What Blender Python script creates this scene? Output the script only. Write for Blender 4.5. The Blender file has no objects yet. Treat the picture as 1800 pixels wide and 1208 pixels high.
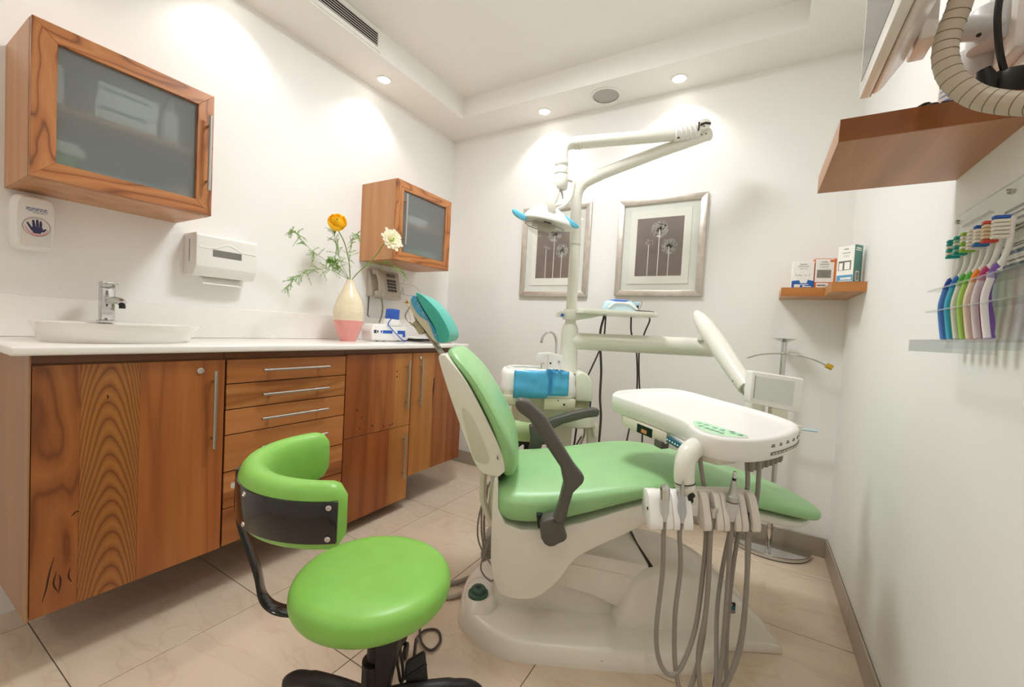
import bpy, bmesh, math, random
from mathutils import Vector, Matrix
random.seed(7)
R = math.radians
scene = bpy.context.scene
COL = scene.collection

# ------------------------------------------------------------------ camera, world, exposure
YAW, PITCH, ROLL, CAM_H = -0.531550878, -0.0350666729, 0.0544114693, 1.066
fw = Vector((math.sin(YAW) * math.cos(PITCH), math.cos(YAW) * math.cos(PITCH), math.sin(PITCH)))
rt = Vector((math.cos(YAW), -math.sin(YAW), 0))
up = rt.cross(fw)
r2 = math.cos(ROLL) * rt + math.sin(ROLL) * up
u2 = -math.sin(ROLL) * rt + math.cos(ROLL) * up
cd = bpy.data.cameras.new('camera')
cd.sensor_width = 36.0
cd.lens = 727.88 / 1800 * 36
cd.clip_start = 0.02
cam = bpy.data.objects.new('camera', cd)
COL.objects.link(cam)
cam.matrix_world = Matrix(((r2.x, u2.x, -fw.x, 0), (r2.y, u2.y, -fw.y, 0), (r2.z, u2.z, -fw.z, CAM_H), (0, 0, 0, 1)))
scene.camera = cam

SPOT_W = 8.4            # each recessed downlight
SPOT_COL = (1.0, 0.94, 0.87)
PANEL_E = 49.0          # round ceiling lamp
PANEL_COL = (0.93, 0.975, 1.0)
vs = scene.view_settings
scene.display_settings.display_device = 'sRGB'
vs.view_transform = 'Standard'
vs.look = 'None'
vs.gamma = 1.0
vs.use_curve_mapping = False
vs.exposure = 0.13
w = bpy.data.worlds.new('world')
scene.world = w
w.use_nodes = True
w.node_tree.nodes['Background'].inputs[0].default_value = (0.8, 0.85, 0.9, 1)
w.node_tree.nodes['Background'].inputs[1].default_value = 0.15
scene.cycles.max_bounces = 14
scene.cycles.diffuse_bounces = 10
scene.cycles.transparent_max_bounces = 16
scene.cycles.sample_clamp_indirect = 6.0

# ------------------------------------------------------------------ room measures (metres)
LW, RW, BW, FW = -2.15, 0.374, 2.598, -1.50
SOFFIT, CEIL = 2.517, 2.650
KROT = R(30.456)        # the treatment chair stands turned by this much to the walls
CK, SK = math.cos(KROT), math.sin(KROT)


def K(u, v, z):
    return (u * CK - v * SK, u * SK + v * CK, z)


# ------------------------------------------------------------------ materials
def lin(c):
    return tuple((x / 12.92 if x <= 0.04045 else ((x + 0.055) / 1.055) ** 2.4) for x in c)


def hexc(h):
    return lin(tuple(int(h[i:i + 2], 16) / 255 for i in (0, 2, 4)))


MATS = {}


def new_mat(name):
    m = bpy.data.materials.new(name)
    m.use_nodes = True
    nt = m.node_tree
    return m, nt, nt.nodes['Principled BSDF']


def mat(name, color, rough=0.5, metal=0.0, coat=0.0, var=0.03, scale=9.0, bump=0.0, bscale=200.0, trans=0.0, ior=1.45, sheen=0.0, spec=0.5):
    if name in MATS:
        return MATS[name]
    m, nt, b = new_mat(name)
    N, L = nt.nodes, nt.links
    c = hexc(color) if isinstance(color, str) else color
    tc = N.new('ShaderNodeTexCoord')
    no = N.new('ShaderNodeTexNoise')
    no.inputs['Scale'].default_value = scale
    no.inputs['Detail'].default_value = 3
    L.new(tc.outputs['Object'], no.inputs['Vector'])
    rmp = N.new('ShaderNodeValToRGB')
    rmp.color_ramp.elements[0].position = 0.3
    rmp.color_ramp.elements[1].position = 0.7
    rmp.color_ramp.elements[0].color = tuple(max(0, x * (1 - var)) for x in c) + (1,)
    rmp.color_ramp.elements[1].color = tuple(min(1, x * (1 + var)) for x in c) + (1,)
    L.new(no.outputs[0], rmp.inputs[0])
    L.new(rmp.outputs[0], b.inputs['Base Color'])
    b.inputs['Roughness'].default_value = rough
    b.inputs['Metallic'].default_value = metal
    b.inputs['Coat Weight'].default_value = coat
    b.inputs['Transmission Weight'].default_value = trans
    b.inputs['IOR'].default_value = ior
    b.inputs['Specular IOR Level'].default_value = spec
    if bump:
        n2 = N.new('ShaderNodeTexNoise')
        n2.inputs['Scale'].default_value = bscale
        n2.inputs['Detail'].default_value = 2
        L.new(tc.outputs['Object'], n2.inputs['Vector'])
        bp = N.new('ShaderNodeBump')
        bp.inputs['Strength'].default_value = bump
        bp.inputs['Distance'].default_value = 0.002
        L.new(n2.outputs[0], bp.inputs['Height'])
        L.new(bp.outputs[0], b.inputs['Normal'])
    MATS[name] = m
    return m


def emit_mat(name, color, strength):
    if name in MATS:
        return MATS[name]
    m, nt, b = new_mat(name)
    b.inputs['Base Color'].default_value = (0.9, 0.9, 0.9, 1)
    b.inputs['Emission Color'].default_value = tuple(color) + (1,)
    b.inputs['Emission Strength'].default_value = strength
    MATS[name] = m
    return m


def pane_mat(name, tint=(0.97, 0.985, 0.98), rough=0.02, refl=1.0):
    """clear thin glass or acrylic: transparent with a Fresnel reflection"""
    m = bpy.data.materials.new(name)
    m.use_nodes = True
    nt = m.node_tree
    N, L = nt.nodes, nt.links
    N.remove(N['Principled BSDF'])
    out = N['Material Output']
    t = N.new('ShaderNodeBsdfTransparent')
    t.inputs[0].default_value = tint + (1,)
    g = N.new('ShaderNodeBsdfGlossy')
    g.inputs['Roughness'].default_value = rough
    f = N.new('ShaderNodeFresnel')
    f.inputs[0].default_value = 1.48
    mu = N.new('ShaderNodeMath')
    mu.operation = 'MULTIPLY'
    mu.inputs[1].default_value = refl
    ge = N.new('ShaderNodeNewGeometry')
    fr = N.new('ShaderNodeMath')
    fr.operation = 'SUBTRACT'
    fr.inputs[0].default_value = 1.0
    L.new(ge.outputs['Backfacing'], fr.inputs[1])
    ff = N.new('ShaderNodeMath')
    ff.operation = 'MULTIPLY'
    L.new(f.outputs[0], ff.inputs[0])
    L.new(fr.outputs[0], ff.inputs[1])
    L.new(ff.outputs[0], mu.inputs[0])
    mx = N.new('ShaderNodeMixShader')
    L.new(mu.outputs[0], mx.inputs[0])
    L.new(t.outputs[0], mx.inputs[1])
    L.new(g.outputs[0], mx.inputs[2])
    L.new(mx.outputs[0], out.inputs[0])
    MATS[name] = m
    return m


def frosted_mat(name):
    m, nt, b = new_mat(name)
    N, L = nt.nodes, nt.links
    b.inputs['Base Color'].default_value = (0.86, 0.91, 0.91, 1)
    b.inputs['Roughness'].default_value = 0.34
    b.inputs['Transmission Weight'].default_value = 1.0
    b.inputs['IOR'].default_value = 1.12
    d = N.new('ShaderNodeBsdfDiffuse')
    d.inputs[0].default_value = (0.60, 0.64, 0.645, 1)
    tl = N.new('ShaderNodeBsdfTranslucent')
    tl.inputs[0].default_value = (0.75, 0.8, 0.8, 1)
    m1 = N.new('ShaderNodeMixShader')
    m1.inputs[0].default_value = 0.55
    L.new(d.outputs[0], m1.inputs[1])
    L.new(tl.outputs[0], m1.inputs[2])
    m2 = N.new('ShaderNodeMixShader')
    m2.inputs[0].default_value = 0.40
    L.new(b.outputs[0], m2.inputs[1])
    L.new(m1.outputs[0], m2.inputs[2])
    L.new(m2.outputs[0], N['Material Output'].inputs[0])
    MATS[name] = m
    return m


def wood(name, dark, mid, light, axis='z', across='y', rings=7.0, stretch=0.10, scale=5.0, arch=None, rough=0.34, seed=0.0, soft=0.45):
    """teak: contour lines of a stretched noise, plus fine fibres.  arch = (centre across, curvature, rate along)"""
    m, nt, b = new_mat(name)
    N, L = nt.nodes, nt.links
    tc = N.new('ShaderNodeTexCoord')
    mp = N.new('ShaderNodeMapping')
    s = [1.0, 1.0, 1.0]
    s['xyz'.index(axis)] = stretch
    mp.inputs['Scale'].default_value = s
    mp.inputs['Location'].default_value = (seed * 3.7, seed * 1.9, seed * 2.3)
    L.new(tc.outputs['Object'], mp.inputs[0])
    n1 = N.new('ShaderNodeTexNoise')
    n1.inputs['Scale'].default_value = scale
    n1.inputs['Detail'].default_value = 2.5
    n1.inputs['Roughness'].default_value = 0.45
    n1.inputs['Distortion'].default_value = 0.25
    L.new(mp.outputs[0], n1.inputs['Vector'])

    def math_(op, a, bb=None):
        n = N.new('ShaderNodeMath')
        n.operation = op
        for i, q in enumerate((a, bb)):
            if q is None:
                continue
            if isinstance(q, (int, float)):
                n.inputs[i].default_value = q
            else:
                L.new(q, n.inputs[i])
        return n.outputs[0]
    f = math_('MULTIPLY', n1.outputs[0], rings)
    if arch:
        sp = N.new('ShaderNodeSeparateXYZ')
        L.new(tc.outputs['Object'], sp.inputs[0])
        a_ = sp.outputs['xyz'.index(across)]
        l_ = sp.outputs['xyz'.index(axis)]
        d = math_('SUBTRACT', a_, arch[0])
        d2 = math_('MULTIPLY', math_('MULTIPLY', d, d), arch[1])
        f = math_('ADD', f, math_('ADD', d2, math_('MULTIPLY', l_, arch[2])))
    pp = math_('PINGPONG', f, 0.5)
    rmp = N.new('ShaderNodeValToRGB')
    cr = rmp.color_ramp
    cr.elements[0].position = 0.0
    cr.elements[0].color = tuple((1 - soft) * a_ + soft * b_ for a_, b_ in zip(hexc(dark), hexc(mid))) + (1,)
    e = cr.elements.new(0.13)
    e.color = hexc(mid) + (1,)
    cr.elements[-1].position = 0.5
    cr.elements[-1].color = hexc(light) + (1,)
    L.new(pp, rmp.inputs[0])
    mp2 = N.new('ShaderNodeMapping')
    s2 = [160.0, 160.0, 160.0]
    s2['xyz'.index(axis)] = 5.0
    mp2.inputs['Scale'].default_value = s2
    L.new(tc.outputs['Object'], mp2.inputs[0])
    n2 = N.new('ShaderNodeTexNoise')
    n2.inputs['Scale'].default_value = 1.0
    n2.inputs['Detail'].default_value = 2
    L.new(mp2.outputs[0], n2.inputs['Vector'])
    mp3 = N.new('ShaderNodeMapping')
    s3 = [14.0, 14.0, 14.0]
    s3['xyz'.index(axis)] = 0.8
    mp3.inputs['Scale'].default_value = s3
    mp3.inputs['Location'].default_value = (seed, seed * 2.1, seed * 5.1)
    L.new(tc.outputs['Object'], mp3.inputs[0])
    n3 = N.new('ShaderNodeTexNoise')
    n3.inputs['Scale'].default_value = 1.0
    n3.inputs['Detail'].default_value = 3
    L.new(mp3.outputs[0], n3.inputs['Vector'])
    fib = math_('ADD', math_('MULTIPLY', n2.outputs[0], 0.35), math_('MULTIPLY', n3.outputs[0], 0.65))
    mr = N.new('ShaderNodeMapRange')
    mr.inputs[1].default_value = 0.3
    mr.inputs[2].default_value = 0.7
    mr.inputs[3].default_value = 0.86
    mr.inputs[4].default_value = 1.13
    L.new(fib, mr.inputs[0])
    mx = N.new('ShaderNodeVectorMath')
    mx.operation = 'SCALE'
    L.new(rmp.outputs[0], mx.inputs[0])
    L.new(mr.outputs[0], mx.inputs['Scale'])
    L.new(mx.outputs[0], b.inputs['Base Color'])
    b.inputs['Roughness'].default_value = rough
    b.inputs['Coat Weight'].default_value = 0.12
    b.inputs['Coat Roughness'].default_value = 0.2
    MATS[name] = m
    return m


def tile_mat(name, base, vein, rough):
    m, nt, b = new_mat(name)
    N, L = nt.nodes, nt.links
    tc = N.new('ShaderNodeTexCoord')
    oi = N.new('ShaderNodeObjectInfo')
    ad = N.new('ShaderNodeVectorMath')
    ad.operation = 'ADD'
    cm = N.new('ShaderNodeCombineXYZ')
    mm = N.new('ShaderNodeMath')
    mm.operation = 'MULTIPLY'
    mm.inputs[1].default_value = 40
    L.new(oi.outputs['Random'], mm.inputs[0])
    L.new(mm.outputs[0], cm.inputs[0])
    L.new(mm.outputs[0], cm.inputs[1])
    L.new(tc.outputs['Object'], ad.inputs[0])
    L.new(cm.outputs[0], ad.inputs[1])
    mp = N.new('ShaderNodeMapping')
    mp.inputs['Rotation'].default_value = (0, 0, 0.6)
    mp.inputs['Scale'].default_value = (1.4, 5.0, 1)
    L.new(ad.outputs[0], mp.inputs[0])
    n1 = N.new('ShaderNodeTexNoise')
    n1.inputs['Scale'].default_value = 1.6
    n1.inputs['Detail'].default_value = 6
    n1.inputs['Distortion'].default_value = 1.0
    L.new(mp.outputs[0], n1.inputs['Vector'])
    r = N.new('ShaderNodeValToRGB')
    cr = r.color_ramp
    b0 = hexc(base)
    v0 = hexc(vein)
    cr.elements[0].position = 0.30
    cr.elements[0].color = tuple(x * 0.95 for x in b0) + (1,)
    cr.elements[1].position = 0.72
    cr.elements[1].color = tuple(min(1, x * 1.05) for x in b0) + (1,)
    for p, c in ((0.47, b0), (0.495, tuple(0.72 * x + 0.28 * y for x, y in zip(b0, v0))), (0.52, b0)):
        e = cr.elements.new(p)
        e.color = tuple(c) + (1,)
    L.new(n1.outputs[0], r.inputs[0])
    L.new(r.outputs[0], b.inputs['Base Color'])
    b.inputs['Roughness'].default_value = rough
    MATS[name] = m
    return m


M_WALL = mat('wall paint', 'edecea', 0.6, var=0.008, scale=3, bump=0.04, bscale=160)
M_CEIL = mat('ceiling paint', 'edebe8', 0.75, var=0.008, scale=3)
M_WHITE = mat('white plastic', 'e9e8e4', 0.28, var=0.012)
M_CREAM = mat('cream lacquer', 'e6e2d8', 0.22, coat=0.3, var=0.015)
M_ARM = mat('ivory lacquer', 'e1e0d5', 0.25, coat=0.25, var=0.012)
M_PALEGREEN = mat('pale green plastic', 'dcdfcd', 0.35, var=0.02)
M_COUNTER = mat('white composite stone', 'efece8', 0.18, var=0.012, scale=30)
M_CERAMIC = mat('white ceramic', 'efece7', 0.08, coat=0.5, var=0.008)
M_CHROME = mat('chrome', 'd2d2d2', 0.09, metal=1.0, var=0.02)
M_STEEL = mat('brushed steel', 'bcbab6', 0.28, metal=1.0, var=0.04, scale=40)
M_SILVER = mat('silver leaf frame', 'cfc6bc', 0.36, metal=0.75, var=0.10, scale=24)
M_BLACK = mat('black plastic', '1b1a19', 0.38, var=0.06)
M_GLOSSBLACK = mat('black lacquered shell', '151313', 0.16, coat=0.4, var=0.05)
M_GREY = mat('dark grey armrest rubber', '57544f', 0.42, var=0.04)
M_HOSE = mat('grey hose rubber', '8d877e', 0.45, var=0.04)
M_CORD = mat('dark grey cord', '4d4742', 0.5, var=0.05)
M_GREEN = mat('bright green leather', '84bf55', 0.36, var=0.05, scale=14, bump=0.05, bscale=300)
M_MINT = mat('mint green upholstery', '98c78c', 0.36, var=0.04, scale=10, bump=0.04, bscale=300)
M_MINT2 = mat('light lime upholstery', 'aed494', 0.38, var=0.04, scale=10)
M_TEAL = mat('teal headrest cushion', '45b3a4', 0.4, var=0.06, scale=14)
M_BLUEFILM = mat('blue barrier film', '4fa9d6', 0.22, var=0.14, scale=16, bump=0.5, bscale=24)
M_LAMPBLUE = mat('light blue handle cover', '6cc9ea', 0.3, var=0.12, scale=26)
M_BLUE = mat('royal blue plastic', '2f5cb8', 0.35, var=0.05)
M_PALEBLUE = mat('pale blue plastic', 'c3dde4', 0.3, var=0.03)
M_TEALPLATE = mat('petrol panel', '1f5c70', 0.3, var=0.05)
M_DARKTEAL = mat('dark green knob rubber', '3f6152', 0.4, var=0.06)
M_KEYPAD = mat('mint keypad foil', 'b7e2bd', 0.3, var=0.02)
M_SCREEN = mat('milky viewer screen', 'd3d7d3', 0.2, var=0.015)
M_MONITOR = mat('switched off screen glass', '6d6a69', 0.12, var=0.02)
M_CLEAR = pane_mat('clear acrylic', (0.95, 0.965, 0.96), 0.03, 1.0)
M_PANE = pane_mat('picture glass', (0.98, 0.985, 0.98), 0.02, 0.9)
M_LAMPGLASS = pane_mat('clear lamp lens', (0.90, 0.89, 0.87), 0.08, 1.0)
M_FROST = frosted_mat('frosted glass')
M_GROUT = mat('dark tile grout', '6f665c', 0.8, var=0.05)
M_TILE = tile_mat('polished beige stone tile', 'd3c1ac', 'bc9a82', 0.10)
M_BASETILE = mat('taupe baseboard tile', 'a99d8d', 0.3, var=0.06, scale=4)
M_DARKGAP = mat('dark cabinet gap', '2a1a10', 0.7)
M_PAPER = mat('white paper', 'f0eeea', 0.6, var=0.01)
M_MAT = mat('off white passepartout', 'efede6', 0.7, var=0.01)
M_INK = mat('grey printing ink', '77736f', 0.6)
M_INKBLUE = mat('blue printing ink', '3b4f86', 0.6)
M_NAVY = mat('navy printing ink', '37365c', 0.55)
M_PINK = mat('pink printing ink', 'd9a3a3', 0.6)
M_PRINT = mat('sepia photograph', '7d6e69', 0.35, var=0.22, scale=5)
M_SEED = mat('pale photograph ink', 'e6dfd8', 0.5, var=0.03)

WV = dict(axis='z', across='y')
W_LIGHT = ('8a5226', 'a96a37', 'b97b45')
W_MID = ('6e3a16', '93562a', 'a56834')
W_RED = ('6a3514', '8c4a22', '9c5a2c')
M_W_UP = wood('teak of wall cabinets', '96603a', 'b67f52', 'c08c60', rings=3.0, scale=7, stretch=0.05, seed=1.3, rough=0.4, **WV)
M_W_STILE = wood('figured teak frame stile', '5c2f12', 'b06c38', 'bd7e48', rings=11.0, scale=7, stretch=0.30, seed=2.2, soft=0.25, **WV)
M_W_RAIL = wood('figured teak frame rail', '5c2f12', 'b06c38', 'bd7e48', axis='y', across='z', rings=9.0, scale=7, stretch=0.22, seed=4.2, soft=0.30)
M_W_A = wood('swirly teak plank', '643212', '8d5023', '9c5f2d', rings=6.5, scale=6, stretch=0.22, seed=3.1, soft=0.25, **WV)
M_W_B = wood('cathedral grain teak plank', '5d2f10', '8c5527', 'a0672f', rings=5.5, scale=6, stretch=0.30, seed=5.5, arch=(-0.084, 1150.0, 18.0), soft=0.25, **WV)
M_W_C = wood('straight grain teak plank', '7a401a', '9e5c2b', 'ab6a33', rings=4.0, scale=8, stretch=0.05, seed=7.7, **WV)
M_W_D = wood('reddish teak plank', '70380f', '8e4b20', '9b5828', rings=3.5, scale=7, stretch=0.06, seed=9.2, **WV)
M_W_E = wood('pale teak plank', '8a5022', 'a7682f', 'b77b3e', rings=3.5, scale=7, stretch=0.05, seed=11.4, **WV)
M_W_SIDE = wood('greyish teak side panel', '7a5030', '95673f', 'a07449', rings=3.0, scale=7, stretch=0.04, seed=12.4, axis='z', across='x')
M_W_H = [wood('teak drawer front grain ' + s, d, m_, l_, axis='y', across='z', rings=r_, scale=7, stretch=st, seed=sd)
         for s, (d, m_, l_), r_, st, sd in (('plain', W_LIGHT, 4, 0.07, 1.1), ('wavy', ('7d4a20', 'a06430', 'b27a44'), 7, 0.14, 2.9), ('fine', W_LIGHT, 4, 0.05, 5.3),
                                            ('honey', W_LIGHT, 3, 0.07, 8.8), ('dark', W_MID, 4, 0.06, 9.9), ('knotty', W_MID, 5, 0.14, 13.7))]
M_W_CARC = wood('dark teak carcass', '59300f', '70401c', '7c4a22', axis='y', across='z', rings=3.0, scale=7, stretch=0.05, seed=15.1)
M_W_SHELF = wood('light teak shelf', 'a06b40', 'bb8659', 'c49165', axis='y', across='x', rings=3.0, scale=7, stretch=0.05, seed=17.1, rough=0.45)
M_W_EDGE = wood('amber teak shelf edge', '8f541f', 'a8682f', 'b57739', axis='x', across='z', rings=3.0, scale=8, stretch=0.05, seed=18.5)

# ------------------------------------------------------------------ mesh building


class MB:
    def __init__(s):
        s.v, s.f = [], []

    def add(s, vs_, fs_):
        o = len(s.v)
        s.v += [tuple(p) for p in vs_]
        s.f += [tuple(i + o for i in f) for f in fs_]
        return s

    def box(s, x0, x1, y0, y1, z0, z1):
        p = [(x, y, z) for x in (x0, x1) for y in (y0, y1) for z in (z0, z1)]
        return s.add(p, [(0, 1, 3, 2), (4, 6, 7, 5), (0, 4, 5, 1), (2, 3, 7, 6), (0, 2, 6, 4), (1, 5, 7, 3)])

    def obox(s, c, ax, ay, az, hx, hy, hz):
        c, ax, ay, az = Vector(c), Vector(ax).normalized(), Vector(ay).normalized(), Vector(az).normalized()
        p = [c + ax * i * hx + ay * j * hy + az * k * hz for i in (-1, 1) for j in (-1, 1) for k in (-1, 1)]
        return s.add(p, [(0, 1, 3, 2), (4, 6, 7, 5), (0, 4, 5, 1), (2, 3, 7, 6), (0, 2, 6, 4), (1, 5, 7, 3)])

    def prism(s, pts, t0, t1, fn):
        n = len(pts)
        vs_ = [fn(a, b, t0) for a, b in pts] + [fn(a, b, t1) for a, b in pts]
        fs_ = [tuple(range(n - 1, -1, -1)), tuple(range(n, 2 * n))]
        fs_ += [(i, (i + 1) % n, n + (i + 1) % n, n + i) for i in range(n)]
        return s.add(vs_, fs_)

    def loft(s, rings, cap=True, closed=True):
        n = len(rings[0])
        vs_ = [p for r in rings for p in r]
        fs_ = []
        for k in range(len(rings) - 1):
            for i in range(n if closed else n - 1):
                j = (i + 1) % n
                fs_.append((k * n + i, k * n + j, (k + 1) * n + j, (k + 1) * n + i))
        if cap and closed:
            fs_.append(tuple(range(n - 1, -1, -1)))
            fs_.append(tuple((len(rings) - 1) * n + i for i in range(n)))
        return s.add(vs_, fs_)

    def tube(s, path, r, n=10, closed=False, cap=True, flat=1.0, updir=None):
        P = [Vector(p) for p in path]
        m = len(P)
        rs = r if isinstance(r, (list, tuple)) else [r] * m
        T = []
        for i in range(m):
            a = P[(i - 1) % m] if (closed or i > 0) else P[i]
            b = P[(i + 1) % m] if (closed or i < m - 1) else P[i]
            t = (b - a)
            T.append(t.normalized() if t.length > 1e-9 else Vector((0, 0, 1)))
        ref = Vector(updir) if updir else (Vector((0, 0, 1)) if abs(T[0].z) < 0.9 else Vector((1, 0, 0)))
        nrm = (ref - T[0] * ref.dot(T[0])).normalized()
        rings = []
        for i in range(m):
            nrm = nrm - T[i] * nrm.dot(T[i])
            nrm = nrm.normalized() if nrm.length > 1e-6 else T[i].orthogonal().normalized()
            bi = T[i].cross(nrm)
            rings.append([P[i] + (nrm * math.cos(2 * math.pi * k / n) * rs[i] + bi * math.sin(2 * math.pi * k / n) * rs[i] * flat) for k in range(n)])
        if closed:
            rings.append(rings[0])
            return s.loft(rings, cap=False)
        return s.loft(rings, cap=cap)

    def lathe(s, prof, c=(0, 0, 0), axis=(0, 0, 1), n=28, cap=True):
        ax = Vector(axis).normalized()
        a = ax.orthogonal().normalized()
        if abs(ax.z) > 0.99:
            a = Vector((1, 0, 0))
        b = ax.cross(a)
        c = Vector(c)
        rings = [[c + ax * z + (a * math.cos(2 * math.pi * k / n) + b * math.sin(2 * math.pi * k / n)) * max(r, 1e-4) for k in range(n)] for r, z in prof]
        return s.loft(rings, cap=cap)

    def ball(s, c, rx, ry=None, rz=None, n=14, m=8):
        ry = ry or rx
        rz = rz or rx
        rings = []
        for i in range(m + 1):
            th = math.pi * i / m
            q = max(math.sin(th), 1e-3)
            rings.append([(c[0] + rx * q * math.cos(2 * math.pi * k / n), c[1] + ry * q * math.sin(2 * math.pi * k / n), c[2] - rz * math.cos(th)) for k in range(n)])
        return s.loft(rings)

    def xf(s, fn):
        s.v = [tuple(fn(*p)) for p in s.v]
        return s


def smooth_path(pts, sub=6, closed=False):
    P = [Vector(p) for p in pts]
    n = len(P)
    out = []
    rng = range(n if closed else n - 1)
    for i in rng:
        p0 = P[(i - 1) % n] if (closed or i > 0) else P[i] * 2 - P[i + 1]
        p1, p2 = P[i], P[(i + 1) % n]
        p3 = P[(i + 2) % n] if (closed or i < n - 2) else P[i + 1] * 2 - P[i]
        for k in range(sub):
            t = k / sub
            out.append(0.5 * ((2 * p1) + (p2 - p0) * t + (2 * p0 - 5 * p1 + 4 * p2 - p3) * t * t + (3 * p1 - p0 - 3 * p2 + p3) * t ** 3))
    if not closed:
        out.append(P[-1])
    return out


def smooth2(pts, sub=4, closed=True):
    return [(p.x, p.y) for p in smooth_path([(a, b, 0) for a, b in pts], sub, closed)]


def superring(c, hv, hz, e=3.0, n=28, fn=None):
    out = []
    for k in range(n):
        t = 2 * math.pi * (k + 0.5) / n
        cs, sn = math.cos(t), math.sin(t)
        out.append(fn(c[0] + hv * math.copysign(abs(cs) ** (2 / e), cs), c[1] + hz * math.copysign(abs(sn) ** (2 / e), sn)))
    return out


ROOT = {}       # name -> (location, rotation) of the thing an object belongs to


def plain(name):
    return name


def thing(name, label, cat, loc, rot=0.0, group=None):
    o = bpy.data.objects.new(name, None)
    o.empty_display_size = 0.05
    COL.objects.link(o)
    o.location = loc
    o.rotation_euler = (0, 0, rot)
    ROOT[o.name] = (Vector(loc), rot)
    o['label'] = label
    o['category'] = cat
    if group:
        o['group'] = group
    return o


def emit(name, mb, material, parent=None, k=False, bevel=0.0, seg=2, ang=38, sub=0, label=None, cat=None, group=None, kind=None, inherit=None, smooth=True):
    if k:
        mb.xf(K)
    V = [Vector(p) for p in mb.v]
    if parent is not None:
        loc, rot = ROOT[parent.name]
    else:
        xs, ys, zs = [p.x for p in V], [p.y for p in V], [p.z for p in V]
        loc, rot = Vector(((min(xs) + max(xs)) / 2, (min(ys) + max(ys)) / 2, min(zs))), 0.0
    c, s_ = math.cos(-rot), math.sin(-rot)
    L = []
    for p in V:
        q = p - loc
        L.append((q.x * c - q.y * s_, q.x * s_ + q.y * c, q.z))
    me = bpy.data.meshes.new(name)
    bm = bmesh.new()
    bv = [bm.verts.new(p) for p in L]
    for f in mb.f:
        try:
            bm.faces.new([bv[i] for i in f])
        except ValueError:
            pass
    bmesh.ops.recalc_face_normals(bm, faces=bm.faces[:])
    if bevel:
        bm.normal_update()
        es = [e for e in bm.edges if len(e.link_faces) == 2 and e.calc_face_angle(0) > R(28)]
        bmesh.ops.bevel(bm, geom=es, offset=bevel, segments=seg, profile=0.5, affect='EDGES', clamp_overlap=True)
    if smooth:
        for f in bm.faces:
            f.smooth = True
    bm.to_mesh(me)
    bm.free()
    if smooth:
        me.set_sharp_from_angle(angle=R(ang))
    me.materials.append(material)
    o = bpy.data.objects.new(name, me)
    COL.objects.link(o)
    if parent is not None:
        o.parent = parent
    else:
        o.location = loc
    ROOT[o.name] = (loc, rot)
    if sub:
        md = o.modifiers.new('subdivision', 'SUBSURF')
        md.levels = md.render_levels = sub
    if label:
        o['label'] = label
    if cat:
        o['category'] = cat
    if group:
        o['group'] = group
    if kind:
        o['kind'] = kind
    return o


def same_mesh(src, name, parent, dx, dy, dz=0.0, rz=0.0):
    """another piece that shares the mesh of src"""
    o = src.copy()
    o.name = name
    COL.objects.link(o)
    o.parent = parent
    o.location = Vector(src.location) + Vector((dx, dy, dz))
    o.rotation_euler = (0, 0, rz)
    ROOT[o.name] = ROOT[src.name]
    return o


UZ = lambda a, b, t: (a, t, b)      # profile in (u, z), run along v
XY = lambda a, b, t: (a, b, t)      # profile in (x, y), run along z
YZ = lambda a, b, t: (t, a, b)      # profile in (y, z), run along x
XZ = UZ


def bar_handle(parent, p0, p1, out, r=0.0058, name='handle'):
    """steel bar pull on two posts; out = vector from the door face to the bar"""
    m = MB()
    p0, p1, out = Vector(p0), Vector(p1), Vector(out)
    m.tube([p0, p1], r, 12)
    d = p1 - p0
    for t in (0.13, 0.87):
        q = p0 + d * t
        m.tube([q - out, q], r * 0.75, 8)
    return emit(name, m, M_STEEL, parent)


# ------------------------------------------------------------------ the room
floor = emit('floor', MB().box(LW - 0.1, RW + 0.1, FW - 0.1, BW + 0.1, -0.10, -0.0035), M_GROUT, kind='structure')
TX0, TY0, TS = -1.033, 0.862, 0.4935
tile_src = None
for i in range(-3, 4):
    for j in range(-5, 4):
        x0, y0 = TX0 + i * TS, TY0 + j * TS
        a0, a1 = max(x0 + 0.0013, LW), min(x0 + TS - 0.0013, RW)
        b0, b1 = max(y0 + 0.0013, FW), min(y0 + TS - 0.0013, BW)
        if a1 - a0 < 0.01 or b1 - b0 < 0.01:
            continue
        full = a1 - a0 > TS - 0.004 and b1 - b0 > TS - 0.004
        if full and tile_src is not None:
            o, sx, sy = tile_src
            same_mesh(o, 'tile', floor, a0 - sx, b0 - sy)
        else:
            o = emit('tile', MB().box(a0, a1, b0, b1, -0.0034, 0.0), M_TILE, floor, bevel=0.0009, seg=1)
            if full:
                tile_src = (o, a0, b0)

emit('wall_left', MB().box(LW - 0.1, LW, FW - 0.1, BW + 0.1, -0.0035, CEIL + 0.1), M_WALL, kind='structure')
emit('wall_back', MB().box(LW, RW, BW, BW + 0.1, -0.0035, CEIL + 0.1), M_WALL, kind='structure')
emit('wall_right', MB().box(RW, RW + 0.1, FW - 0.1, BW + 0.1, -0.0035, CEIL + 0.1), M_WALL, kind='structure')
emit('wall_front', MB().box(LW, RW, FW - 0.1, FW, -0.0035, CEIL + 0.1), M_WALL, kind='structure')
RX0, RX1, RY0, RY1 = -1.865, 0.114, -0.80, 2.322
emit('ceiling', MB().box(LW, RW, FW, BW, CEIL, CEIL + 0.08), M_CEIL, kind='structure')
sof = MB()
sof.box(LW, RX0, FW, BW, SOFFIT, CEIL)
sof.box(RX1, RW, FW, BW, SOFFIT, CEIL)
sof.box(RX0, RX1, RY1, BW, SOFFIT, CEIL)
sof.box(RX0, RX1, FW, RY0, SOFFIT, CEIL)
emit('trim_1', sof, M_CEIL, kind='structure')

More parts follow.
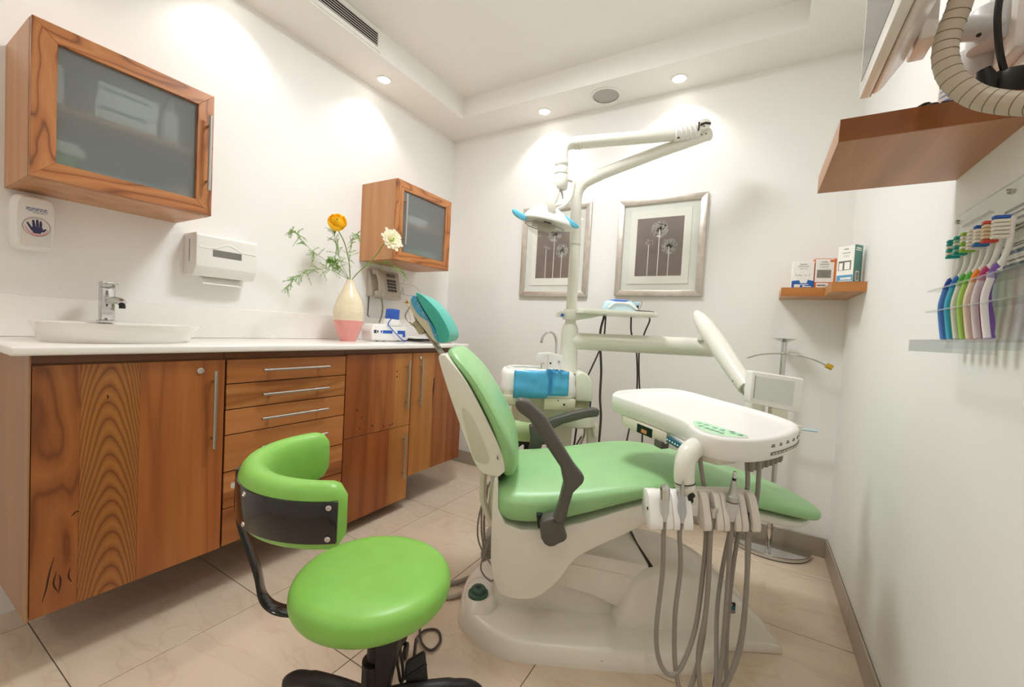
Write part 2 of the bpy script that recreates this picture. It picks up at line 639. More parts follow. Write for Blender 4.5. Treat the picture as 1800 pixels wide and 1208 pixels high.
for side, x0, x1, y0, y1, along in (('back', LW, RW, BW - 0.010, BW, 'x'), ('right', RW - 0.010, RW, FW, BW - 0.010, 'y')):
    bb = emit('baseboard_' + side, MB().box(x0, x1, y0 + (0.004 if along == 'x' else 0), y1, 0.0, 0.094) if along == 'x' else MB().box(x0 + 0.004, x1, y0, y1, 0.0, 0.094), M_GROUT, kind='structure')
    lo, hi = (x0, x1) if along == 'x' else (y0, y1)
    off = TX0 if along == 'x' else TY0 + 0.12
    q = off - math.floor((off - lo) / TS) * TS - TS
    while q < hi:
        a, b = max(q + 0.001, lo), min(q + TS - 0.001, hi)
        if b - a > 0.01:
            m = MB().box(a, b, y0, y1 - 0.003, 0.0, 0.097) if along == 'x' else MB().box(x0, x1 - 0.003, a, b, 0.0, 0.097)
            emit('tile', m, M_BASETILE, bb, bevel=0.0015, seg=1)
        q += TS


# ------------------------------------------------------------------ lamps
def downlight(x, y, label, power=1.0):
    t = thing('downlight', label, 'ceiling light', (x, y, SOFFIT - 0.004), group='recessed downlights')
    emit('trim_ring', MB().lathe([(0.036, 0.0), (0.043, 0.0), (0.044, 0.003), (0.036, 0.0035)], (x, y, SOFFIT - 0.004), n=32, cap=False), M_WHITE, t)
    emit('bulb', MB().lathe([(0.0355, 0.0032), (0.034, 0.001), (0.020, -0.001), (0.001, -0.0015)], (x, y, SOFFIT - 0.004), n=24), emit_mat('downlight glow', (1, 0.93, 0.83), 14), t)
    ld = bpy.data.lights.new('bulb_light', 'SPOT')
    ld.energy = SPOT_W * power
    ld.color = SPOT_COL
    ld.spot_size = R(118)
    ld.spot_blend = 0.55
    ld.shadow_soft_size = 0.022
    lo = bpy.data.objects.new('bulb_light', ld)
    COL.objects.link(lo)
    lo.parent = t
    lo.location = (0, 0, -0.012)


downlight(-2.02, 1.754, 'lit recessed downlight in the soffit past the end of the air grille', 0.72)
downlight(-2.02, 0.95, 'lit recessed downlight above the large wall cabinet', 0.72)
downlight(-2.02, 0.15, 'recessed downlight above the near end of the washbasin counter', 0.8)
downlight(-2.02, -0.65, 'recessed downlight behind the photographer near the counter wall')
downlight(-1.305, 2.478, 'lit recessed downlight nearest the room corner, left of the round speaker')
downlight(-0.465, 2.477, 'lit recessed downlight right of the round speaker, above the right picture')
downlight(0.250, 1.36, 'recessed downlight above the large wall shelf beside the monitor')
downlight(0.250, 0.45, 'recessed downlight above the toothbrush holder wall')
downlight(0.250, -0.55, 'recessed downlight behind the photographer near the right wall')
downlight(-0.465, -1.05, 'recessed downlight behind the photographer over the entrance')
downlight(-1.305, -1.05, 'recessed downlight behind the photographer near the front corner')

t = thing('ceiling_lamp', 'large round white ceiling lamp glowing in the ceiling recess', 'ceiling light', (-0.88, 1.38, CEIL - 0.045))
emit('housing', MB().lathe([(0.23, 0.045), (0.23, 0.012), (0.222, 0.010)], (-0.88, 1.38, CEIL - 0.045), n=48, cap=False), M_WHITE, t)
emit('diffuser', MB().lathe([(0.222, 0.012), (0.205, 0.003), (0.12, 0.0), (0.001, -0.001)], (-0.88, 1.38, CEIL - 0.045), n=48), emit_mat('lamp diffuser', PANEL_COL, PANEL_E), t)

t = thing('ceiling_speaker', 'round grey grille speaker set flush in the soffit', 'speaker', (-0.884, 2.468, SOFFIT - 0.005))
emit('rim', MB().lathe([(0.078, 0.0), (0.092, 0.0), (0.094, 0.005), (0.078, 0.005)], (-0.884, 2.468, SOFFIT - 0.005), n=40, cap=False), M_WHITE, t)
emit('grille', MB().lathe([(0.079, 0.004), (0.05, 0.002), (0.001, 0.0015)], (-0.884, 2.468, SOFFIT - 0.005), n=40), mat('grey speaker mesh', 'b3b1ad', 0.6, bump=0.6, bscale=900), t)

t = thing('air_grille', 'white air conditioning grille with horizontal slats in the recess side', 'vent', (RX0, 1.2, 2.53))
fr = MB()
for a in ((0.82, 1.585, 2.527, 2.548), (0.82, 1.585, 2.622, 2.640), (0.82, 0.84, 2.548, 2.622), (1.562, 1.585, 2.548, 2.622)):
    fr.box(RX0, RX0 + 0.007, *a)
emit('frame', fr, M_WHITE, t)
emit('backing', MB().box(RX0, RX0 + 0.001, 0.84, 1.562, 2.548, 2.622), M_BLACK, t)
for i in range(6):
    z = 2.5535 + i * 0.0125
    emit('slat', MB().prism([(RX0 + 0.001, z + 0.004), (RX0 + 0.006, z - 0.001), (RX0 + 0.0065, z + 0.001), (RX0 + 0.0015, z + 0.0065)], 0.84, 1.562, UZ), M_WHITE, t)

# ------------------------------------------------------------------ base cabinets, worktop
XF = -1.680      # face of the doors
XB = -1.700


def carcass(t, y0, y1, z0, z1=0.924):
    m = MB()
    m.box(LW, XB - 0.001, y0, y1, z0, z1)
    m.box(XB - 0.012, XB + 0.004, y0, y1, 0.899, z1)
    return emit('body', m, M_W_CARC, t, bevel=0.001, seg=1)


def front(t, name, y0, y1, z0, z1, planks, horizontal=False):
    """a door or drawer front made of glued planks; planks = [(share, material)]"""
    d = emit(name, MB().box(XB, XB + 0.012, y0 + 0.001, y1 - 0.001, z0 + 0.001, z1 - 0.001), M_W_CARC, t)
    lo = 0.0
    for sh, mt in planks:
        hi = lo + sh
        if horizontal:
            a = (y0, y1, z1 - (z1 - z0) * hi + (0.0003 if hi < 0.99 else 0), z1 - (z1 - z0) * lo)
        else:
            a = (y0 + (y1 - y0) * lo, y0 + (y1 - y0) * hi - (0.0003 if hi < 0.99 else 0), z0, z1)
        emit('plank', MB().box(XB + 0.012, XF, *a), mt, d, bevel=0.0012 if len(planks) == 1 else 0.0005, seg=1)
        lo = hi
    return d


OUT = (0.024, 0, 0)
t = thing('sink_cabinet', 'teak floating cabinet with one wide lockable door under the washbasin', 'cabinet', (LW, 0.55, 0.185), group='floating teak base cabinets')
carcass(t, 0.304, 0.782, 0.185)
emit('side_panel', MB().box(LW, XF - 0.001, 0.300, 0.304, 0.183, 0.924), M_W_SIDE, t)
d = front(t, 'door', 0.306, 0.779, 0.186, 0.895, [(0.20, M_W_A), (0.285, M_W_B), (0.515, M_W_C)])
bar_handle(d, (XF + 0.024, 0.740, 0.576), (XF + 0.024, 0.740, 0.858), OUT)
lk = MB().lathe([(0.0105, 0.0), (0.0105, 0.004), (0.008, 0.0055), (0.0078, 0.0035), (0.001, 0.0035)], (XF, 0.700, 0.859), axis=(1, 0, 0), n=20)
emit('lock', lk, M_CHROME, d)
cr = MB()
for pts in ([(0.330, 0.225), (0.338, 0.262), (0.343, 0.300), (0.352, 0.345)], [(0.357, 0.300), (0.352, 0.268), (0.361, 0.240)], [(0.362, 0.235), (0.366, 0.268), (0.363, 0.290)],
            [(0.385, 0.300), (0.382, 0.275), (0.389, 0.255)], [(0.385, 0.452), (0.395, 0.462), (0.402, 0.460)], [(0.458, 0.787), (0.460, 0.795), (0.457, 0.800)]):
    P = smooth_path([(XF + 0.0001, a, b) for a, b in pts], 4)
    n_ = len(P)
    cr.tube(P, [0.0006 + 0.0013 * math.sin(math.pi * i / (n_ - 1)) for i in range(n_)], 6, flat=0.15, updir=(0, 1, 0))
emit('bark_crack', cr, mat('dark bark inclusion', '2b1408', 0.8), d)

t = thing('drawer_cabinet', 'teak floating cabinet of six drawers behind the green stool', 'cabinet', (LW, 1.05, 0.185), group='floating teak base cabinets')
carcass(t, 0.783, 1.304, 0.185)
zs = [0.895, 0.803, 0.706, 0.610, 0.470, 0.330, 0.187]
for i in range(6):
    z1, z0 = zs[i] - 0.0018, zs[i + 1] + 0.0018
    pl = [(1.0, M_W_H[(0, 1, 2, 3, 0, 5)[i]])] if i != 4 else [(0.56, M_W_H[0]), (0.44, M_W_H[4])]
    d = front(t, 'drawer', 0.786, 1.302, z0, z1, pl, horizontal=True)
    zh = (0.851, 0.754, 0.6575, 0.545, 0.402, 0.262)[i]
    bar_handle(d, (XF + 0.024, 0.907, zh), (XF + 0.024, 1.199, zh), OUT)

t = thing('fridge_cabinet', 'tall teak cabinet reaching down to the tiles, two doors one above the other', 'cabinet', (LW, 1.52, 0.06), group='floating teak base cabinets')
carcass(t, 1.305, 1.746, 0.060)
d = front(t, 'door', 1.307, 1.744, 0.489, 0.897, [(0.36, M_W_D), (0.36, M_W_C), (0.28, M_W_E)])
bar_handle(d, (XF + 0.024, 1.704, 0.589), (XF + 0.024, 1.704, 0.858), OUT)
kn = MB()
for a, b in ((1.555, 0.51), (1.60, 0.508), (1.615, 0.513), (1.48, 0.525), (1.635, 0.80), (1.635, 0.77), (1.41, 0.58), (1.40, 0.525), (1.38, 0.62)):
    kn.ball((XF, a, b), 0.0008, 0.0045, 0.005, 8, 5)
emit('knot', kn, mat('dark wood knot', '3a1c0c', 0.7), d)
d = front(t, 'door', 1.307, 1.744, 0.062, 0.486, [(0.66, M_W_D), (0.34, M_W_E)])
bar_handle(d, (XF + 0.024, 1.696, 0.192), (XF + 0.024, 1.696, 0.446), OUT)

t = thing('corner_cabinet', 'teak floating cabinet with a cracked door nearest the back wall', 'cabinet', (LW, 1.99, 0.185), group='floating teak base cabinets')
carcass(t, 1.747, 2.222, 0.183)
emit('side_panel', MB().box(LW, XF - 0.001, 2.222, 2.226, 0.181, 0.924), M_W_SIDE, t)
d = front(t, 'door', 1.750, 2.223, 0.184, 0.897, [(0.40, M_W_E), (0.30, M_W_C), (0.30, M_W_D)])
bar_handle(d, (XF + 0.024, 1.810, 0.584), (XF + 0.024, 1.810, 0.856), OUT)
emit('lock', MB().lathe([(0.009, 0.0), (0.009, 0.005), (0.001, 0.006)], (XF, 1.812, 0.870), axis=(1, 0, 0), n=18), M_CHROME, d)
cr = MB().prism([(1.938, 0.742), (1.945, 0.742), (1.944, 0.668), (1.939, 0.60), (1.934, 0.55), (1.936, 0.62), (1.932, 0.665)], XF - 0.001, XF + 0.0004, YZ)
emit('crack', cr, mat('dark split in wood', '32180a', 0.8), d)

t = thing('worktop', 'long white stone worktop over the teak base cabinets', 'countertop', (LW, 1.25, 0.925))
emit('slab', MB().box(LW, -1.650, 0.262, 2.238, 0.925, 0.950), M_COUNTER, t, bevel=0.006, seg=3)
emit('backsplash', MB().box(LW, LW + 0.015, 0.10, 2.238, 0.9505, 1.090), M_COUNTER, t, bevel=0.002, seg=1)

# washbasin
t = thing('washbasin', 'oval white ceramic washbasin sitting on the counter', 'sink', (-1.90, 0.55, 0.950))


def oval(cx, cy, hx, hy, z, n=48, e=2.3):
    out = []
    for k_ in range(n):
        a = 2 * math.pi * k_ / n
        c, s_ = math.cos(a), math.sin(a)
        out.append((cx + hx * math.copysign(abs(c) ** (2 / e), c), cy + hy * math.copysign(abs(s_) ** (2 / e), s_), z))
    return out


rings = [oval(-1.90, 0.545, 0.150, 0.185, 0.9502), oval(-1.90, 0.547, 0.155, 0.190, 0.958), oval(-1.90, 0.553, 0.175, 0.205, 0.990), oval(-1.90, 0.557, 0.186, 0.214, 1.008),
         oval(-1.90, 0.557, 0.186, 0.214, 1.012), oval(-1.895, 0.557, 0.176, 0.205, 1.0125), oval(-1.885, 0.557, 0.140, 0.185, 1.004), oval(-1.88, 0.557, 0.11, 0.15, 0.975), oval(-1.88, 0.557, 0.03, 0.03, 0.966)]
emit('bowl', MB().loft(rings), M_CERAMIC, t)
emit('drain', MB().lathe([(0.022, 0.0), (0.021, 0.003), (0.001, 0.003)], (-1.88, 0.557, 0.9665), n=20), M_CHROME, t)

t = thing('mixer_tap', 'square chrome mixer tap standing behind the washbasin', 'faucet', (-2.035, 0.548, 1.012))
emit('body', MB().box(-2.053, -2.015, 0.530, 0.566, 1.018, 1.136), M_CHROME, t, bevel=0.003)
emit('base_flange', MB().box(-2.057, -2.011, 0.526, 0.570, 1.0125, 1.018), M_CHROME, t, bevel=0.001, seg=1)
m = MB().tube([(-2.02, 0.548, 1.088), (-1.97, 0.553, 1.092), (-1.925, 0.556, 1.088), (-1.915, 0.557, 1.080)], 0.013, 14, flat=0.9)
emit('spout', m, M_CHROME, t)
emit('nozzle', MB().lathe([(0.009, 0.0), (0.009, 0.012), (0.001, 0.012)], (-1.918, 0.557, 1.063), n=16), M_BLACK, t)
emit('lever', MB().box(-2.055, -1.975, 0.533, 0.563, 1.146, 1.152).box(-2.053, -2.015, 0.530, 0.566, 1.136, 1.157), M_CHROME, t, bevel=0.002)

# ------------------------------------------------------------------ wall cabinets


def wall_cabinet(name, label, y0, y1, z0, z1, handle_y, hz0, hz1):
    t = thing(name, label, 'cabinet', (LW, (y0 + y1) / 2, z0), group='teak wall cabinets with frosted doors')
    xc, xf = -1.866, -1.845
    th = 0.016
    b = MB()
    b.box(LW, xc, y0, y0 + th, z0, z1)
    b.box(LW, xc, y1 - th, y1, z0, z1)
    b.box(LW, xc, y0 + th, y1 - th, z0, z0 + th)
    b.box(LW, xc, y0 + th, y1 - th, z1 - th, z1)
    emit('body', b, M_W_UP, t, bevel=0.0008, seg=1)
    emit('back_board', MB().box(LW, LW + 0.006, y0 + th, y1 - th, z0 + th, z1 - th), mat('grey cabinet lining', 'a9aba8', 0.6), t)
    zc = (z0 + z1) / 2 + 0.005
    emit('shelf_board', MB().box(LW + 0.006, xc - 0.012, y0 + th, y1 - th, zc - 0.009, zc + 0.009), M_W_SHELF, t)
    d = emit('door', MB().box(xc + 0.0055, xc + 0.0105, y0 + 0.045, y1 - 0.045, z0 + 0.045, z1 - 0.045), M_FROST, t, label='frosted glass door pane')
    wf = 0.052
    a0, a1, b0, b1 = y0 + 0.001, y1 - 0.001, z0 + 0.001, z1 - 0.001
    for nm, poly, mt in (('frame_stile', [(a0, b0), (a0 + wf, b0 + wf), (a0 + wf, b1 - wf), (a0, b1)], M_W_STILE),
                         ('frame_stile', [(a1, b0), (a1, b1), (a1 - wf, b1 - wf), (a1 - wf, b0 + wf)], M_W_STILE),
                         ('frame_rail', [(a0, b0), (a1, b0), (a1 - wf, b0 + wf), (a0 + wf, b0 + wf)], M_W_RAIL),
                         ('frame_rail', [(a0, b1), (a0 + wf, b1 - wf), (a1 - wf, b1 - wf), (a1, b1)], M_W_RAIL)):
        emit(nm, MB().prism(poly, xc + 0.001, xf, YZ), mt, d, bevel=0.0008, seg=1)
    bar_handle(d, (xf + 0.026, handle_y, hz0), (xf + 0.026, handle_y, hz1), (0.026, 0, 0))
    return t


wall_cabinet('wall_cabinet', 'large teak wall cabinet with frosted glass door above the washbasin', 0.325, 0.792, 1.437, 1.893, 0.770, 1.527, 1.806)
wall_cabinet('wall_cabinet', 'small teak wall cabinet with frosted glass door near the room corner', 1.734, 2.226, 1.437, 1.905, 1.790, 1.530, 1.826)

# what stands behind the frosted doors
ZS1 = (1.437 + 1.893) / 2 + 0.005 + 0.0095
ZB1 = 1.437 + 0.0165


def carton(name, label, x0, x1, y0, y1, z0, z1, m_, stripe=None, group=None):
    t = thing(name, label, 'box', ((x0 + x1) / 2, (y0 + y1) / 2, z0), group=group)
    emit('carton', MB().box(x0, x1, y0, y1, z0, z1), m_, t, bevel=0.001, seg=1)
    if stripe:
        emit('printed_stripe', MB().box(x1 + 0.0001, x1 + 0.0007, y0 + 0.012, y1 - 0.03, z0 + (z1 - z0) * 0.55, z0 + (z1 - z0) * 0.72), stripe, t)
    return t


M_GLINK = mat('grey green printing ink', '6f8f86', 0.6)
carton('carton_box', 'lower white carton of two stacked inside the large wall cabinet', -2.02, -1.90, 0.475, 0.635, ZS1, ZS1 + 0.068, M_PAPER, M_GLINK, 'cartons behind frosted glass')
carton('carton_box', 'upper white carton of two stacked inside the large wall cabinet', -2.02, -1.90, 0.482, 0.640, ZS1 + 0.0685, ZS1 + 0.125, M_PAPER, M_GLINK, 'cartons behind frosted glass')
for y, r_, h_, lb in ((0.685, 0.026, 0.15, 'tall white bottle on the upper shelf of the large wall cabinet'), (0.380, 0.030, 0.165, 'pale bottle at the left end of the upper shelf inside the large wall cabinet')):
    t = thing('storage_bottle', lb, 'bottle', (-1.93, y, ZS1), group='bottles in the large wall cabinet')
    emit('flask', MB().lathe([(r_, 0), (r_, h_ * 0.75), (r_ * 0.45, h_ * 0.86), (r_ * 0.45, h_ * 0.9)], (-1.93, y, ZS1), n=20), M_PAPER, t)
    emit('cap', MB().lathe([(r_ * 0.5, h_ * 0.9), (r_ * 0.5, h_), (0.001, h_)], (-1.93, y, ZS1), n=16), M_PALEBLUE, t)
t = thing('green_pouch', 'lime green pouch with white top inside the large wall cabinet', 'bag', (-1.95, 0.40, ZB1))
emit('pouch', MB().loft([superring((-1.93, 0.395), 0.035 * q, 0.045 * q2, 2.6, 16, lambda a, b, z=z: (a, b, ZB1 + z)) for z, q, q2 in ((0, 0.9, 0.95), (0.03, 1, 1), (0.07, 0.8, 0.95), (0.085, 0.4, 0.9))]), M_GREEN, t)
emit('label_flap', MB().loft([superring((-1.925, 0.41), 0.03, 0.05 * q2, 2.6, 16, lambda a, b, z=z: (a, b, ZB1 + 0.086 + z)) for z, q2 in ((0, 0.9), (0.02, 1.0), (0.035, 0.5))]), M_PAPER, t)
t = thing('instrument_tray', 'long flat grey instrument case on the bottom of the large wall cabinet', 'tray', (-1.95, 0.56, ZB1))
emit('case', MB().box(-2.05, -1.895, 0.460, 0.665, ZB1, ZB1 + 0.045), mat('slate grey plastic', '7b848a', 0.4), t, bevel=0.004)
emit('lid', MB().box(-2.053, -1.892, 0.457, 0.668, ZB1 + 0.0455, ZB1 + 0.056), M_PALEBLUE, t, bevel=0.003)
t = thing('cream_jar', 'squat cream jar at the right bottom of the large wall cabinet', 'jar', (-1.91, 0.715, ZB1))
emit('jar_body', MB().lathe([(0.027, 0), (0.03, 0.005), (0.03, 0.05), (0.026, 0.055)], (-1.91, 0.715, ZB1), n=22), M_PAPER, t)
emit('lid', MB().lathe([(0.029, 0.0555), (0.029, 0.07), (0.001, 0.071)], (-1.91, 0.715, ZB1), n=22), mat('cream lid', 'e4d8bf', 0.4), t)
ZS2 = (1.437 + 1.905) / 2 + 0.005 + 0.0095
carton('carton_box', 'wide white carton on the shelf of the small wall cabinet', -2.05, -1.91, 1.88, 2.06, ZS2, ZS2 + 0.055, M_PAPER, None, 'cartons behind frosted glass')
carton('carton_box', 'green carton on the bottom of the small wall cabinet', -2.05, -1.92, 1.92, 2.04, ZB1, ZB1 + 0.085, mat('leaf green card', '6aa05a', 0.6), None, 'cartons behind frosted glass')
carton('carton_box', 'pale blue carton beside the green one in the small wall cabinet', -2.04, -1.92, 2.06, 2.15, ZB1, ZB1 + 0.10, M_PALEBLUE, None, 'cartons behind frosted glass')

# ------------------------------------------------------------------ soap and towel dispensers
t = thing('soap_dispenser', 'white wall soap dispenser with a dark hand print below the large cabinet', 'dispenser', (LW, 0.382, 1.240))


def ringYZ(x, yc, zc, hy, hz, e=5, n=32):
    return [(x, a, b) for a, b in [(yc + hy * math.copysign(abs(math.cos(2 * math.pi * (k + .5) / n)) ** (2 / e), math.cos(2 * math.pi * (k + .5) / n)),
                                     zc + hz * math.copysign(abs(math.sin(2 * math.pi * (k + .5) / n)) ** (2 / e), math.sin(2 * math.pi * (k + .5) / n))) for k in range(n)]]


emit('housing', MB().loft([ringYZ(LW, 0.380, 1.332, 0.046, 0.092), ringYZ(LW + 0.04, 0.380, 1.332, 0.049, 0.092), ringYZ(LW + 0.066, 0.381, 1.330, 0.047, 0.089), ringYZ(LW + 0.074, 0.382, 1.328, 0.041, 0.082)]), M_WHITE, t)
FX = LW + 0.0742
pp = [(0.350, 1.255), (0.350, 1.315)] + [(0.383 + 0.033 * math.cos(a), 1.318 + 0.033 * math.sin(a)) for a in [math.pi - i * math.pi / 12 for i in range(13)]] + [(0.416, 1.255)]
push = emit('push_plate', MB().prism(pp, FX - 0.001, FX + 0.003, YZ), mat('grey white plastic', 'dedbd5', 0.3), t, bevel=0.001)
hd = MB()
FX2 = FX + 0.0032
palm = [(0.377, 1.296), (0.391, 1.296), (0.397, 1.306), (0.397, 1.316), (0.374, 1.318), (0.370, 1.308)]
hd.prism(palm, FX2, FX2 + 0.0006, YZ)
for (a, b), (c, d_), wd in (((0.378, 1.312), (0.375, 1.339), 0.0033), ((0.385, 1.312), (0.384, 1.342), 0.0033), ((0.392, 1.312), (0.392, 1.338), 0.0031), ((0.374, 1.305), (0.362, 1.329), 0.003), ((0.396, 1.303), (0.404, 1.314), 0.003)):
    hd.tube([(FX2 + 0.0003, a, b), (FX2 + 0.0003, (a + c) / 2, (b + d_) / 2), (FX2 + 0.0003, c, d_)], [wd, wd, wd * 0.75], 8, flat=0.15, updir=(0, 1, 0))
emit('hand_emblem', hd, M_NAVY, push)
sw = smooth_path([(FX2, 0.357, 1.318), (FX2, 0.366, 1.300), (FX2, 0.384, 1.290), (FX2, 0.402, 1.297), (FX2, 0.409, 1.311)], 5)
emit('pink_swoosh', MB().tube(sw, [0.001 + 0.003 * math.sin(math.pi * i / (len(sw) - 1)) for i in range(len(sw))], 6, flat=0.12, updir=(0, 1, 0)), M_PINK, push)
ring_ = [(FX2, 0.383 + 0.031 * math.cos(a), 1.317 + 0.030 * math.sin(a)) for a in [2 * math.pi * i / 32 for i in range(32)]]
emit('emblem_outline', MB().tube(ring_, 0.0007, 5, closed=True), M_INK, push)
tx = MB()
for i, (a, b, z) in enumerate(((0.360, 0.408, 1.376), (0.360, 0.408, 1.371), (0.364, 0.409, 1.3665), (0.375, 0.403, 1.3625))):
    y = a
    rr = random.Random(i)
    while y < b:
        q = min(b, y + rr.uniform(0.004, 0.011))
        tx.box(FX - 0.0004, FX + 0.0004, y, q, z, z + (0.0026 if i < 2 else 0.0014))
        y = q + 0.0018
emit('printed_lines', tx, M_INKBLUE, t)

t = thing('towel_dispenser', 'white folded paper towel dispenser on the wall right of the washbasin', 'dispenser', (LW, 0.945, 1.222))
emit('housing', MB().prism([(LW, 1.222), (LW, 1.402), (LW + 0.105, 1.402), (LW + 0.112, 1.392), (LW + 0.112, 1.262), (LW + 0.085, 1.222)], 0.822, 1.068, XZ), M_WHITE, t, bevel=0.005, seg=3)
wv = smooth_path([(LW + 0.1125, 0.832, 1.343), (LW + 0.1125, 0.885, 1.343), (LW + 0.1125, 0.945, 1.366), (LW + 0.1125, 1.0, 1.345), (LW + 0.1125, 1.060, 1.342)], 6)
emit('raised_wave', MB().tube(wv, 0.0045, 8, flat=0.5, updir=(0, 0, 1)), M_WHITE, t)
emit('level_window', MB().box(LW + 0.111, LW + 0.1128, 0.884, 1.000, 1.308, 1.338), mat('smoky window', '77776f', 0.15), t, label='smoky grey level window')
emit('side_slot', MB().box(LW + 0.05, LW + 0.054, 0.8212, 0.8224, 1.28, 1.375), M_INK, t)
emit('bottom_slot', MB().box(LW + 0.03, LW + 0.06, 0.865, 1.03, 1.2213, 1.2223), M_INK, t)
tw = [(LW + 0.045, 1.226), (LW + 0.05, 1.205), (LW + 0.065, 1.190), (LW + 0.0655, 1.191), (LW + 0.052, 1.206), (LW + 0.047, 1.226)]
emit('towel_sheet', MB().prism(tw, 0.87, 1.025, XZ), M_PAPER, t)

# ------------------------------------------------------------------ vase and flowers
VX, VY, VZ = -1.95, 1.518, 0.9505
prof = [(0.040, 0), (0.043, 0.003), (0.060, 0.045), (0.076, 0.095), (0.082, 0.14), (0.079, 0.18), (0.066, 0.228), (0.045, 0.275), (0.028, 0.310), (0.021, 0.330), (0.020, 0.338), (0.017, 0.337), (0.017, 0.32)]
t = thing('vase', 'tall ceramic vase, cream above and salmon pink below, on the white counter', 'vase', (VX, VY, VZ))


def densify(pr, n=40):
    P = smooth_path([(r_, z, 0) for r_, z in pr], 5)
    return [(p.x, p.y) for p in P]


dp = densify(prof)
zsplit = 0.115
low = [p for p in dp if p[1] <= zsplit][:]
cut = [i for i, p in enumerate(dp) if p[1] > zsplit][0]
emit('upper_body', MB().lathe(dp[cut - 1:], (VX, VY, VZ), n=48, cap=False), mat('cream glaze', 'e7d9bc', 0.12, coat=0.5, var=0.05, scale=22, bump=0.15, bscale=60), t, label='cream glazed upper part')
emit('lower_body', MB().lathe([(0.001, 0)] + dp[:cut], (VX, VY, VZ), n=48, cap=False), mat('salmon glaze', 'e0968f', 0.12, coat=0.5, var=0.05, scale=22), t, label='salmon pink glazed lower part')
rg = MB()
for z in (0.13, 0.145, 0.16, 0.175, 0.19, 0.205, 0.222, 0.24):
    r_ = [a for a, b in dp if b >= z][0]
    rg.tube([(VX + (r_ + 0.0003) * math.cos(a), VY + (r_ + 0.0003) * math.sin(a), VZ + z) for a in [2 * math.pi * i / 40 for i in range(40)]], 0.0011, 5, closed=True)
emit('throwing_rings', rg, MATS['cream glaze'], t)

M_STEM = mat('green stem', '6f8f3a', 0.5, var=0.1)
def petal_mat(name, col):
    m, nt, b = new_mat(name)
    N, L = nt.nodes, nt.links
    c = hexc(col)
    tc = N.new('ShaderNodeTexCoord')
    no = N.new('ShaderNodeTexNoise')
    no.inputs['Scale'].default_value = 60
    L.new(tc.outputs['Object'], no.inputs['Vector'])
    r = N.new('ShaderNodeValToRGB')
    r.color_ramp.elements[0].color = tuple(x * 0.93 for x in c) + (1,)
    r.color_ramp.elements[1].color = tuple(min(1, x * 1.04) for x in c) + (1,)
    L.new(no.outputs[0], r.inputs[0])
    L.new(r.outputs[0], b.inputs['Base Color'])
    b.inputs['Roughness'].default_value = 0.55
    tl = N.new('ShaderNodeBsdfTranslucent')
    L.new(r.outputs[0], tl.inputs[0])
    mx = N.new('ShaderNodeMixShader')
    mx.inputs[0].default_value = 0.45
    L.new(b.outputs[0], mx.inputs[1])
    L.new(tl.outputs[0], mx.inputs[2])
    L.new(mx.outputs[0], N['Material Output'].inputs[0])
    return m


M_YEL = petal_mat('yellow petal', 'ffd62a')
M_WPET = petal_mat('ivory petal', 'faf7e4')
M_FERN = mat('fern green', '86ab55', 0.6, var=0.25, scale=40)
MOUTH = Vector((VX, VY, VZ + 0.328))


def petal(bend, wid, ln, cup=0.3, n=5, m=4):
    """a petal sheet: base at the origin, growing along +x, curling to +z"""
    v_, f_ = [], []
    for i in range(n + 1):
        s_ = i / n
        a = bend * s_
        x = ln * (math.sin(a) / bend if bend > 1e-3 else s_)
        z = ln * ((1 - math.cos(a)) / bend if bend > 1e-3 else 0)
        ww = wid * (0.30 + 1.0 * math.sin(math.pi * min(1, 0.10 + s_ * 0.62)) ** 0.8)
        if i == n:
            ww *= 0.72
        for j in range(m + 1):
            tt = j / m * 2 - 1
            v_.append((x - (abs(tt) ** 2) * ww * 0.15 * (i == n), tt * ww, z + cup * ww * tt * tt))
    for i in range(n):
        for j in range(m):
            a = i * (m + 1) + j
            f_.append((a, a + 1, a + m + 2, a + m + 1))
    return v_, f_


def basis(nrm):
    z = Vector(nrm).normalized()
    x = z.orthogonal().normalized()
    y = z.cross(x)
    return x, y, z


# yellow ranunculus
FC = Vector((-1.925, 1.402, 1.570))
t = thing('yellow_ranunculus', 'yellow ranunculus bloom on a curved stem in the vase', 'flower', MOUTH)
st = smooth_path([MOUTH + Vector((0.0, 0.002, -0.06)), MOUTH, MOUTH + Vector((0.006, -0.016, 0.10)), Vector((-1.935, 1.462, 1.475)), FC + Vector((-0.01, 0.018, -0.035))], 6)
emit('stem', MB().tube(st, 0.0026, 8), M_STEM, t)
bx_, by_, bz = basis((0.74, -0.50, 0.42))


def shell_petal(rad, a0, half, t0, t1, lift, n=6, m=6):
    """a piece of a sphere shell, from polar angle t0 (below) up to t1 near the mouth of the bloom"""
    v_, f_ = [], []
    for i in range(n + 1):
        th = t0 + (t1 - t0) * i / n
        wd_ = half * (0.55 + 0.45 * math.sin(math.pi * min(1.0, 0.2 + 0.62 * i / n)))
        for j in range(m + 1):
            q = j / m * 2 - 1
            an = a0 + q * wd_
            th2 = th + 0.16 * q * q * (i / n)
            rr_ = rad * (1 + lift * (i / n) ** 3)
            p = FC + bz * max(0.0, 0.040 - rad) * 0.80 + (bx_ * math.cos(an) + by_ * math.sin(an)) * rr_ * math.sin(th2) + bz * rr_ * 0.86 * math.cos(th2)
            v_.append(p)
    for i in range(n):
        for j in range(m):
            a = i * (m + 1) + j
            f_.append((a, a + 1, a + m + 2, a + m + 1))
    return MB().add(v_, f_)


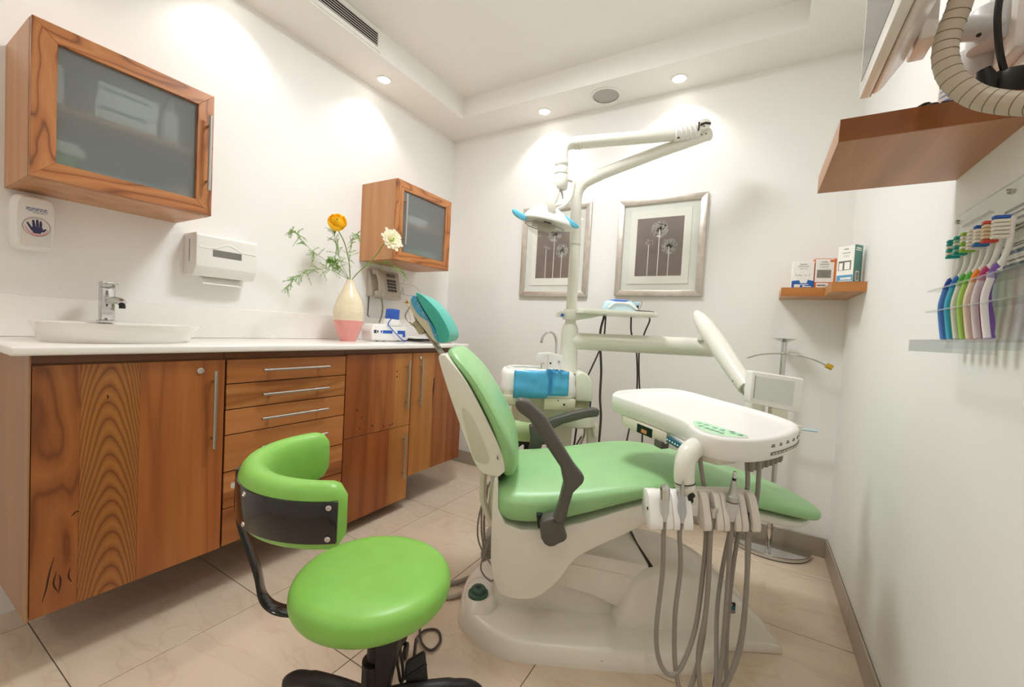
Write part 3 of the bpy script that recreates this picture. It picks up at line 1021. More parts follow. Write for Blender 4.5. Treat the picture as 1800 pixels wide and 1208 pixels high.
inner_ = MB()
for L_, (nn, rad, t1) in enumerate(((3, 0.013, 0.30), (4, 0.019, 0.42), (5, 0.025, 0.52), (6, 0.031, 0.62), (6, 0.036, 0.72))):
    for i in range(nn):
        q = shell_petal(rad, 2 * math.pi * i / nn + L_ * 0.7, 2.6 * math.pi / nn / 1.6, 2.2, t1, 0.02)
        inner_.add(q.v, q.f)
emit('inner_petals', inner_, M_YEL, t, kind='stuff')
for i in range(9):
    q = shell_petal(0.0410 + 0.0018 * (i % 3), 2 * math.pi * i / 9 + 0.2, 0.62, 2.75, 0.86 + 0.10 * (i % 2), 0.10 if i % 4 else 0.24)
    emit('petal', q, M_YEL, t)
emit('flower_eye', MB().ball(FC + bz * 0.030, 0.006, 0.006, 0.005, 10, 6), mat('green flower eye', '7f9a2e', 0.6), t)

# white daisy-like flower
FC = Vector((-1.79, 1.652, 1.525))
t = thing('white_chrysanthemum', 'ivory chrysanthemum leaning out of the vase toward the small cabinet', 'flower', MOUTH + Vector((0, 0.008, 0)))
st = smooth_path([MOUTH + Vector((0.0, 0.004, -0.06)), MOUTH + Vector((0.002, 0.006, 0)), MOUTH + Vector((0.035, 0.020, 0.050)), MOUTH + Vector((0.095, 0.075, 0.140)), FC + Vector((-0.012, -0.035, -0.022))], 6)
emit('stem', MB().tube(st, 0.0026, 8), M_STEM, t)
bx, by, bz = basis((0.85, -0.15, 0.25))
emit('flower_eye', MB().ball(FC + bz * 0.012, 0.012, 0.012, 0.010, 12, 6), mat('lime flower centre', 'c9d67a', 0.6), t)
emit('eye_dot', MB().ball(FC + bz * 0.021, 0.005, 0.005, 0.004, 10, 6), mat('dark flower dot', '4a4a1e', 0.6), t)
for L_, (nn, ln, tl, wd) in enumerate(((15, 0.062, 0.05, 0.0095), (13, 0.052, 0.30, 0.0085), (11, 0.036, 0.60, 0.007))):
    for i in range(nn):
        an = 2 * math.pi * i / nn + L_ * 0.25
        dr = bx * math.cos(an) + by * math.sin(an)
        sd = bz.cross(dr)
        q = ln * (1 + 0.12 * math.sin(i * 2.7 + L_))
        v_, f_ = petal(0.25, wd, q, 0.5, 4, 2)
        ax = (dr * math.cos(tl) + bz * math.sin(tl))
        zz = (-dr * math.sin(tl) + bz * math.cos(tl))
        emit('petal', MB().add([FC + dr * 0.004 + ax * a + sd * b + zz * c for a, b, c in v_], f_), M_WPET, t)


def fern(label, pts, spread, dens, seed):
    rr = random.Random(seed)
    t = thing('asparagus_fern', label, 'fern', MOUTH, group='fern sprigs in the vase')
    P = smooth_path([MOUTH + Vector((0, 0, -0.05)), MOUTH] + [Vector(p) for p in pts], 8)
    emit('stem', MB().tube(P, [0.0016 * (1 - 0.6 * i / len(P)) for i in range(len(P))], 5), M_STEM, t)
    fo = MB()

    def needles(Q, n_, ln):
        for i in range(n_):
            k_ = rr.uniform(0.05, 1) * (len(Q) - 1)
            j = min(int(k_), len(Q) - 2)
            p = Q[j].lerp(Q[j + 1], k_ - j)
            tdir = (Q[j + 1] - Q[j]).normalized()
            d_ = (tdir * rr.uniform(0.1, 0.9) + Vector((rr.gauss(0, 0.6), rr.gauss(0, 0.6), rr.gauss(0, 0.6)))).normalized()
            e_ = p + d_ * ln * rr.uniform(0.5, 1.1)
            s_ = d_.orthogonal().normalized() * 0.0006
            s2 = d_.cross(s_)
            fo.add([p + s_, p - s_ * 0.5 + s2, p - s_ * 0.5 - s2, e_], [(0, 1, 3), (1, 2, 3), (2, 0, 3)])
    start = int(len(P) * 0.42)
    for b in range(int(dens * 1.4)):
        k_ = rr.randint(start, len(P) - 2)
        p = P[k_]
        tdir = (P[k_ + 1] - P[k_ - 1]).normalized()
        ln = spread * rr.uniform(0.45, 1.0) * (1.15 - 0.6 * k_ / len(P))
        d_ = (tdir * 0.8 + Vector((rr.gauss(0, 0.30), rr.gauss(0, 0.75), rr.gauss(-0.1, 0.75)))).normalized()
        Q = [p + d_ * ln * i / 5 + Vector((0, 0, -0.25 * ln * (i / 5) ** 2)) for i in range(6)]
        Q = [Vector((max(q.x, LW + 0.025), q.y, q.z)) for q in Q]
        fo.tube(Q, 0.0006, 3, cap=False)
        needles(Q, 60, 0.009)
    needles(P[start:], 40, 0.010)
    emit('foliage', fo, M_FERN, t, kind='stuff', smooth=False)


fern('long drooping fern sprig spreading away from the small cabinet', [(-1.95, 1.46, 1.305), (-1.95, 1.38, 1.325), (-1.94, 1.27, 1.305), (-1.93, 1.19, 1.255), (-1.93, 1.145, 1.200)], 0.085, 26, 3)
fern('arching fern sprig with the highest tip on the far side of the vase', [(-1.96, 1.45, 1.33), (-1.96, 1.37, 1.37), (-1.955, 1.28, 1.41), (-1.95, 1.20, 1.47), (-1.95, 1.17, 1.49)], 0.085, 22, 5)
fern('upright fern sprig behind the yellow bloom', [(-1.99, 1.49, 1.37), (-2.0, 1.47, 1.44), (-2.0, 1.45, 1.50), (-2.0, 1.44, 1.545)], 0.095, 26, 8)
fern('dense tufted fern sprig just above the vase mouth', [(-1.97, 1.48, 1.335), (-1.97, 1.45, 1.36), (-1.96, 1.42, 1.375), (-1.96, 1.39, 1.375)], 0.07, 40, 11)
fern('upright fern sprig between the two blooms', [(-1.98, 1.53, 1.38), (-1.99, 1.545, 1.46), (-1.99, 1.56, 1.53), (-1.99, 1.585, 1.555)], 0.085, 20, 14)
fern('small fern sprig hanging under the small wall cabinet', [(-1.90, 1.60, 1.385), (-1.87, 1.70, 1.405), (-1.865, 1.78, 1.395), (-1.865, 1.86, 1.345)], 0.06, 16, 17)

# ------------------------------------------------------------------ telephone and small things over the counter
t = thing('telephone', 'beige push button telephone hung on the wall beside the vase', 'telephone', (LW, 1.905, 1.215))
M_PHONE = mat('beige phone plastic', 'b9b1a3', 0.4, var=0.03)
sd = [(LW, 1.215), (LW, 1.395), (LW + 0.035, 1.400), (LW + 0.075, 1.232), (LW + 0.068, 1.216)]
emit('housing', MB().prism(sd, 1.865, 2.030, XZ), M_PHONE, t, bevel=0.006, seg=3)
emit('cradle', MB().prism([(LW, 1.225), (LW, 1.385), (LW + 0.025, 1.385), (LW + 0.055, 1.238), (LW + 0.045, 1.225)], 1.795, 1.866, XZ), M_PHONE, t, bevel=0.005)
fnx = lambda z: LW + 0.035 + (1.400 - z) / 0.168 * 0.040
hs = MB()
Q = [(fnx(z) + o_, 1.832, z) for z, o_ in ((1.392, 0.012), (1.375, 0.026), (1.35, 0.036), (1.31, 0.040), (1.27, 0.036), (1.248, 0.026), (1.232, 0.012))]
hs.tube(smooth_path(Q, 4), 0.017, 12, flat=1.4, updir=(1, 0, 0))
hs.obox((fnx(1.383) + 0.006, 1.832, 1.382), (1, 0, 0.25), (0, 1, 0), (-0.25, 0, 1), 0.012, 0.026, 0.017)
hs.obox((fnx(1.243) + 0.006, 1.832, 1.243), (1, 0, 0.25), (0, 1, 0), (-0.25, 0, 1), 0.012, 0.026, 0.017)
emit('handset', hs, M_PHONE, t, bevel=0.003)
nx, nz = Vector((0.168, 0, 0.040)).normalized().x, Vector((0.168, 0, 0.040)).normalized().z
emit('display', MB().obox((fnx(1.375) + 0.001, 1.955, 1.372), (nx, 0, nz), (0, 1, 0), (-nz, 0, nx), 0.0012, 0.038, 0.012), mat('dark grey display', '6d6a66', 0.3), t)
for i in range(4):
    for j in range(3):
        z = 1.338 - i * 0.021
        emit('key', MB().obox((fnx(z) + 0.002, 1.928 + j * 0.026, z), (nx, 0, nz), (0, 1, 0), (-nz, 0, nx), 0.002, 0.010, 0.0075), mat('charcoal keys', '4c4945', 0.5), t)
cc = []
for i in range(150):
    f = i / 149
    base_ = Vector((LW + 0.055, 1.872, 1.222)).lerp(Vector((LW + 0.04, 1.878, 1.06)), f) + Vector((0, 0.018 * math.sin(f * math.pi), -0.0))
    a = f * 2 * math.pi * 26
    cc.append(base_ + Vector((0.005 * math.cos(a), 0.005 * math.sin(a), 0)))
emit('coiled_cord', MB().tube(cc, 0.0016, 5), mat('grey coil cord', '8d877c', 0.5), t)
emit('line_cord', MB().tube([(LW + 0.006, 1.815, 1.225), (LW + 0.006, 1.812, 1.10), (LW + 0.02, 1.812, 1.095)], 0.003, 6), M_CORD, t)

t = thing('pouch_sealer', 'white bench device with royal blue stripe and blue topped column', 'device', (-1.90, 1.78, 0.9505))
SX0, SX1 = -1.985, -1.895
emit('housing', MB().prism([(1.640, 0.957), (1.632, 1.015), (1.650, 1.052), (1.76, 1.055), (1.90, 1.048), (1.925, 1.020), (1.928, 0.960), (1.80, 0.953)], SX0, SX1, YZ), M_WHITE, t, bevel=0.010, seg=3)
emit('column', MB().prism([(1.757, 1.045), (1.765, 1.088), (1.840, 1.083), (1.848, 1.068), (1.872, 1.048)], -1.945, SX1 + 0.004, YZ), M_WHITE, t, bevel=0.003)
emit('column_head', MB().prism([(1.766, 1.088), (1.772, 1.142), (1.778, 1.148), (1.838, 1.146), (1.843, 1.141), (1.840, 1.084)], -1.940, SX1 + 0.002, YZ), M_BLUE, t, bevel=0.003)
emit('stripe', MB().box(SX1, SX1 + 0.0008, 1.700, 1.790, 0.998, 1.017), M_BLUE, t)
emit('stripe', MB().box(SX1, SX1 + 0.0008, 1.832, 1.895, 0.996, 1.018).box(SX1, SX1 + 0.0008, 1.875, 1.898, 0.978, 0.996), M_BLUE, t)
emit('dark_badge', MB().box(SX1, SX1 + 0.0008, 1.650, 1.682, 0.999, 1.018), M_NAVY, t)
for y in (1.678, 1.704):
    emit('ring_mark', MB().tube([(SX1 + 0.0012, y + 0.0095 * math.cos(a), 1.009 + 0.0095 * math.sin(a)) for a in [2 * math.pi * i / 24 for i in range(24)]], 0.0022, 6, closed=True), M_PAPER, t)
for y in (1.69, 1.745, 1.86):
    emit('foot', MB().lathe([(0.006, 0), (0.006, 0.007)], (SX1 - 0.02, y, 0.9505), n=12), M_BLACK, t)
bc = smooth_path([(SX1 + 0.006, 1.772, 1.088), (SX1 + 0.007, 1.750, 1.065), (SX1 + 0.008, 1.748, 1.05), (SX1 + 0.012, 1.780, 1.02), (SX1 + 0.02, 1.835, 0.975), (SX1 + 0.028, 1.862, 0.956), (SX1 + 0.022, 1.885, 0.956)], 5)
emit('blue_cord', MB().tube(bc, 0.003, 8), M_BLUE, t)

t = thing('magazine', 'dark glossy magazine lying at the end of the counter', 'magazine', (-1.76, 1.97, 0.9505))
emit('pages', MB().box(-1.862, -1.672, 1.872, 2.085, 0.9505, 0.9555), M_PAPER, t)
emit('cover', MB().box(-1.865, -1.670, 1.870, 2.088, 0.9556, 0.9566), mat('black glossy cover', '2b2828', 0.15), t)
cv = [(a, 1.90 + 0.00, 0) for a in ()]
sw = smooth_path([(-1.70, 1.872, 0.9571), (-1.72, 1.93, 0.9571), (-1.77, 1.99, 0.9571), (-1.86, 2.03, 0.9571)], 5)
emit('cover_curve', MB().tube(sw, 0.010, 4, flat=0.04, updir=(0, 1, 0)), M_STEEL, t)
t = thing('black_folder', 'flat black folder behind the headrest on the counter', 'folder', (-1.98, 2.10, 0.9505))
emit('folder_body', MB().box(-2.10, -1.885, 1.975, 2.220, 0.9505, 0.968), M_BLACK, t, bevel=0.002)
emit('paper_sheet', MB().box(-2.09, -1.90, 1.985, 2.210, 0.9685, 0.975), M_PAPER, t)
t = thing('clear_bag', 'crumpled clear plastic bag behind the vase on the counter', 'bag', (-2.07, 1.60, 0.9505))
bg = MB().ball((-2.075, 1.60, 0.99), 0.04, 0.055, 0.038, 12, 7)
rr = random.Random(4)
bg.v = [(a + rr.uniform(-0.008, 0.008), b + rr.uniform(-0.008, 0.008), max(0.9508, c + rr.uniform(-0.008, 0.008))) for a, b, c in bg.v]
emit('film', bg, M_CLEAR, t)
emit('bag_tie', MB().tube(smooth_path([(-2.04, 1.585, 1.02), (-2.03, 1.61, 1.035), (-2.035, 1.62, 1.015), (-2.02, 1.60, 1.01)], 4), 0.002, 6), M_INK, t)

t = thing('wire_holder', 'thin wire hoop holder on the wall beside the telephone', 'wire rack', (LW, 2.12, 1.25))
wl = smooth_path([(LW + 0.004, 2.035, 1.335), (LW + 0.02, 2.09, 1.338), (LW + 0.05, 2.155, 1.333), (LW + 0.06, 2.215, 1.305), (LW + 0.05, 2.225, 1.275), (LW + 0.03, 2.17, 1.262), (LW + 0.012, 2.09, 1.266), (LW + 0.006, 2.07, 1.272)], 6)
emit('hoop', MB().tube(wl, 0.0018, 6), M_STEEL, t)
emit('bracket', MB().tube([(LW + 0.006, 2.085, 1.268), (LW + 0.01, 2.102, 1.315), (LW + 0.012, 2.11, 1.262)], 0.0025, 6), M_STEEL, t)
t = thing('orange_funnel', 'tiny orange cone hanging from the wire hoop on a yellow cord', 'hook', (LW + 0.03, 2.125, 1.20))
emit('cone', MB().lathe([(0.016, 0), (0.002, 0.022)], (LW + 0.03, 2.125, 1.205), n=16), mat('amber plastic', 'd79a2e', 0.4), t)
emit('cord', MB().tube(smooth_path([(LW + 0.03, 2.125, 1.258), (LW + 0.03, 2.125, 1.227)], 3), 0.0012, 5), M_PAPER, t)
emit('yellow_cord', MB().tube(smooth_path([(LW + 0.03, 2.128, 1.206), (LW + 0.03, 2.145, 1.16), (LW + 0.03, 2.165, 1.10), (LW + 0.035, 2.17, 1.05)], 4), 0.0016, 5), mat('yellow cord', 'd9ac4a', 0.5), t)
t = thing('wall_socket', 'white double wall socket above the counter beside the vase', 'socket', (LW + 0.008, 2.0, 1.10))
emit('plate', MB().box(LW + 0.0005, LW + 0.009, 1.93, 2.06, 1.100, 1.165), M_WHITE, t, bevel=0.002)
for y in (1.962, 2.028):
    emit('socket_insert', MB().lathe([(0.020, 0), (0.020, 0.002), (0.017, 0.001), (0.001, 0.001)], (LW + 0.009, y, 1.132), axis=(1, 0, 0), n=20), M_WHITE, t)

# ------------------------------------------------------------------ pictures


def dandelion(m, px, pz, r_, y, seed, half=False):
    rr = random.Random(seed)
    n_ = int(240 if not half else 44)
    for i in range(n_):
        a = rr.uniform(0, 2 * math.pi)
        q = r_ * math.sqrt(rr.uniform(0.02, 1))
        if half and math.sin(a) < -0.3:
            continue
        cx, cz = px + q * math.cos(a), pz + q * math.sin(a)
        s_ = r_ * 0.10
        for k_ in range(3):
            b = a + (k_ - 1) * 0.7 + rr.uniform(-0.2, 0.2)
            d_ = Vector((math.cos(b), 0, math.sin(b)))
            e_ = Vector((-math.sin(b), 0, math.cos(b)))
            c = Vector((cx, y, cz))
            m.add([c - e_ * s_ * 0.30, c + e_ * s_ * 0.30, c + d_ * s_ * 1.7], [(0, 1, 2)])
        if not half:
            d_ = Vector((math.cos(a), 0, math.sin(a)))
            e_ = Vector((-math.sin(a), 0, math.cos(a)))
            c = Vector((px, y, pz))
            m.add([c + e_ * 0.0006, c - e_ * 0.0006, c + d_ * q], [(0, 1, 2)])


def picture(label, x0, x1, z0, z1, seed):
    t = thing('framed_picture', label, 'picture', ((x0 + x1) / 2, BW, z0), group='framed dandelion pictures')
    yf, yb = BW - 0.026, BW - 0.001
    fw_ = 0.036
    for nm, poly in (('frame_side', [(x0, z0), (x0 + fw_, z0 + fw_), (x0 + fw_, z1 - fw_), (x0, z1)]), ('frame_side', [(x1, z0), (x1, z1), (x1 - fw_, z1 - fw_), (x1 - fw_, z0 + fw_)]),
                     ('frame_side', [(x0, z0), (x1, z0), (x1 - fw_, z0 + fw_), (x0 + fw_, z0 + fw_)]), ('frame_side', [(x0, z1), (x0 + fw_, z1 - fw_), (x1 - fw_, z1 - fw_), (x1, z1)])):
        emit(nm, MB().prism(poly, yf, yb, XZ), M_SILVER, t, bevel=0.0025)
    emit('backing_board', MB().box(x0 + fw_, x1 - fw_, yb - 0.010, yb - 0.002, z0 + fw_, z1 - fw_), mat('grey green mount', 'e6e6e1', 0.7), t)
    W, H = x1 - x0, z1 - z0
    a0, a1, b0, b1 = x0 + W * 0.155, x1 - W * 0.155, z0 + H * 0.125, z1 - H * 0.125
    emit('passepartout', MB().box(a0, a1, yb - 0.015, yb - 0.0102, b0, b1), M_MAT, t, bevel=0.0006, seg=1)
    c0, c1, d0, d1 = x0 + W * 0.235, x1 - W * 0.235, z0 + H * 0.205, z1 - H * 0.205
    pr = emit('print', MB().box(c0, c1, yb - 0.0158, yb - 0.0151, d0, d1), M_PRINT, t)
    sd_ = MB()
    y = yb - 0.0162
    w_, h_ = c1 - c0, d1 - d0
    for px, pz, r_, half, wd in ((c0 + 0.50 * w_, d0 + 0.80 * h_, 0.17 * w_, False, 0.0045), (c0 + 0.72 * w_, d0 + 0.50 * h_, 0.155 * w_, False, 0.0042), (c0 + 0.28 * w_, d0 + 0.55 * h_, 0.10 * w_, True, 0.0042)):
        sd_.box(px - wd / 2 - 0.001, px + wd / 2 - 0.001, y - 0.0001, y + 0.0001, d0, pz)
        dandelion(sd_, px, pz, r_, y, seed + int(px * 100), half)
    emit('dandelion_drawing', sd_, M_SEED, pr, smooth=False)
    emit('glass', MB().box(x0 + fw_ - 0.002, x1 - fw_ + 0.002, yb - 0.0195, yb - 0.0180, z0 + fw_ - 0.002, z1 - fw_ + 0.002), M_PANE, t)


picture('silver framed dandelion photograph partly hidden behind the lamp pole', -1.478, -0.972, 1.302, 1.921, 1)
picture('silver framed dandelion photograph hanging clear of the lamp pole', -0.790, -0.284, 1.310, 1.900, 2)

# ------------------------------------------------------------------ treatment chair (built along u, across v)
CV = 1.55
t = chair = thing('dental_chair', 'mint green reclined dental chair on a white lacquered base', 'dental chair', K(0.42, CV, 0), KROT)


def Rv(u):
    return lambda a, b: (u, a, b)


def cushion(st_, v0=CV, e=3.2, n=36):
    return MB().loft([superring((v0, (zt + zb) / 2), hw, (zt - zb) / 2, e, n, Rv(u)) for u, zt, zb, hw in st_])


def resample(st_, sub=3):
    P = smooth_path([(a, b, c) for a, b, c, d_ in st_], sub)
    Q = smooth_path([(d_, 0, 0) for a, b, c, d_ in st_], sub)
    return [(p.x, p.y, p.z, max(q.x, 0.01)) for p, q in zip(P, Q)]


seat_st = [(-0.030, 0.520, 0.490, 0.12), (-0.027, 0.545, 0.465, 0.215), (0.0, 0.560, 0.437, 0.250), (0.05, 0.563, 0.428, 0.264), (0.15, 0.572, 0.437, 0.270), (0.27, 0.588, 0.474, 0.270), (0.40, 0.608, 0.520, 0.268), (0.52, 0.618, 0.552, 0.262),
           (0.65, 0.608, 0.548, 0.250), (0.80, 0.578, 0.520, 0.235), (0.95, 0.545, 0.484, 0.205), (1.05, 0.517, 0.458, 0.170), (1.11, 0.498, 0.450, 0.125), (1.128, 0.484, 0.462, 0.06)]
emit('seat_cushion', cushion(resample(seat_st)).xf(lambda a, b, c: (a, b, c)), M_MINT, t, k=True)
leg_st = [(0.40, 0.515, 0.455, 0.22), (0.55, 0.548, 0.485, 0.22), (0.70, 0.540, 0.495, 0.215), (0.85, 0.508, 0.462, 0.195), (1.0, 0.470, 0.435, 0.16), (1.08, 0.452, 0.432, 0.11)]
emit('leg_rest_shell', cushion(resample(leg_st), e=4), M_CREAM, t, k=True)
shell = [(-0.033, 0.585), (-0.036, 0.536), (-0.034, 0.426), (-0.028, 0.296), (-0.004, 0.222), (0.03, 0.200), (0.09, 0.197), (0.135, 0.212), (0.196, 0.271), (0.238, 0.335), (0.308, 0.382), (0.396, 0.428), (0.50, 0.490), (0.60, 0.505), (0.60, 0.535), (0.50, 0.545), (0.396, 0.512), (0.266, 0.462), (0.15, 0.432), (0.06, 0.424), (0.01, 0.440), (-0.015, 0.49), (-0.022, 0.585)]
emit('seat_shell', MB().prism(smooth2(shell[:13], 3, False) + shell[13:], 1.305, 1.795, UZ), M_CREAM, t, k=True, bevel=0.014, seg=3)
sb = MB().tube(smooth_path([(-0.070, 1.45, 0.600), (-0.075, 1.45, 0.53), (-0.072, 1.45, 0.460), (-0.05, 1.45, 0.40), (-0.015, 1.45, 0.345)], 5), 0.012, 10, flat=2.0, updir=(1, 0, 0))
emit('rear_strap', sb, M_PALEGREEN, t, k=True)
emit('hinge_block', MB().box(-0.045, -0.01, 1.36, 1.74, 0.56, 0.60), M_BLACK, t, k=True, bevel=0.004)
emit('hinge_arm', MB().prism([(-0.045, 0.60), (-0.02, 0.60), (-0.025, 0.50), (-0.03, 0.44), (-0.05, 0.47)], 1.34, 1.36, UZ), M_STEEL, t, k=True, bevel=0.002)
# lifting link
emit('lift_arm', MB().prism([(0.16, 0.19), (0.20, 0.305), (0.235, 0.305), (0.523, 0.266), (0.57, 0.235), (0.57, 0.13), (0.43, 0.105), (0.33, 0.15)], 1.42, 1.68, UZ), M_CREAM, t, k=True, bevel=0.006)
emit('lift_cover', MB().prism([(0.21, 0.262), (0.215, 0.2645), (0.512, 0.219), (0.507, 0.215)], 1.4165, 1.4205, UZ), M_CREAM, t, k=True, bevel=0.001)
emit('lift_joint_gap', MB().prism([(0.518, 0.2625), (0.521, 0.2685), (0.532, 0.2670), (0.540, 0.2560), (0.530, 0.250)], 1.419, 1.683, UZ), M_DARKGAP, t, k=True)
# base plate and hood
plan = [(-0.143, 1.50), (-0.125, 1.42), (-0.04, 1.335), (0.055, 1.293), (0.237, 1.281), (0.416, 1.274), (0.597, 1.276), (0.70, 1.296), (0.755, 1.345), (0.770, 1.395), (0.770, 1.70), (0.755, 1.76), (0.70, 1.80), (0.5, 1.822), (0.2, 1.822), (0.0, 1.80), (-0.09, 1.73), (-0.135, 1.62)]
pl2 = smooth2(plan, 4, True)


def shrink(p, q, c):
    return [(c[0] + (a - c[0]) * q, c[1] + (b - c[1]) * q) for a, b in p]


pc = (0.32, CV)
prs = []
for q, z in ((1.0, 0.0), (1.0, 0.016), (0.985, 0.030), (0.965, 0.048), (0.945, 0.057), (0.90, 0.060)):
    prs.append([(a, b, z + (0.018 * max(0, 0.15 - a) / 0.3 if z > 0.02 else 0)) for a, b in shrink(pl2, 1.0, pc)] if q == 1.0 else [(pc[0] + (a - pc[0]) * (1 - (1 - q) * 0.6), pc[1] + (b - pc[1]) * q, z + (0.018 * max(0, 0.15 - a) / 0.3)) for a, b in pl2])
emit('base_plate', MB().loft(prs), M_CREAM, t, k=True, ang=60)
bp = MB().loft([superring((-0.062, 1.50), 0.070 * q, 0.115 * q, 2.4, 32, lambda a, b, z=z: (a, b, z)) for q, z in ((1.0, 0.030), (0.97, 0.060), (0.86, 0.085), (0.68, 0.097), (0.4, 0.100))])
bmp = emit('pedal_hump', bp, M_CREAM, t, k=True, ang=60)
emit('height_knob', MB().lathe([(0.037, 0.0), (0.036, 0.010), (0.026, 0.013), (0.026, 0.024), (0.022, 0.028), (0.001, 0.028)], (-0.073, 1.47, 0.097), n=28), M_DARKTEAL, bmp, k=True)
emit('knob_mark', MB().prism([(-0.012, 0.0), (0.0, 0.010), (0.012, 0.0), (0.0, -0.010)], 0.1253, 0.1262, lambda a, b, z: (-0.073 + a, 1.47 + b, z)), M_BLACK, bmp, k=True)
emit('base_body', MB().prism([(-0.02, 0.05), (-0.02, 0.20), (0.10, 0.22), (0.26, 0.20), (0.42, 0.10), (0.46, 0.05)], 1.46, 1.66, UZ), M_CREAM, t, k=True, bevel=0.012, seg=3)
hood = smooth2([(0.405, 0.050), (0.412, 0.085), (0.440, 0.150), (0.475, 0.217), (0.512, 0.250), (0.560, 0.258), (0.646, 0.248), (0.74, 0.215), (0.83, 0.165), (0.915, 0.100), (0.965, 0.045), (0.984, 0.024)], 3, False)
hr = []
for v, q, dz in ((1.392, 0.955, 0.0), (1.398, 0.98, 0.0), (1.412, 1.0, 0.004), (1.43, 1.01, 0.008), (1.57, 1.01, 0.010), (1.68, 1.01, 0.008), (1.70, 1.0, 0.004), (1.712, 0.97, 0.0)):
    ring = [(0.66 + (a - 0.66) * (1 if b < 0.05 else q), v, (0.0 if b < 0.0 else b * q) + dz * min(1, b / 0.2)) for a, b in hood]
    ring = [(0.402, v, 0.0)] + ring + [(0.990, v, 0.0)]
    hr.append(ring)
hd_ = emit('base_hood', MB().loft(hr), M_CREAM, t, k=True, ang=50)
emit('hood_skirt', MB().prism([(0.60, 0.0), (0.60, 0.035), (0.93, 0.035), (0.975, 0.028), (0.992, 0.0)], 1.386, 1.718, UZ), M_CREAM, hd_, k=True, bevel=0.004)
st_ = MB().box(0.789, 0.812, 1.3850, 1.391, 0.136, 0.171)
emit('maker_badge', st_, mat('black badge', '17191a', 0.35), hd_, k=True)
bdg = MB()
for i in range(3):
    bdg.box(0.792 + i * 0.006, 0.7965 + i * 0.006, 1.3842, 1.3852, 0.149, 0.160)
emit('badge_mark', bdg, mat('turquoise ink', '2a7f9c', 0.4), hd_, k=True)
bdg = MB().box(0.7985, 0.802, 1.3842, 1.3852, 0.163, 0.1665)
for i in range(5):
    bdg.box(0.7905 + i * 0.004, 0.7935 + i * 0.004, 1.3842, 1.3852, 0.1445, 0.1462)
    bdg.box(0.7905 + i * 0.004, 0.7930 + i * 0.004, 1.3842, 1.3852, 0.1395, 0.1412)
emit('badge_lettering', bdg, M_PAPER, hd_, k=True)
sc_ = MB()
for a, b in ((0.16, 0.03), (0.335, 0.024), (0.34, 0.03), (0.345, 0.026)):
    sc_.ball((a, 1.280 if a > 0.2 else 1.2895, b - 0.002), 0.004, 0.0012, 0.0016, 6, 4)
emit('paint_chip', sc_, mat('chipped paint', '8a857a', 0.7), t, k=True)

# backrest
S_ = [(-0.020, 0.585), (-0.069, 0.594), (-0.098, 0.625), (-0.129, 0.69), (-0.170, 0.789), (-0.202, 0.87), (-0.232, 0.955), (-0.228, 0.972)]
P_ = [(-0.213, 0.972), (-0.140, 0.888), (-0.070, 0.772), (-0.012, 0.659), (0.0, 0.604)]
emit('backrest_shell', MB().prism(smooth2(S_, 4, False) + smooth2(P_, 4, False), 1.325, 1.775, UZ), M_CREAM, t, k=True, bevel=0.024, seg=4, ang=50)
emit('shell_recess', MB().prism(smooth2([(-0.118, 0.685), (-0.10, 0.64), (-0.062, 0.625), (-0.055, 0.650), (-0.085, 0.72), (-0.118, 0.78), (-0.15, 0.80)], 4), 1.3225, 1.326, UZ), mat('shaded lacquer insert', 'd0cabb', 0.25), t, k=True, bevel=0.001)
emit('shell_slot', MB().prism([(-0.028, 0.655), (-0.025, 0.650), (-0.024, 0.640), (-0.028, 0.645)], 1.3235, 1.3255, UZ), M_BLACK, t, k=True)
pad_st = [(0.008, 0.568, 0.010, 0.16), (0.010, 0.585, 0.026, 0.20), (0.012, 0.62, 0.034, 0.228), (-0.002, 0.685, 0.034, 0.235), (-0.045, 0.775, 0.030, 0.235), (-0.115, 0.885, 0.026, 0.225), (-0.170, 0.945, 0.023, 0.205), (-0.205, 0.975, 0.018, 0.17), (-0.215, 0.983, 0.008, 0.13)]
rs_ = resample(pad_st, 3)
rings = []
for i, (u, z, th, hw) in enumerate(rs_):
    a, b = rs_[max(0, i - 1)], rs_[min(len(rs_) - 1, i + 1)]
    d_ = Vector((b[0] - a[0], b[1] - a[1])).normalized()
    nu, nz_ = d_.y, -d_.x
    rings.append(superring((0, 0), hw, th, 3.0, 32, lambda p, q, u=u, z=z, nu=nu, nz_=nz_: (u + nu * q, CV + p, z + nz_ * q)))
emit('backrest_cushion', MB().loft(rings), M_MINT, t, k=True)

# headrest
hp = smooth2([(-0.336, 1.170), (-0.313, 1.164), (-0.263, 1.120), (-0.226, 1.066), (-0.214, 1.031), (-0.224, 1.010), (-0.246, 1.008), (-0.268, 1.060), (-0.312, 1.125)], 3)
hb = smooth2([(-0.360, 1.136), (-0.340, 1.160), (-0.318, 1.123), (-0.274, 1.058), (-0.250, 1.012), (-0.270, 1.010), (-0.300, 1.043), (-0.342, 1.094)], 3)
hr_ = emit('headrest_back', MB().prism(hb, 1.425, 1.645, UZ), mat('cream vinyl', 'd9d3bd', 0.4), t, k=True, bevel=0.010, seg=3)
emit('headrest_cushion', MB().prism(hp, 1.41, 1.66, UZ), M_TEAL, t, k=True, bevel=0.020, seg=4, ang=60)
film = smooth2([(-0.3545, 1.142), (-0.340, 1.163), (-0.314, 1.120), (-0.271, 1.058), (-0.247, 1.012), (-0.262, 1.012), (-0.283, 1.058), (-0.295, 1.078), (-0.325, 1.096)], 3)
emit('plastic_cover', MB().prism(film, 1.421, 1.649, UZ), M_BLUEFILM, t, k=True, bevel=0.005)
fold_ = MB()
rr = random.Random(12)
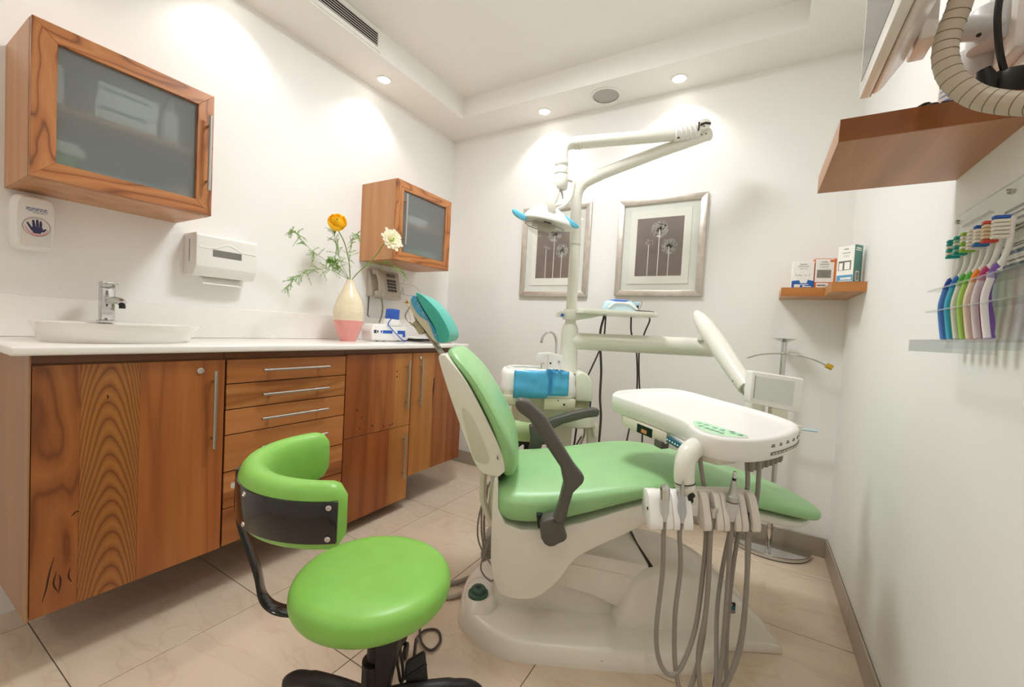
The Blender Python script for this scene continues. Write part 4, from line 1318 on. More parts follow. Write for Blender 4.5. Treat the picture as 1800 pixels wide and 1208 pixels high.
for i in range(16):
    f = rr.uniform(0.05, 0.95)
    a = Vector((-0.348, 1.150)).lerp(Vector((-0.255, 1.013)), f)
    d_ = Vector((0.55, 0.35)).normalized() if f < 0.3 else Vector((-0.25, -0.18))
    b = a + Vector((rr.uniform(0.004, 0.012), rr.uniform(0.0, 0.016)))
    c = b + Vector((rr.uniform(0.002, 0.008), rr.uniform(-0.004, 0.014)))
    q = Vector((-0.340, 1.163)).lerp(Vector((-0.247, 1.012)), f)
    fold_.tube([(a.x, 1.4205, a.y), ((a.x + q.x) / 2, 1.4195, (a.y + q.y) / 2 + 0.002), (q.x, 1.4205, q.y)], [0.0004, 0.0013, 0.0004], 5, flat=0.5)
emit('cover_folds', fold_, mat('pale film fold', 'a9d4ea', 0.25), t, k=True, kind='stuff')
emit('headrest_lock', MB().prism([(-0.366, 1.066), (-0.345, 1.086), (-0.318, 1.040), (-0.338, 1.027)], 1.50, 1.58, UZ), mat('olive cream block', 'c9c3a4', 0.4), t, k=True, bevel=0.003)
emit('lock_gap', MB().prism([(-0.343, 1.083), (-0.335, 1.090), (-0.300, 1.040), (-0.312, 1.034)], 1.49, 1.59, UZ), M_BLACK, t, k=True)
for dv in (-0.022, 0.022):
    emit('headrest_rod', MB().tube(smooth_path([(-0.330, 1.54 + dv, 1.065), (-0.312, 1.54 + dv, 1.030), (-0.288, 1.54 + dv, 1.000), (-0.255, 1.54 + dv, 0.955)], 4), 0.006, 8), M_STEEL, t, k=True)
emit('rod_bracket', MB().prism([(-0.302, 1.030), (-0.282, 1.022), (-0.268, 0.985), (-0.290, 0.998)], 1.52, 1.56, UZ), M_STEEL, t, k=True, bevel=0.002)
emit('wire_loop', MB().tube(smooth_path([(-0.345, 1.47, 1.053), (-0.378, 1.48, 1.078), (-0.386, 1.48, 1.096), (-0.366, 1.48, 1.132), (-0.361, 1.48, 1.118), (-0.345, 1.47, 1.080), (-0.330, 1.47, 1.06)], 4), 0.003, 6), M_STEEL, t, k=True)

# armrests
na = [(0.016, 0.848), (0.030, 0.866), (0.060, 0.857), (0.113, 0.811), (0.159, 0.742), (0.205, 0.676), (0.238, 0.639), (0.231, 0.622), (0.205, 0.592), (0.194, 0.545), (0.188, 0.500), (0.150, 0.498), (0.166, 0.560), (0.176, 0.618), (0.164, 0.665), (0.109, 0.739), (0.063, 0.803), (0.027, 0.826)]
ar = emit('armrest', MB().prism(na, 1.200, 1.246, UZ), M_GREY, t, k=True, bevel=0.012, seg=3, label='dark grey armrest swung up toward the backrest')
emit('armrest_pivot', MB().prism(smooth2([(0.120, 0.497), (0.172, 0.508), (0.190, 0.470), (0.197, 0.446), (0.175, 0.432), (0.145, 0.418), (0.119, 0.444)], 2), 1.215, 1.27, UZ), M_GREY, ar, k=True, bevel=0.008, seg=2)
emit('pivot_plate', MB().prism([(0.105, 0.495), (0.125, 0.495), (0.125, 0.45), (0.112, 0.45)], 1.268, 1.31, UZ), M_BLACK, ar, k=True, bevel=0.003)
fa = [(0.097, 0.632), (0.124, 0.642), (0.213, 0.677), (0.302, 0.709), (0.379, 0.728), (0.409, 0.726), (0.411, 0.706), (0.405, 0.692), (0.356, 0.684), (0.253, 0.652), (0.203, 0.623), (0.174, 0.585), (0.151, 0.515), (0.142, 0.46), (0.100, 0.46), (0.104, 0.52), (0.108, 0.573)]
emit('armrest', MB().prism(fa, 1.85, 1.90, UZ), M_GREY, t, k=True, bevel=0.012, seg=3, label='dark grey armrest lying level on the far side')

# hoses of the chair
for pts, r_ in (([(-0.060, 1.72, 0.42), (-0.095, 1.70, 0.30), (-0.10, 1.70, 0.20), (-0.075, 1.70, 0.13), (-0.03, 1.68, 0.08)], 0.0035), ([(-0.02, 1.50, 0.365), (-0.045, 1.50, 0.28), (-0.07, 1.51, 0.19), (-0.062, 1.52, 0.145), (-0.03, 1.52, 0.118), (-0.015, 1.54, 0.12)], 0.003),
                ([(-0.07, 1.74, 0.40), (-0.078, 1.74, 0.25), (-0.072, 1.75, 0.15)], 0.005), ([(-0.078, 1.66, 0.45), (-0.088, 1.68, 0.33), (-0.082, 1.70, 0.2), (-0.06, 1.71, 0.10)], 0.004)):
    emit('hose', MB().tube(smooth_path(pts, 6), r_, 7), M_HOSE, t, k=True)

tt = thing('foot_control', 'grey wedge shaped foot control standing behind the chair base', 'foot control', K(-0.06, 1.86, 0), KROT)
emit('wedge', MB().prism([(-0.080, 0.0), (-0.090, 0.04), (-0.072, 0.115), (-0.045, 0.145), (-0.020, 0.10), (0.0, 0.0)], 1.83, 1.93, UZ), mat('smoky grey plastic', '8e8a84', 0.25, var=0.15, scale=30), tt, k=True, bevel=0.010, seg=2)
emit('tread', MB().prism([(-0.079, 0.035), (-0.064, 0.10), (-0.058, 0.10), (-0.070, 0.035)], 1.8285, 1.8305, UZ), M_STEEL, tt, k=True)
for nm, lb, pts, r_ in (('floor_hose', 'thick grey hose lying on the tiles toward the stool', [(-0.02, 1.845, 0.013), (-0.055, 1.78, 0.013), (-0.132, 1.70, 0.013), (-0.20, 1.66, 0.013), (-0.34, 1.65, 0.013), (-0.50, 1.66, 0.013)], 0.009),
                        ('floor_hose', 'pale second hose lying on the tiles close to the chair base', [(-0.145, 1.60, 0.011), (-0.19, 1.575, 0.011), (-0.27, 1.58, 0.011), (-0.38, 1.59, 0.011), (-0.50, 1.59, 0.011)], 0.009)):
    m = MB().tube(smooth_path(pts, 6), r_, 10)
    emit(nm, m, M_HOSE if 'thick' in lb else mat('pale grey hose', 'a89f92', 0.5), None, k=True, label=lb, cat='hose')

# ------------------------------------------------------------------ dental unit: cuspidor, lamp, delivery arm and tray
UV = 2.10
t = unit = thing('dental_unit', 'ivory dental unit with spittoon, lamp arm and instrument tray behind the mint chair', 'dental unit', K(0.285, UV, 0), KROT)
ped = MB()
for u, hw, hv in ((0.268, 0.060, 0.075),):
    ped.loft([superring((u, UV + 0.02), hw * q, hv * q, 4, 28, lambda a, b, z=z: (a, b, z)) for q, z in ((1.25, 0.0), (1.2, 0.05), (1.0, 0.08), (1.0, 0.62))])
emit('pedestal', ped, M_PALEGREEN, t, k=True, ang=50)
emit('foot_plate', MB().loft([superring((0.268, UV + 0.02), 0.12 * q, 0.11 * q, 3, 28, lambda a, b, z=z: (a, b, z)) for q, z in ((1, 0), (1, 0.03), (0.93, 0.045))]), M_CREAM, t, k=True)
body = emit('lower_body', MB().loft([superring((0.215, UV + 0.06), 0.205 * q, 0.145 * q, 4.5, 40, lambda a, b, z=z: (a, b, z)) for q, z in ((0.80, 0.605), (0.92, 0.612), (0.97, 0.635), (0.97, 0.72), (0.95, 0.75))]), M_PALEGREEN, t, k=True, ang=50)
emit('service_plate', MB().box(-0.040, 0.098, 1.925, 1.945, 0.712, 0.755), mat('cream service plate', 'd6d3b8', 0.4), body, k=True, bevel=0.002)
emit('service_plate', MB().box(0.165, 0.310, 1.920, 1.945, 0.700, 0.752), MATS['cream service plate'], body, k=True, bevel=0.002)
hol = MB().lathe([(0.005, 0), (0.005, 0.002), (0.001, 0.002)], (0.258, 1.918, 0.727), axis=(0, 1, 0), n=14)
emit('plate_hole', hol, M_BLACK, body, k=True)
emit('plate_hole', MB().lathe([(0.003, 0), (0.003, 0.002), (0.001, 0.002)], (0.229, 1.918, 0.744), axis=(0, 1, 0), n=12), M_BLACK, body, k=True)
bw = MB()
rr_ = []
for q, z, e_ in ((0.97, 0.752, 4), (1.0, 0.760, 4), (1.0, 0.790, 4), (0.965, 0.812, 4), (0.95, 0.850, 4), (0.90, 0.868, 4), (0.86, 0.872, 4)):
    rr_.append(superring((0.135, 2.07), 0.192 * q, 0.145 * q, e_, 44, lambda a, b, z=z: (a, b, z)))
for q, z in ((0.97, 0.874), (0.90, 0.868), (0.78, 0.835), (0.5, 0.812), (0.1, 0.806)):
    rr_.append(superring((0.095, 2.06), 0.115 * q, 0.100 * q, 2.2, 44, lambda a, b, z=z: (a, b, z)))
upb = emit('bowl_body', MB().loft(rr_), M_WHITE, t, k=True, ang=45)
emit('bowl_rim', MB().tube([(0.095 + 0.112 * math.cos(a), 2.06 + 0.097 * math.sin(a), 0.876) for a in [2 * math.pi * i / 40 for i in range(40)]], 0.006, 8, closed=True), M_CERAMIC, upb, k=True)
emit('side_cover', MB().prism(smooth2([(0.318, 0.735), (0.322, 0.86), (0.345, 0.875), (0.375, 0.865), (0.398, 0.82), (0.405, 0.735)], 2, False), 1.99, 2.22, UZ), M_PALEGREEN, t, k=True, bevel=0.012, seg=3)
emit('side_bracket', MB().prism([(0.33, 0.735), (0.40, 0.735), (0.395, 0.68), (0.40, 0.66), (0.38, 0.62), (0.30, 0.62)], 2.02, 2.20, UZ), mat('olive shaded plastic', 'b6b196', 0.4), t, k=True, bevel=0.006)
emit('blue_clip', MB().box(0.394, 0.400, 2.0, 2.01, 0.70, 0.745), M_NAVY, t, k=True)
emit('lower_fairing', MB().loft([superring((0.34, UV), 0.095 * q, 0.10 * q, 3, 28, lambda a, b, z=z: (a, b, z)) for q, z in ((0.8, 0.595), (1.0, 0.605), (1.0, 0.66), (0.9, 0.695), (0.7, 0.70))]), M_PALEGREEN, t, k=True)
emit('suction_holder', MB().prism(smooth2([(0.400, 0.610), (0.452, 0.610), (0.455, 0.54), (0.445, 0.505), (0.425, 0.498), (0.405, 0.510), (0.402, 0.56)], 2), 2.06, 2.09, UZ), M_PALEGREEN, t, k=True, bevel=0.006)
emit('suction_tip', MB().tube([(0.430, 2.055, 0.60), (0.440, 2.055, 0.55)], 0.008, 10), M_WHITE, t, k=True)
for pts, r_, m_ in (([(0.350, 2.08, 0.60), (0.345, 2.08, 0.53), (0.340, 2.08, 0.47)], 0.005, M_CORD), ([(0.39, 2.10, 0.60), (0.395, 2.10, 0.55), (0.37, 2.10, 0.48), (0.345, 2.10, 0.44)], 0.006, mat('cream tube', 'd8ceb8', 0.4)), ([(0.375, 2.07, 0.545), (0.345, 2.07, 0.485)], 0.004, M_CORD)):
    emit('hose', MB().tube(smooth_path(pts, 5), r_, 8), m_, t, k=True)
emit('assistant_valve', MB().tube([(-0.075, 2.02, 0.780), (-0.050, 2.02, 0.770), (-0.03, 2.02, 0.765)], 0.014, 12), M_CHROME, t, k=True)
emit('valve_grip', MB().tube([(-0.092, 2.02, 0.787), (-0.074, 2.02, 0.779)], 0.012, 12), M_BLACK, t, k=True)
emit('assistant_arm', MB().tube([(-0.10, 2.0, 0.705), (-0.05, 2.0, 0.700), (0.04, 2.02, 0.705)], 0.011, 10, flat=0.8), M_STEEL, t, k=True)
sp = smooth_path([(0.222, 2.10, 0.875), (0.224, 2.10, 0.95), (0.224, 2.10, 1.015), (0.214, 2.10, 1.045), (0.195, 2.10, 1.060), (0.170, 2.10, 1.055), (0.154, 2.10, 1.035), (0.149, 2.10, 1.008)], 6)
emit('bowl_rinse_spout', MB().tube(sp, 0.0058, 10), M_CHROME, t, k=True)
emit('spout_nozzle', MB().tube([(0.149, 2.10, 1.016), (0.149, 2.10, 1.003)], 0.007, 10), M_STEEL, t, k=True)
cf = [(0.122, 0.912), (0.140, 0.945), (0.165, 0.962), (0.20, 0.965), (0.242, 0.955), (0.242, 0.880), (0.180, 0.880), (0.180, 0.925), (0.165, 0.932), (0.140, 0.915)]
cf = [(0.124, 0.912), (0.136, 0.951), (0.17, 0.957), (0.20, 0.958), (0.262, 0.945), (0.262, 0.872), (0.186, 0.872), (0.186, 0.945), (0.165, 0.935), (0.150, 0.914)]
emit('cup_filler', MB().prism(cf, 2.07, 2.12, UZ), M_WHITE, t, k=True, bevel=0.004)
emit('filler_eye', MB().lathe([(0.005, 0), (0.001, 0.001)], (0.198, 2.068, 0.905), axis=(0, -1, 0), n=12), M_BLACK, t, k=True)
emit('filler_button', MB().lathe([(0.006, 0), (0.006, 0.002), (0.001, 0.002)], (0.240, 2.068, 0.915), axis=(0, -1, 0), n=12), M_STEEL, t, k=True)
emit('cup_stop', MB().tube([(0.152, 2.05, 0.872), (0.152, 2.05, 0.902), (0.166, 2.05, 0.904)], 0.004, 8), M_CHROME, t, k=True)

# column and pole
col = emit('column', MB().lathe([(0.052, 0.86), (0.047, 0.90), (0.044, 0.95), (0.042, 1.065), (0.040, 1.085), (0.033, 1.102), (0.0265, 1.112), (0.0265, 1.125), (0.0262, 1.50)], (0.290, UV, 0), n=32), M_ARM, t, k=True)
emit('upper_pole', MB().tube(smooth_path([(0.2895, UV, 1.50), (0.2870, UV, 1.60), (0.2835, UV, 1.72), (0.290, UV, 1.775), (0.322, UV, 1.818), (0.400, UV, 1.862)], 8), 0.0275, 20), M_ARM, t, k=True)
emit('pole_seam', MB().lathe([(0.0285, 0), (0.0285, 0.003)], (0.2894, UV, 1.505), n=28), M_GREYSEAM if False else mat('grey seam', 'a9a8a0', 0.4), t, k=True)
emit('pole_collar', MB().lathe([(0.040, 1.128), (0.042, 1.135), (0.042, 1.165), (0.036, 1.178), (0.030, 1.18)], (0.290, UV, 0), n=28), M_ARM, t, k=True)
emit('side_hook', MB().prism(smooth2([(0.252, 1.140), (0.250, 1.163), (0.232, 1.168), (0.215, 1.156), (0.214, 1.143), (0.235, 1.138)], 2), 2.07, 2.10, UZ), M_ARM, t, k=True, bevel=0.003)
emit('hook_button', MB().lathe([(0.008, 0), (0.008, 0.003), (0.001, 0.003)], (0.243, 2.0695, 1.149), axis=(0, -1, 0), n=16), M_BLUE, t, k=True)
# lamp arms
la = smooth_path([(0.330, UV, 1.823), (0.408, UV, 1.867), (0.657, UV, 1.978), (0.800, UV, 2.038)], 4)
emit('lower_arm', MB().tube(la, [0.0265 + 0.004 * i / len(la) for i in range(len(la))], 20), M_ARM, t, k=True)
emit('arm_knuckle', MB().tube(smooth_path([(0.780, UV, 2.030), (0.86, UV, 2.063), (0.905, UV, 2.083), (0.928, UV, 2.096)], 4), [0.0305] * 9 + [0.034, 0.035, 0.030, 0.012], 20), M_ARM, t, k=True)
kn = emit('knuckle_cap', MB().prism(smooth2([(0.832, 2.090), (0.845, 2.118), (0.87, 2.126), (0.893, 2.117), (0.90, 2.098), (0.875, 2.078), (0.848, 2.074)], 3), UV - 0.075, UV - 0.005, UZ), M_ARM, t, k=True, bevel=0.006)
emit('knuckle_slot', MB().prism([(0.845, 2.088), (0.847, 2.100), (0.870, 2.108), (0.893, 2.106), (0.893, 2.097), (0.87, 2.099), (0.853, 2.090)], UV - 0.079, UV - 0.07, UZ), M_BLACK, kn, k=True, bevel=0.001)
emit('knuckle_slot', MB().box(0.836, 0.841, UV - 0.079, UV - 0.07, 2.066, 2.106), M_BLACK, kn, k=True)
for a, b in ((0.863, 2.086), (0.872, 2.066), (0.893, 2.072)):
    emit('screw_hole', MB().lathe([(0.0035, 0), (0.001, 0.001)], (a, UV - (0.078 if b > 2.08 else 0.036), b), axis=(0, -1, 0), n=10), M_BLACK, kn, k=True)
ua = smooth_path([(0.775, UV - 0.045, 2.062), (0.60, UV - 0.05, 2.034), (0.40, UV - 0.055, 2.005), (0.282, UV - 0.058, 1.987)], 4)
emit('upper_arm', MB().tube(ua, 0.030, 20), M_ARM, t, k=True)
bl = [(0.842, UV - 0.04, 2.082), (0.775, UV - 0.045, 2.066)]
sleeve = emit('arm_sleeve', MB().tube([(0.848, UV - 0.04, 2.082), (0.80, UV - 0.043, 2.071), (0.730, UV - 0.046, 2.055)], 0.0345, 20), M_WHITE, t, k=True)
for i in range(5):
    c = Vector((0.735 + i * 0.022, UV - 0.045, 2.056 + i * 0.0055))
    d_ = Vector((1, 0, 0.22 + 0.0)).normalized()
    n1_ = Vector((-0.30 if 0 < i else 0, 0, 1)).normalized()
    n2_ = Vector((0, 1, 0))
    emit('sleeve_rib', MB().tube([c + (n1_ * math.cos(a) + n2_ * math.sin(a)) * 0.0352 for a in [2 * math.pi * j / 24 for j in range(24)]], 0.0026, 6, closed=True), M_WHITE, sleeve, k=True)
emit('sleeve_notch', MB().ball((0.748, UV - 0.068, 2.030), 0.006, 0.004, 0.004, 8, 5), M_BLACK, sleeve, k=True)
el = smooth_path([(0.282, UV - 0.058, 1.987), (0.235, UV - 0.06, 1.979), (0.205, UV - 0.07, 1.962), (0.191, UV - 0.085, 1.930), (0.190, UV - 0.095, 1.89), (0.190, UV - 0.1, 1.865)], 5)
elb = emit('lamp_elbow', MB().tube(el, 0.0275, 20), M_ARM, t, k=True)
for a, b, r_ in ((0.272, 1.985, 0.0315), (0.256, 1.983, 0.0305)):
    emit('elbow_ring', MB().tube([(a - 0.006, UV - 0.058, b - 0.001), (a + 0.006, UV - 0.058, b + 0.001)], r_, 20), M_ARM, elb, k=True, bevel=0.001)
emit('lamp_joint', MB().lathe([(0.029, 1.875), (0.031, 1.870), (0.031, 1.855), (0.028, 1.850), (0.031, 1.842), (0.032, 1.815), (0.029, 1.812), (0.032, 1.806), (0.034, 1.775), (0.033, 1.752), (0.030, 1.745), (0.020, 1.742)], (0.190, UV - 0.1, 0), n=28), M_ARM, t, k=True)
# lamp head
LV = 2.0
hang = emit('lamp_yoke', MB().prism(smooth2([(0.175, 1.758), (0.188, 1.735), (0.178, 1.685), (0.155, 1.650), (0.148, 1.618), (0.122, 1.622), (0.126, 1.66), (0.148, 1.715), (0.152, 1.758)], 2), LV - 0.022, LV + 0.022, UZ), M_WHITE, t, k=True, bevel=0.006, seg=2)
emit('yoke_plate', MB().prism([(0.124, 1.658), (0.150, 1.668), (0.170, 1.640), (0.158, 1.590), (0.140, 1.585)], LV - 0.075, LV - 0.065, UZ), mat('greige plate', 'd6d1c4', 0.4), hang, k=True, bevel=0.003)
lp = smooth_path([(0.222, LV, 1.790), (0.245, LV, 1.786), (0.252, LV, 1.765), (0.246, LV, 1.715), (0.222, LV, 1.672), (0.180, LV, 1.650)], 5)
emit('lamp_hose', MB().tube(lp, 0.0085, 12), M_ARM, t, k=True)
emit('lamp_cable', MB().tube(smooth_path([(0.190, LV, 1.745), (0.200, LV, 1.725), (0.205, LV, 1.700)], 4), [0.007] * 3 + [0.005] * 3 + [0.003] * 3, 8), M_STEEL, t, k=True)
hc = (0.138, LV)
tilt = lambda a, b, z: (a, b, z - (a - hc[0]) * 0.18 + 0.03 * 0)
hh = []
for q, z in ((1.0, 1.574), (1.02, 1.580), (0.93, 1.600), (0.72, 1.628), (0.42, 1.652), (0.15, 1.660)):
    hh.append(superring(hc, 0.118 * q, 0.088 * q, 2.3, 36, lambda a, b, z=z: tilt(a, b, z)))
head = emit('lamp_head', MB().loft(hh), M_WHITE, t, k=True, ang=60)
gl = []
for q, z in ((0.86, 1.573), (0.84, 1.556), (0.70, 1.532), (0.40, 1.517), (0.05, 1.512)):
    gl.append(superring((0.125, LV), 0.108 * q, 0.080 * q, 2.6, 32, lambda a, b, z=z: tilt(a, b, z)))
emit('lamp_lens', MB().loft(gl, cap=False), M_LAMPGLASS, head, k=True, ang=60)
emit('lens_rim', MB().tube([tilt(0.125 + 0.094 * math.cos(a), LV + 0.069 * math.sin(a), 1.558) for a in [2 * math.pi * i / 32 for i in range(32)]], 0.0022, 6, closed=True), mat('lens edge grey', '9a948b', 0.3), head, k=True)
emit('reflector', MB().box(0.065, 0.175, LV - 0.03, LV + 0.03, 1.555, 1.566).box(0.09, 0.155, LV - 0.04, LV - 0.03, 1.530, 1.552).xf(tilt), mat('greige reflector', 'c4bfb4', 0.35), head, k=True, bevel=0.002)
emit('bulb_shield', MB().box(0.115, 0.150, LV - 0.085, LV - 0.078, 1.560, 1.564).xf(tilt), M_BLACK, head, k=True)
for pts in ([(-0.034, 1.622), (-0.022, 1.628), (0.010, 1.612), (0.034, 1.598), (0.036, 1.582), (0.018, 1.582), (-0.008, 1.594), (-0.026, 1.608)], [(0.198, 1.612), (0.212, 1.612), (0.252, 1.588), (0.282, 1.566), (0.282, 1.558), (0.262, 1.560), (0.235, 1.572), (0.205, 1.588)]):
    emit('handle_cover', MB().prism(smooth2(pts, 2), LV - 0.045, LV - 0.012, UZ), M_LAMPBLUE, head, k=True, bevel=0.005)
# small shelf of the pole
emit('tray_shelf', MB().loft([superring((0.505, 2.10), 0.200 * q, 0.115 * q, 7, 40, lambda a, b, z=z: (a, b, z)) for q, z in ((0.985, 1.160), (1.0, 1.163), (1.0, 1.180), (0.99, 1.183), (0.975, 1.183), (0.97, 1.180))]), M_ARM, t, k=True)
emit('shelf_bracket', MB().prism(smooth2([(0.30, 1.163), (0.44, 1.163), (0.41, 1.148), (0.36, 1.136), (0.30, 1.132)], 2), 2.06, 2.15, UZ), M_ARM, t, k=True, bevel=0.004)
# delivery arm
emit('delivery_arm', MB().tube([(0.30, UV, 1.022), (0.65, UV, 1.024), (1.01, UV - 0.01, 1.026)], [0.042, 0.045, 0.047], 24), M_ARM, t, k=True, bevel=0.0)
emit('arm_hub', MB().lathe([(0.018, 1.06), (0.020, 1.07), (0.020, 1.10), (0.014, 1.105)], (0.935, UV - 0.05, 0), n=20), M_ARM, t, k=True)
sa = smooth_path([(0.842, 2.0, 1.196), (0.862, 1.98, 1.165), (0.95, 1.80, 1.03), (0.965, 1.66, 0.93), (0.945, 1.585, 0.885)], 5)
sa = [Vector((0.880, 2.0, 1.190)).lerp(Vector((0.908, 1.58, 0.890)), i / 12) for i in range(13)]
spr = emit('spring_arm', MB().tube(sa, [0.018, 0.030, 0.036] + [0.040] * 5 + [0.038, 0.037, 0.036, 0.034, 0.032], 22), M_ARM, t, k=True)
for f, off in ((0.15, 0.04), (0.62, 0.042), (0.86, 0.042)):
    p = Vector((0.880, 2.0, 1.190)).lerp(Vector((0.908, 1.58, 0.890)), f) + Vector((-0.030, -0.020, -0.022))
    emit('screw_hole', MB().ball(p, 0.004, 0.004, 0.004, 8, 5), M_BLACK, spr, k=True)
emit('arm_gap', MB().tube([(0.908, 1.582, 0.892), (0.909, 1.565, 0.874)], 0.024, 16), M_STEEL, t, k=True)
emit('arm_foot', MB().lathe([(0.034, 0.790), (0.034, 0.845), (0.030, 0.868), (0.018, 0.872)], (0.915, 1.535, 0), n=24), M_ARM, t, k=True)

# delivery tray: lies on the slightly tilted plane zt(v)
zt = lambda v, d=0.0: 0.803 + d + 0.1192 * (v - 1.1)
rim = [(0.382, 1.519), (0.424, 1.567), (0.553, 1.619), (0.640, 1.631), (0.704, 1.590), (0.773, 1.495), (0.845, 1.398), (0.885, 1.320), (0.890, 1.265), (0.850, 1.205), (0.767, 1.145), (0.698, 1.112), (0.642, 1.099), (0.585, 1.103), (0.540, 1.132), (0.526, 1.180), (0.532, 1.225), (0.514, 1.275), (0.464, 1.362), (0.390, 1.468), (0.376, 1.495)]
rim2 = smooth2(rim, 4)
cx, cy = 0.64, 1.36


def off2(p, d):
    n = len(p)
    out = []
    for i in range(n):
        a, b = Vector(p[i - 1]), Vector(p[(i + 1) % n])
        tg = (b - a).normalized()
        nr = Vector((tg.y, -tg.x))
        c = Vector(p[i])
        if nr.dot(Vector((cx, cy)) - c) < 0 and abs(nr.dot(Vector((cx, cy)) - c)) > 0.03:
            nr = -nr
        out.append(nr)
    # keep the inward side consistent
    s_ = sum(1 if o.dot(Vector((cx, cy)) - Vector(q)) > 0 else -1 for o, q in zip(out, p))
    res = []
    for i in range(n):
        a, b = Vector(p[i - 1]), Vector(p[(i + 1) % n])
        tg = (b - a).normalized()
        nr = Vector((tg.y, -tg.x))
        res.append((p[i][0] + nr.x * d, p[i][1] + nr.y * d))
    return res


area = sum(rim2[i - 1][0] * rim2[i][1] - rim2[i][0] * rim2[i - 1][1] for i in range(len(rim2)))
sg = -1 if area > 0 else 1


def inset(d):
    return off2(rim2, sg * d)


lay = [(0.022, -0.066), (0.010, -0.064), (0.004, -0.055), (0.0, -0.035), (0.0, -0.008), (0.003, -0.002), (0.008, 0.0), (0.014, -0.001), (0.019, -0.006), (0.024, -0.011), (0.040, -0.012)]
tray = emit('instrument_tray', MB().loft([[(a, b, zt(b, dz)) for a, b in inset(d)] for d, dz in lay]), M_WHITE, t, k=True, ang=50)
key = smooth2([(0.546, 1.200), (0.552, 1.232), (0.570, 1.245), (0.590, 1.232), (0.630, 1.180), (0.668, 1.136), (0.640, 1.124), (0.600, 1.122), (0.566, 1.142), (0.550, 1.168)], 3)
emit('keypad_base', MB().loft([[(a, b, zt(b, dz)) for a, b in key] for dz in (-0.013, -0.0015)]), M_WHITE, tray, k=True)
emit('keypad', MB().loft([[(0.6 + (a - 0.6) * 0.96, 1.178 + (b - 1.178) * 0.94, zt(b, dz)) for a, b in key] for dz in (-0.0014, -0.0004)]), M_KEYPAD, tray, k=True)
for i, (a, b) in enumerate(((0.569, 1.222), (0.582, 1.208), (0.598, 1.188), (0.612, 1.172), (0.632, 1.152), (0.646, 1.140), (0.562, 1.198), (0.572, 1.182), (0.580, 1.170), (0.590, 1.160), (0.598, 1.148), (0.634, 1.163))):
    r_ = 0.0075
    emit('keypad_button', MB().loft([[(a + r_ * math.cos(x), b + r_ * 0.75 * math.sin(x), zt(b, dz)) for x in [2 * math.pi * j / 14 for j in range(14)]] for dz in (-0.0004, 0.0006)]), mat('grey green button', '9bbfae', 0.4) if i < 10 else MATS['blue printing ink'] if False else MATS['grey green button'], tray, k=True)
ub = [(0.405, 1.455), (0.425, 1.545), (0.50, 1.52), (0.56, 1.36), (0.505, 1.30)]
emit('under_box', MB().loft([[(a, b, zt(b, dz)) for a, b in ub] for dz in (-0.100, -0.064)]), mat('ivory control box', 'dedacb', 0.35), tray, k=True, bevel=0.004)


def on_box(p, q, f0, f1, d0, d1, o=0.0012):
    a = Vector(p).lerp(Vector(q), f0)
    b = Vector(p).lerp(Vector(q), f1)
    nr = Vector((b.y - a.y, -(b.x - a.x))).normalized()
    if nr.dot(Vector((0.5, 1.42)) - a) > 0:
        nr = -nr
    A, B = a + nr * o, b + nr * o
    A2, B2 = a - nr * 0.002, b - nr * 0.002
    return MB().loft([[(x.x, x.y, zt(x.y, dz)) for x in (A, B, B2, A2)] for dz in (d0, d1)])


emit('viewer_port', on_box(ub[0], ub[4], 0.36, 0.70, -0.099, -0.070), mat('black window', '12201f', 0.2), tray, k=True)
emit('port_lamp', on_box(ub[0], ub[4], 0.46, 0.58, -0.094, -0.082, 0.002), mat('orange port light', 'c98a58', 0.5), tray, k=True)
emit('button_strip', MB().loft([[(a, b, zt(b, dz)) for a, b in ((0.500, 1.290), (0.530, 1.200), (0.545, 1.206), (0.515, 1.296))] for dz in (-0.086, -0.070)]), M_TEALPLATE, tray, k=True)
for i in range(8):
    f = 0.06 + i * 0.125
    a = Vector((0.500, 1.290)).lerp(Vector((0.530, 1.200)), f)
    emit('strip_button', MB().ball((a.x - 0.0006, a.y, zt(a.y, -0.078)), 0.0035, 0.0035, 0.0035, 8, 5), M_PALEBLUE, tray, k=True)
emit('strip_holder', MB().loft([[(a, b, zt(b, dz)) for a, b in ((0.515, 1.300), (0.535, 1.190), (0.60, 1.21), (0.58, 1.33))] for dz in (-0.070, -0.064)]), M_WHITE, tray, k=True)
emit('grey_socket', MB().loft([[(a, b, zt(b, dz)) for a, b in ((0.478, 1.335), (0.492, 1.305), (0.520, 1.315), (0.505, 1.345))] for dz in (-0.118, -0.095)]), M_GREY, tray, k=True, bevel=0.002)
emit('under_hump', MB().loft([[(0.60 + (a - 0.60) * q, 1.20 + (b - 1.20) * q, zt(b, dz)) for a, b in ((0.535, 1.165), (0.545, 1.260), (0.65, 1.27), (0.66, 1.155), (0.59, 1.13))] for q, dz in ((0.85, -0.090), (1.0, -0.064))]), MATS['ivory control box'], tray, k=True, bevel=0.004)
for i, (a, b) in enumerate(((0.685, 1.146), (0.704, 1.157), (0.726, 1.169), (0.748, 1.181), (0.769, 1.194), (0.790, 1.208), (0.812, 1.222))):
    z0 = zt(b, -0.066)
    emit('hose_stub', MB().lathe([(0.0095, z0), (0.0105, z0 - 0.012), (0.0105, z0 - 0.030), (0.007, z0 - 0.037), (0.001, z0 - 0.039)], (a, b, 0), n=14), mat('taupe hose stub', '827b70', 0.45), tray, k=True)
# print along the front of the tray: follow the rim
fr_ = [p for p in smooth_path([(a, b, 0) for a, b in rim], 12, True)]
run = [p for p in fr_ if p.y < 1.262 and p.x > 0.715]
run = sorted(run, key=lambda p: p.x + p.y)
cen = Vector((0.64, 1.36, 0))


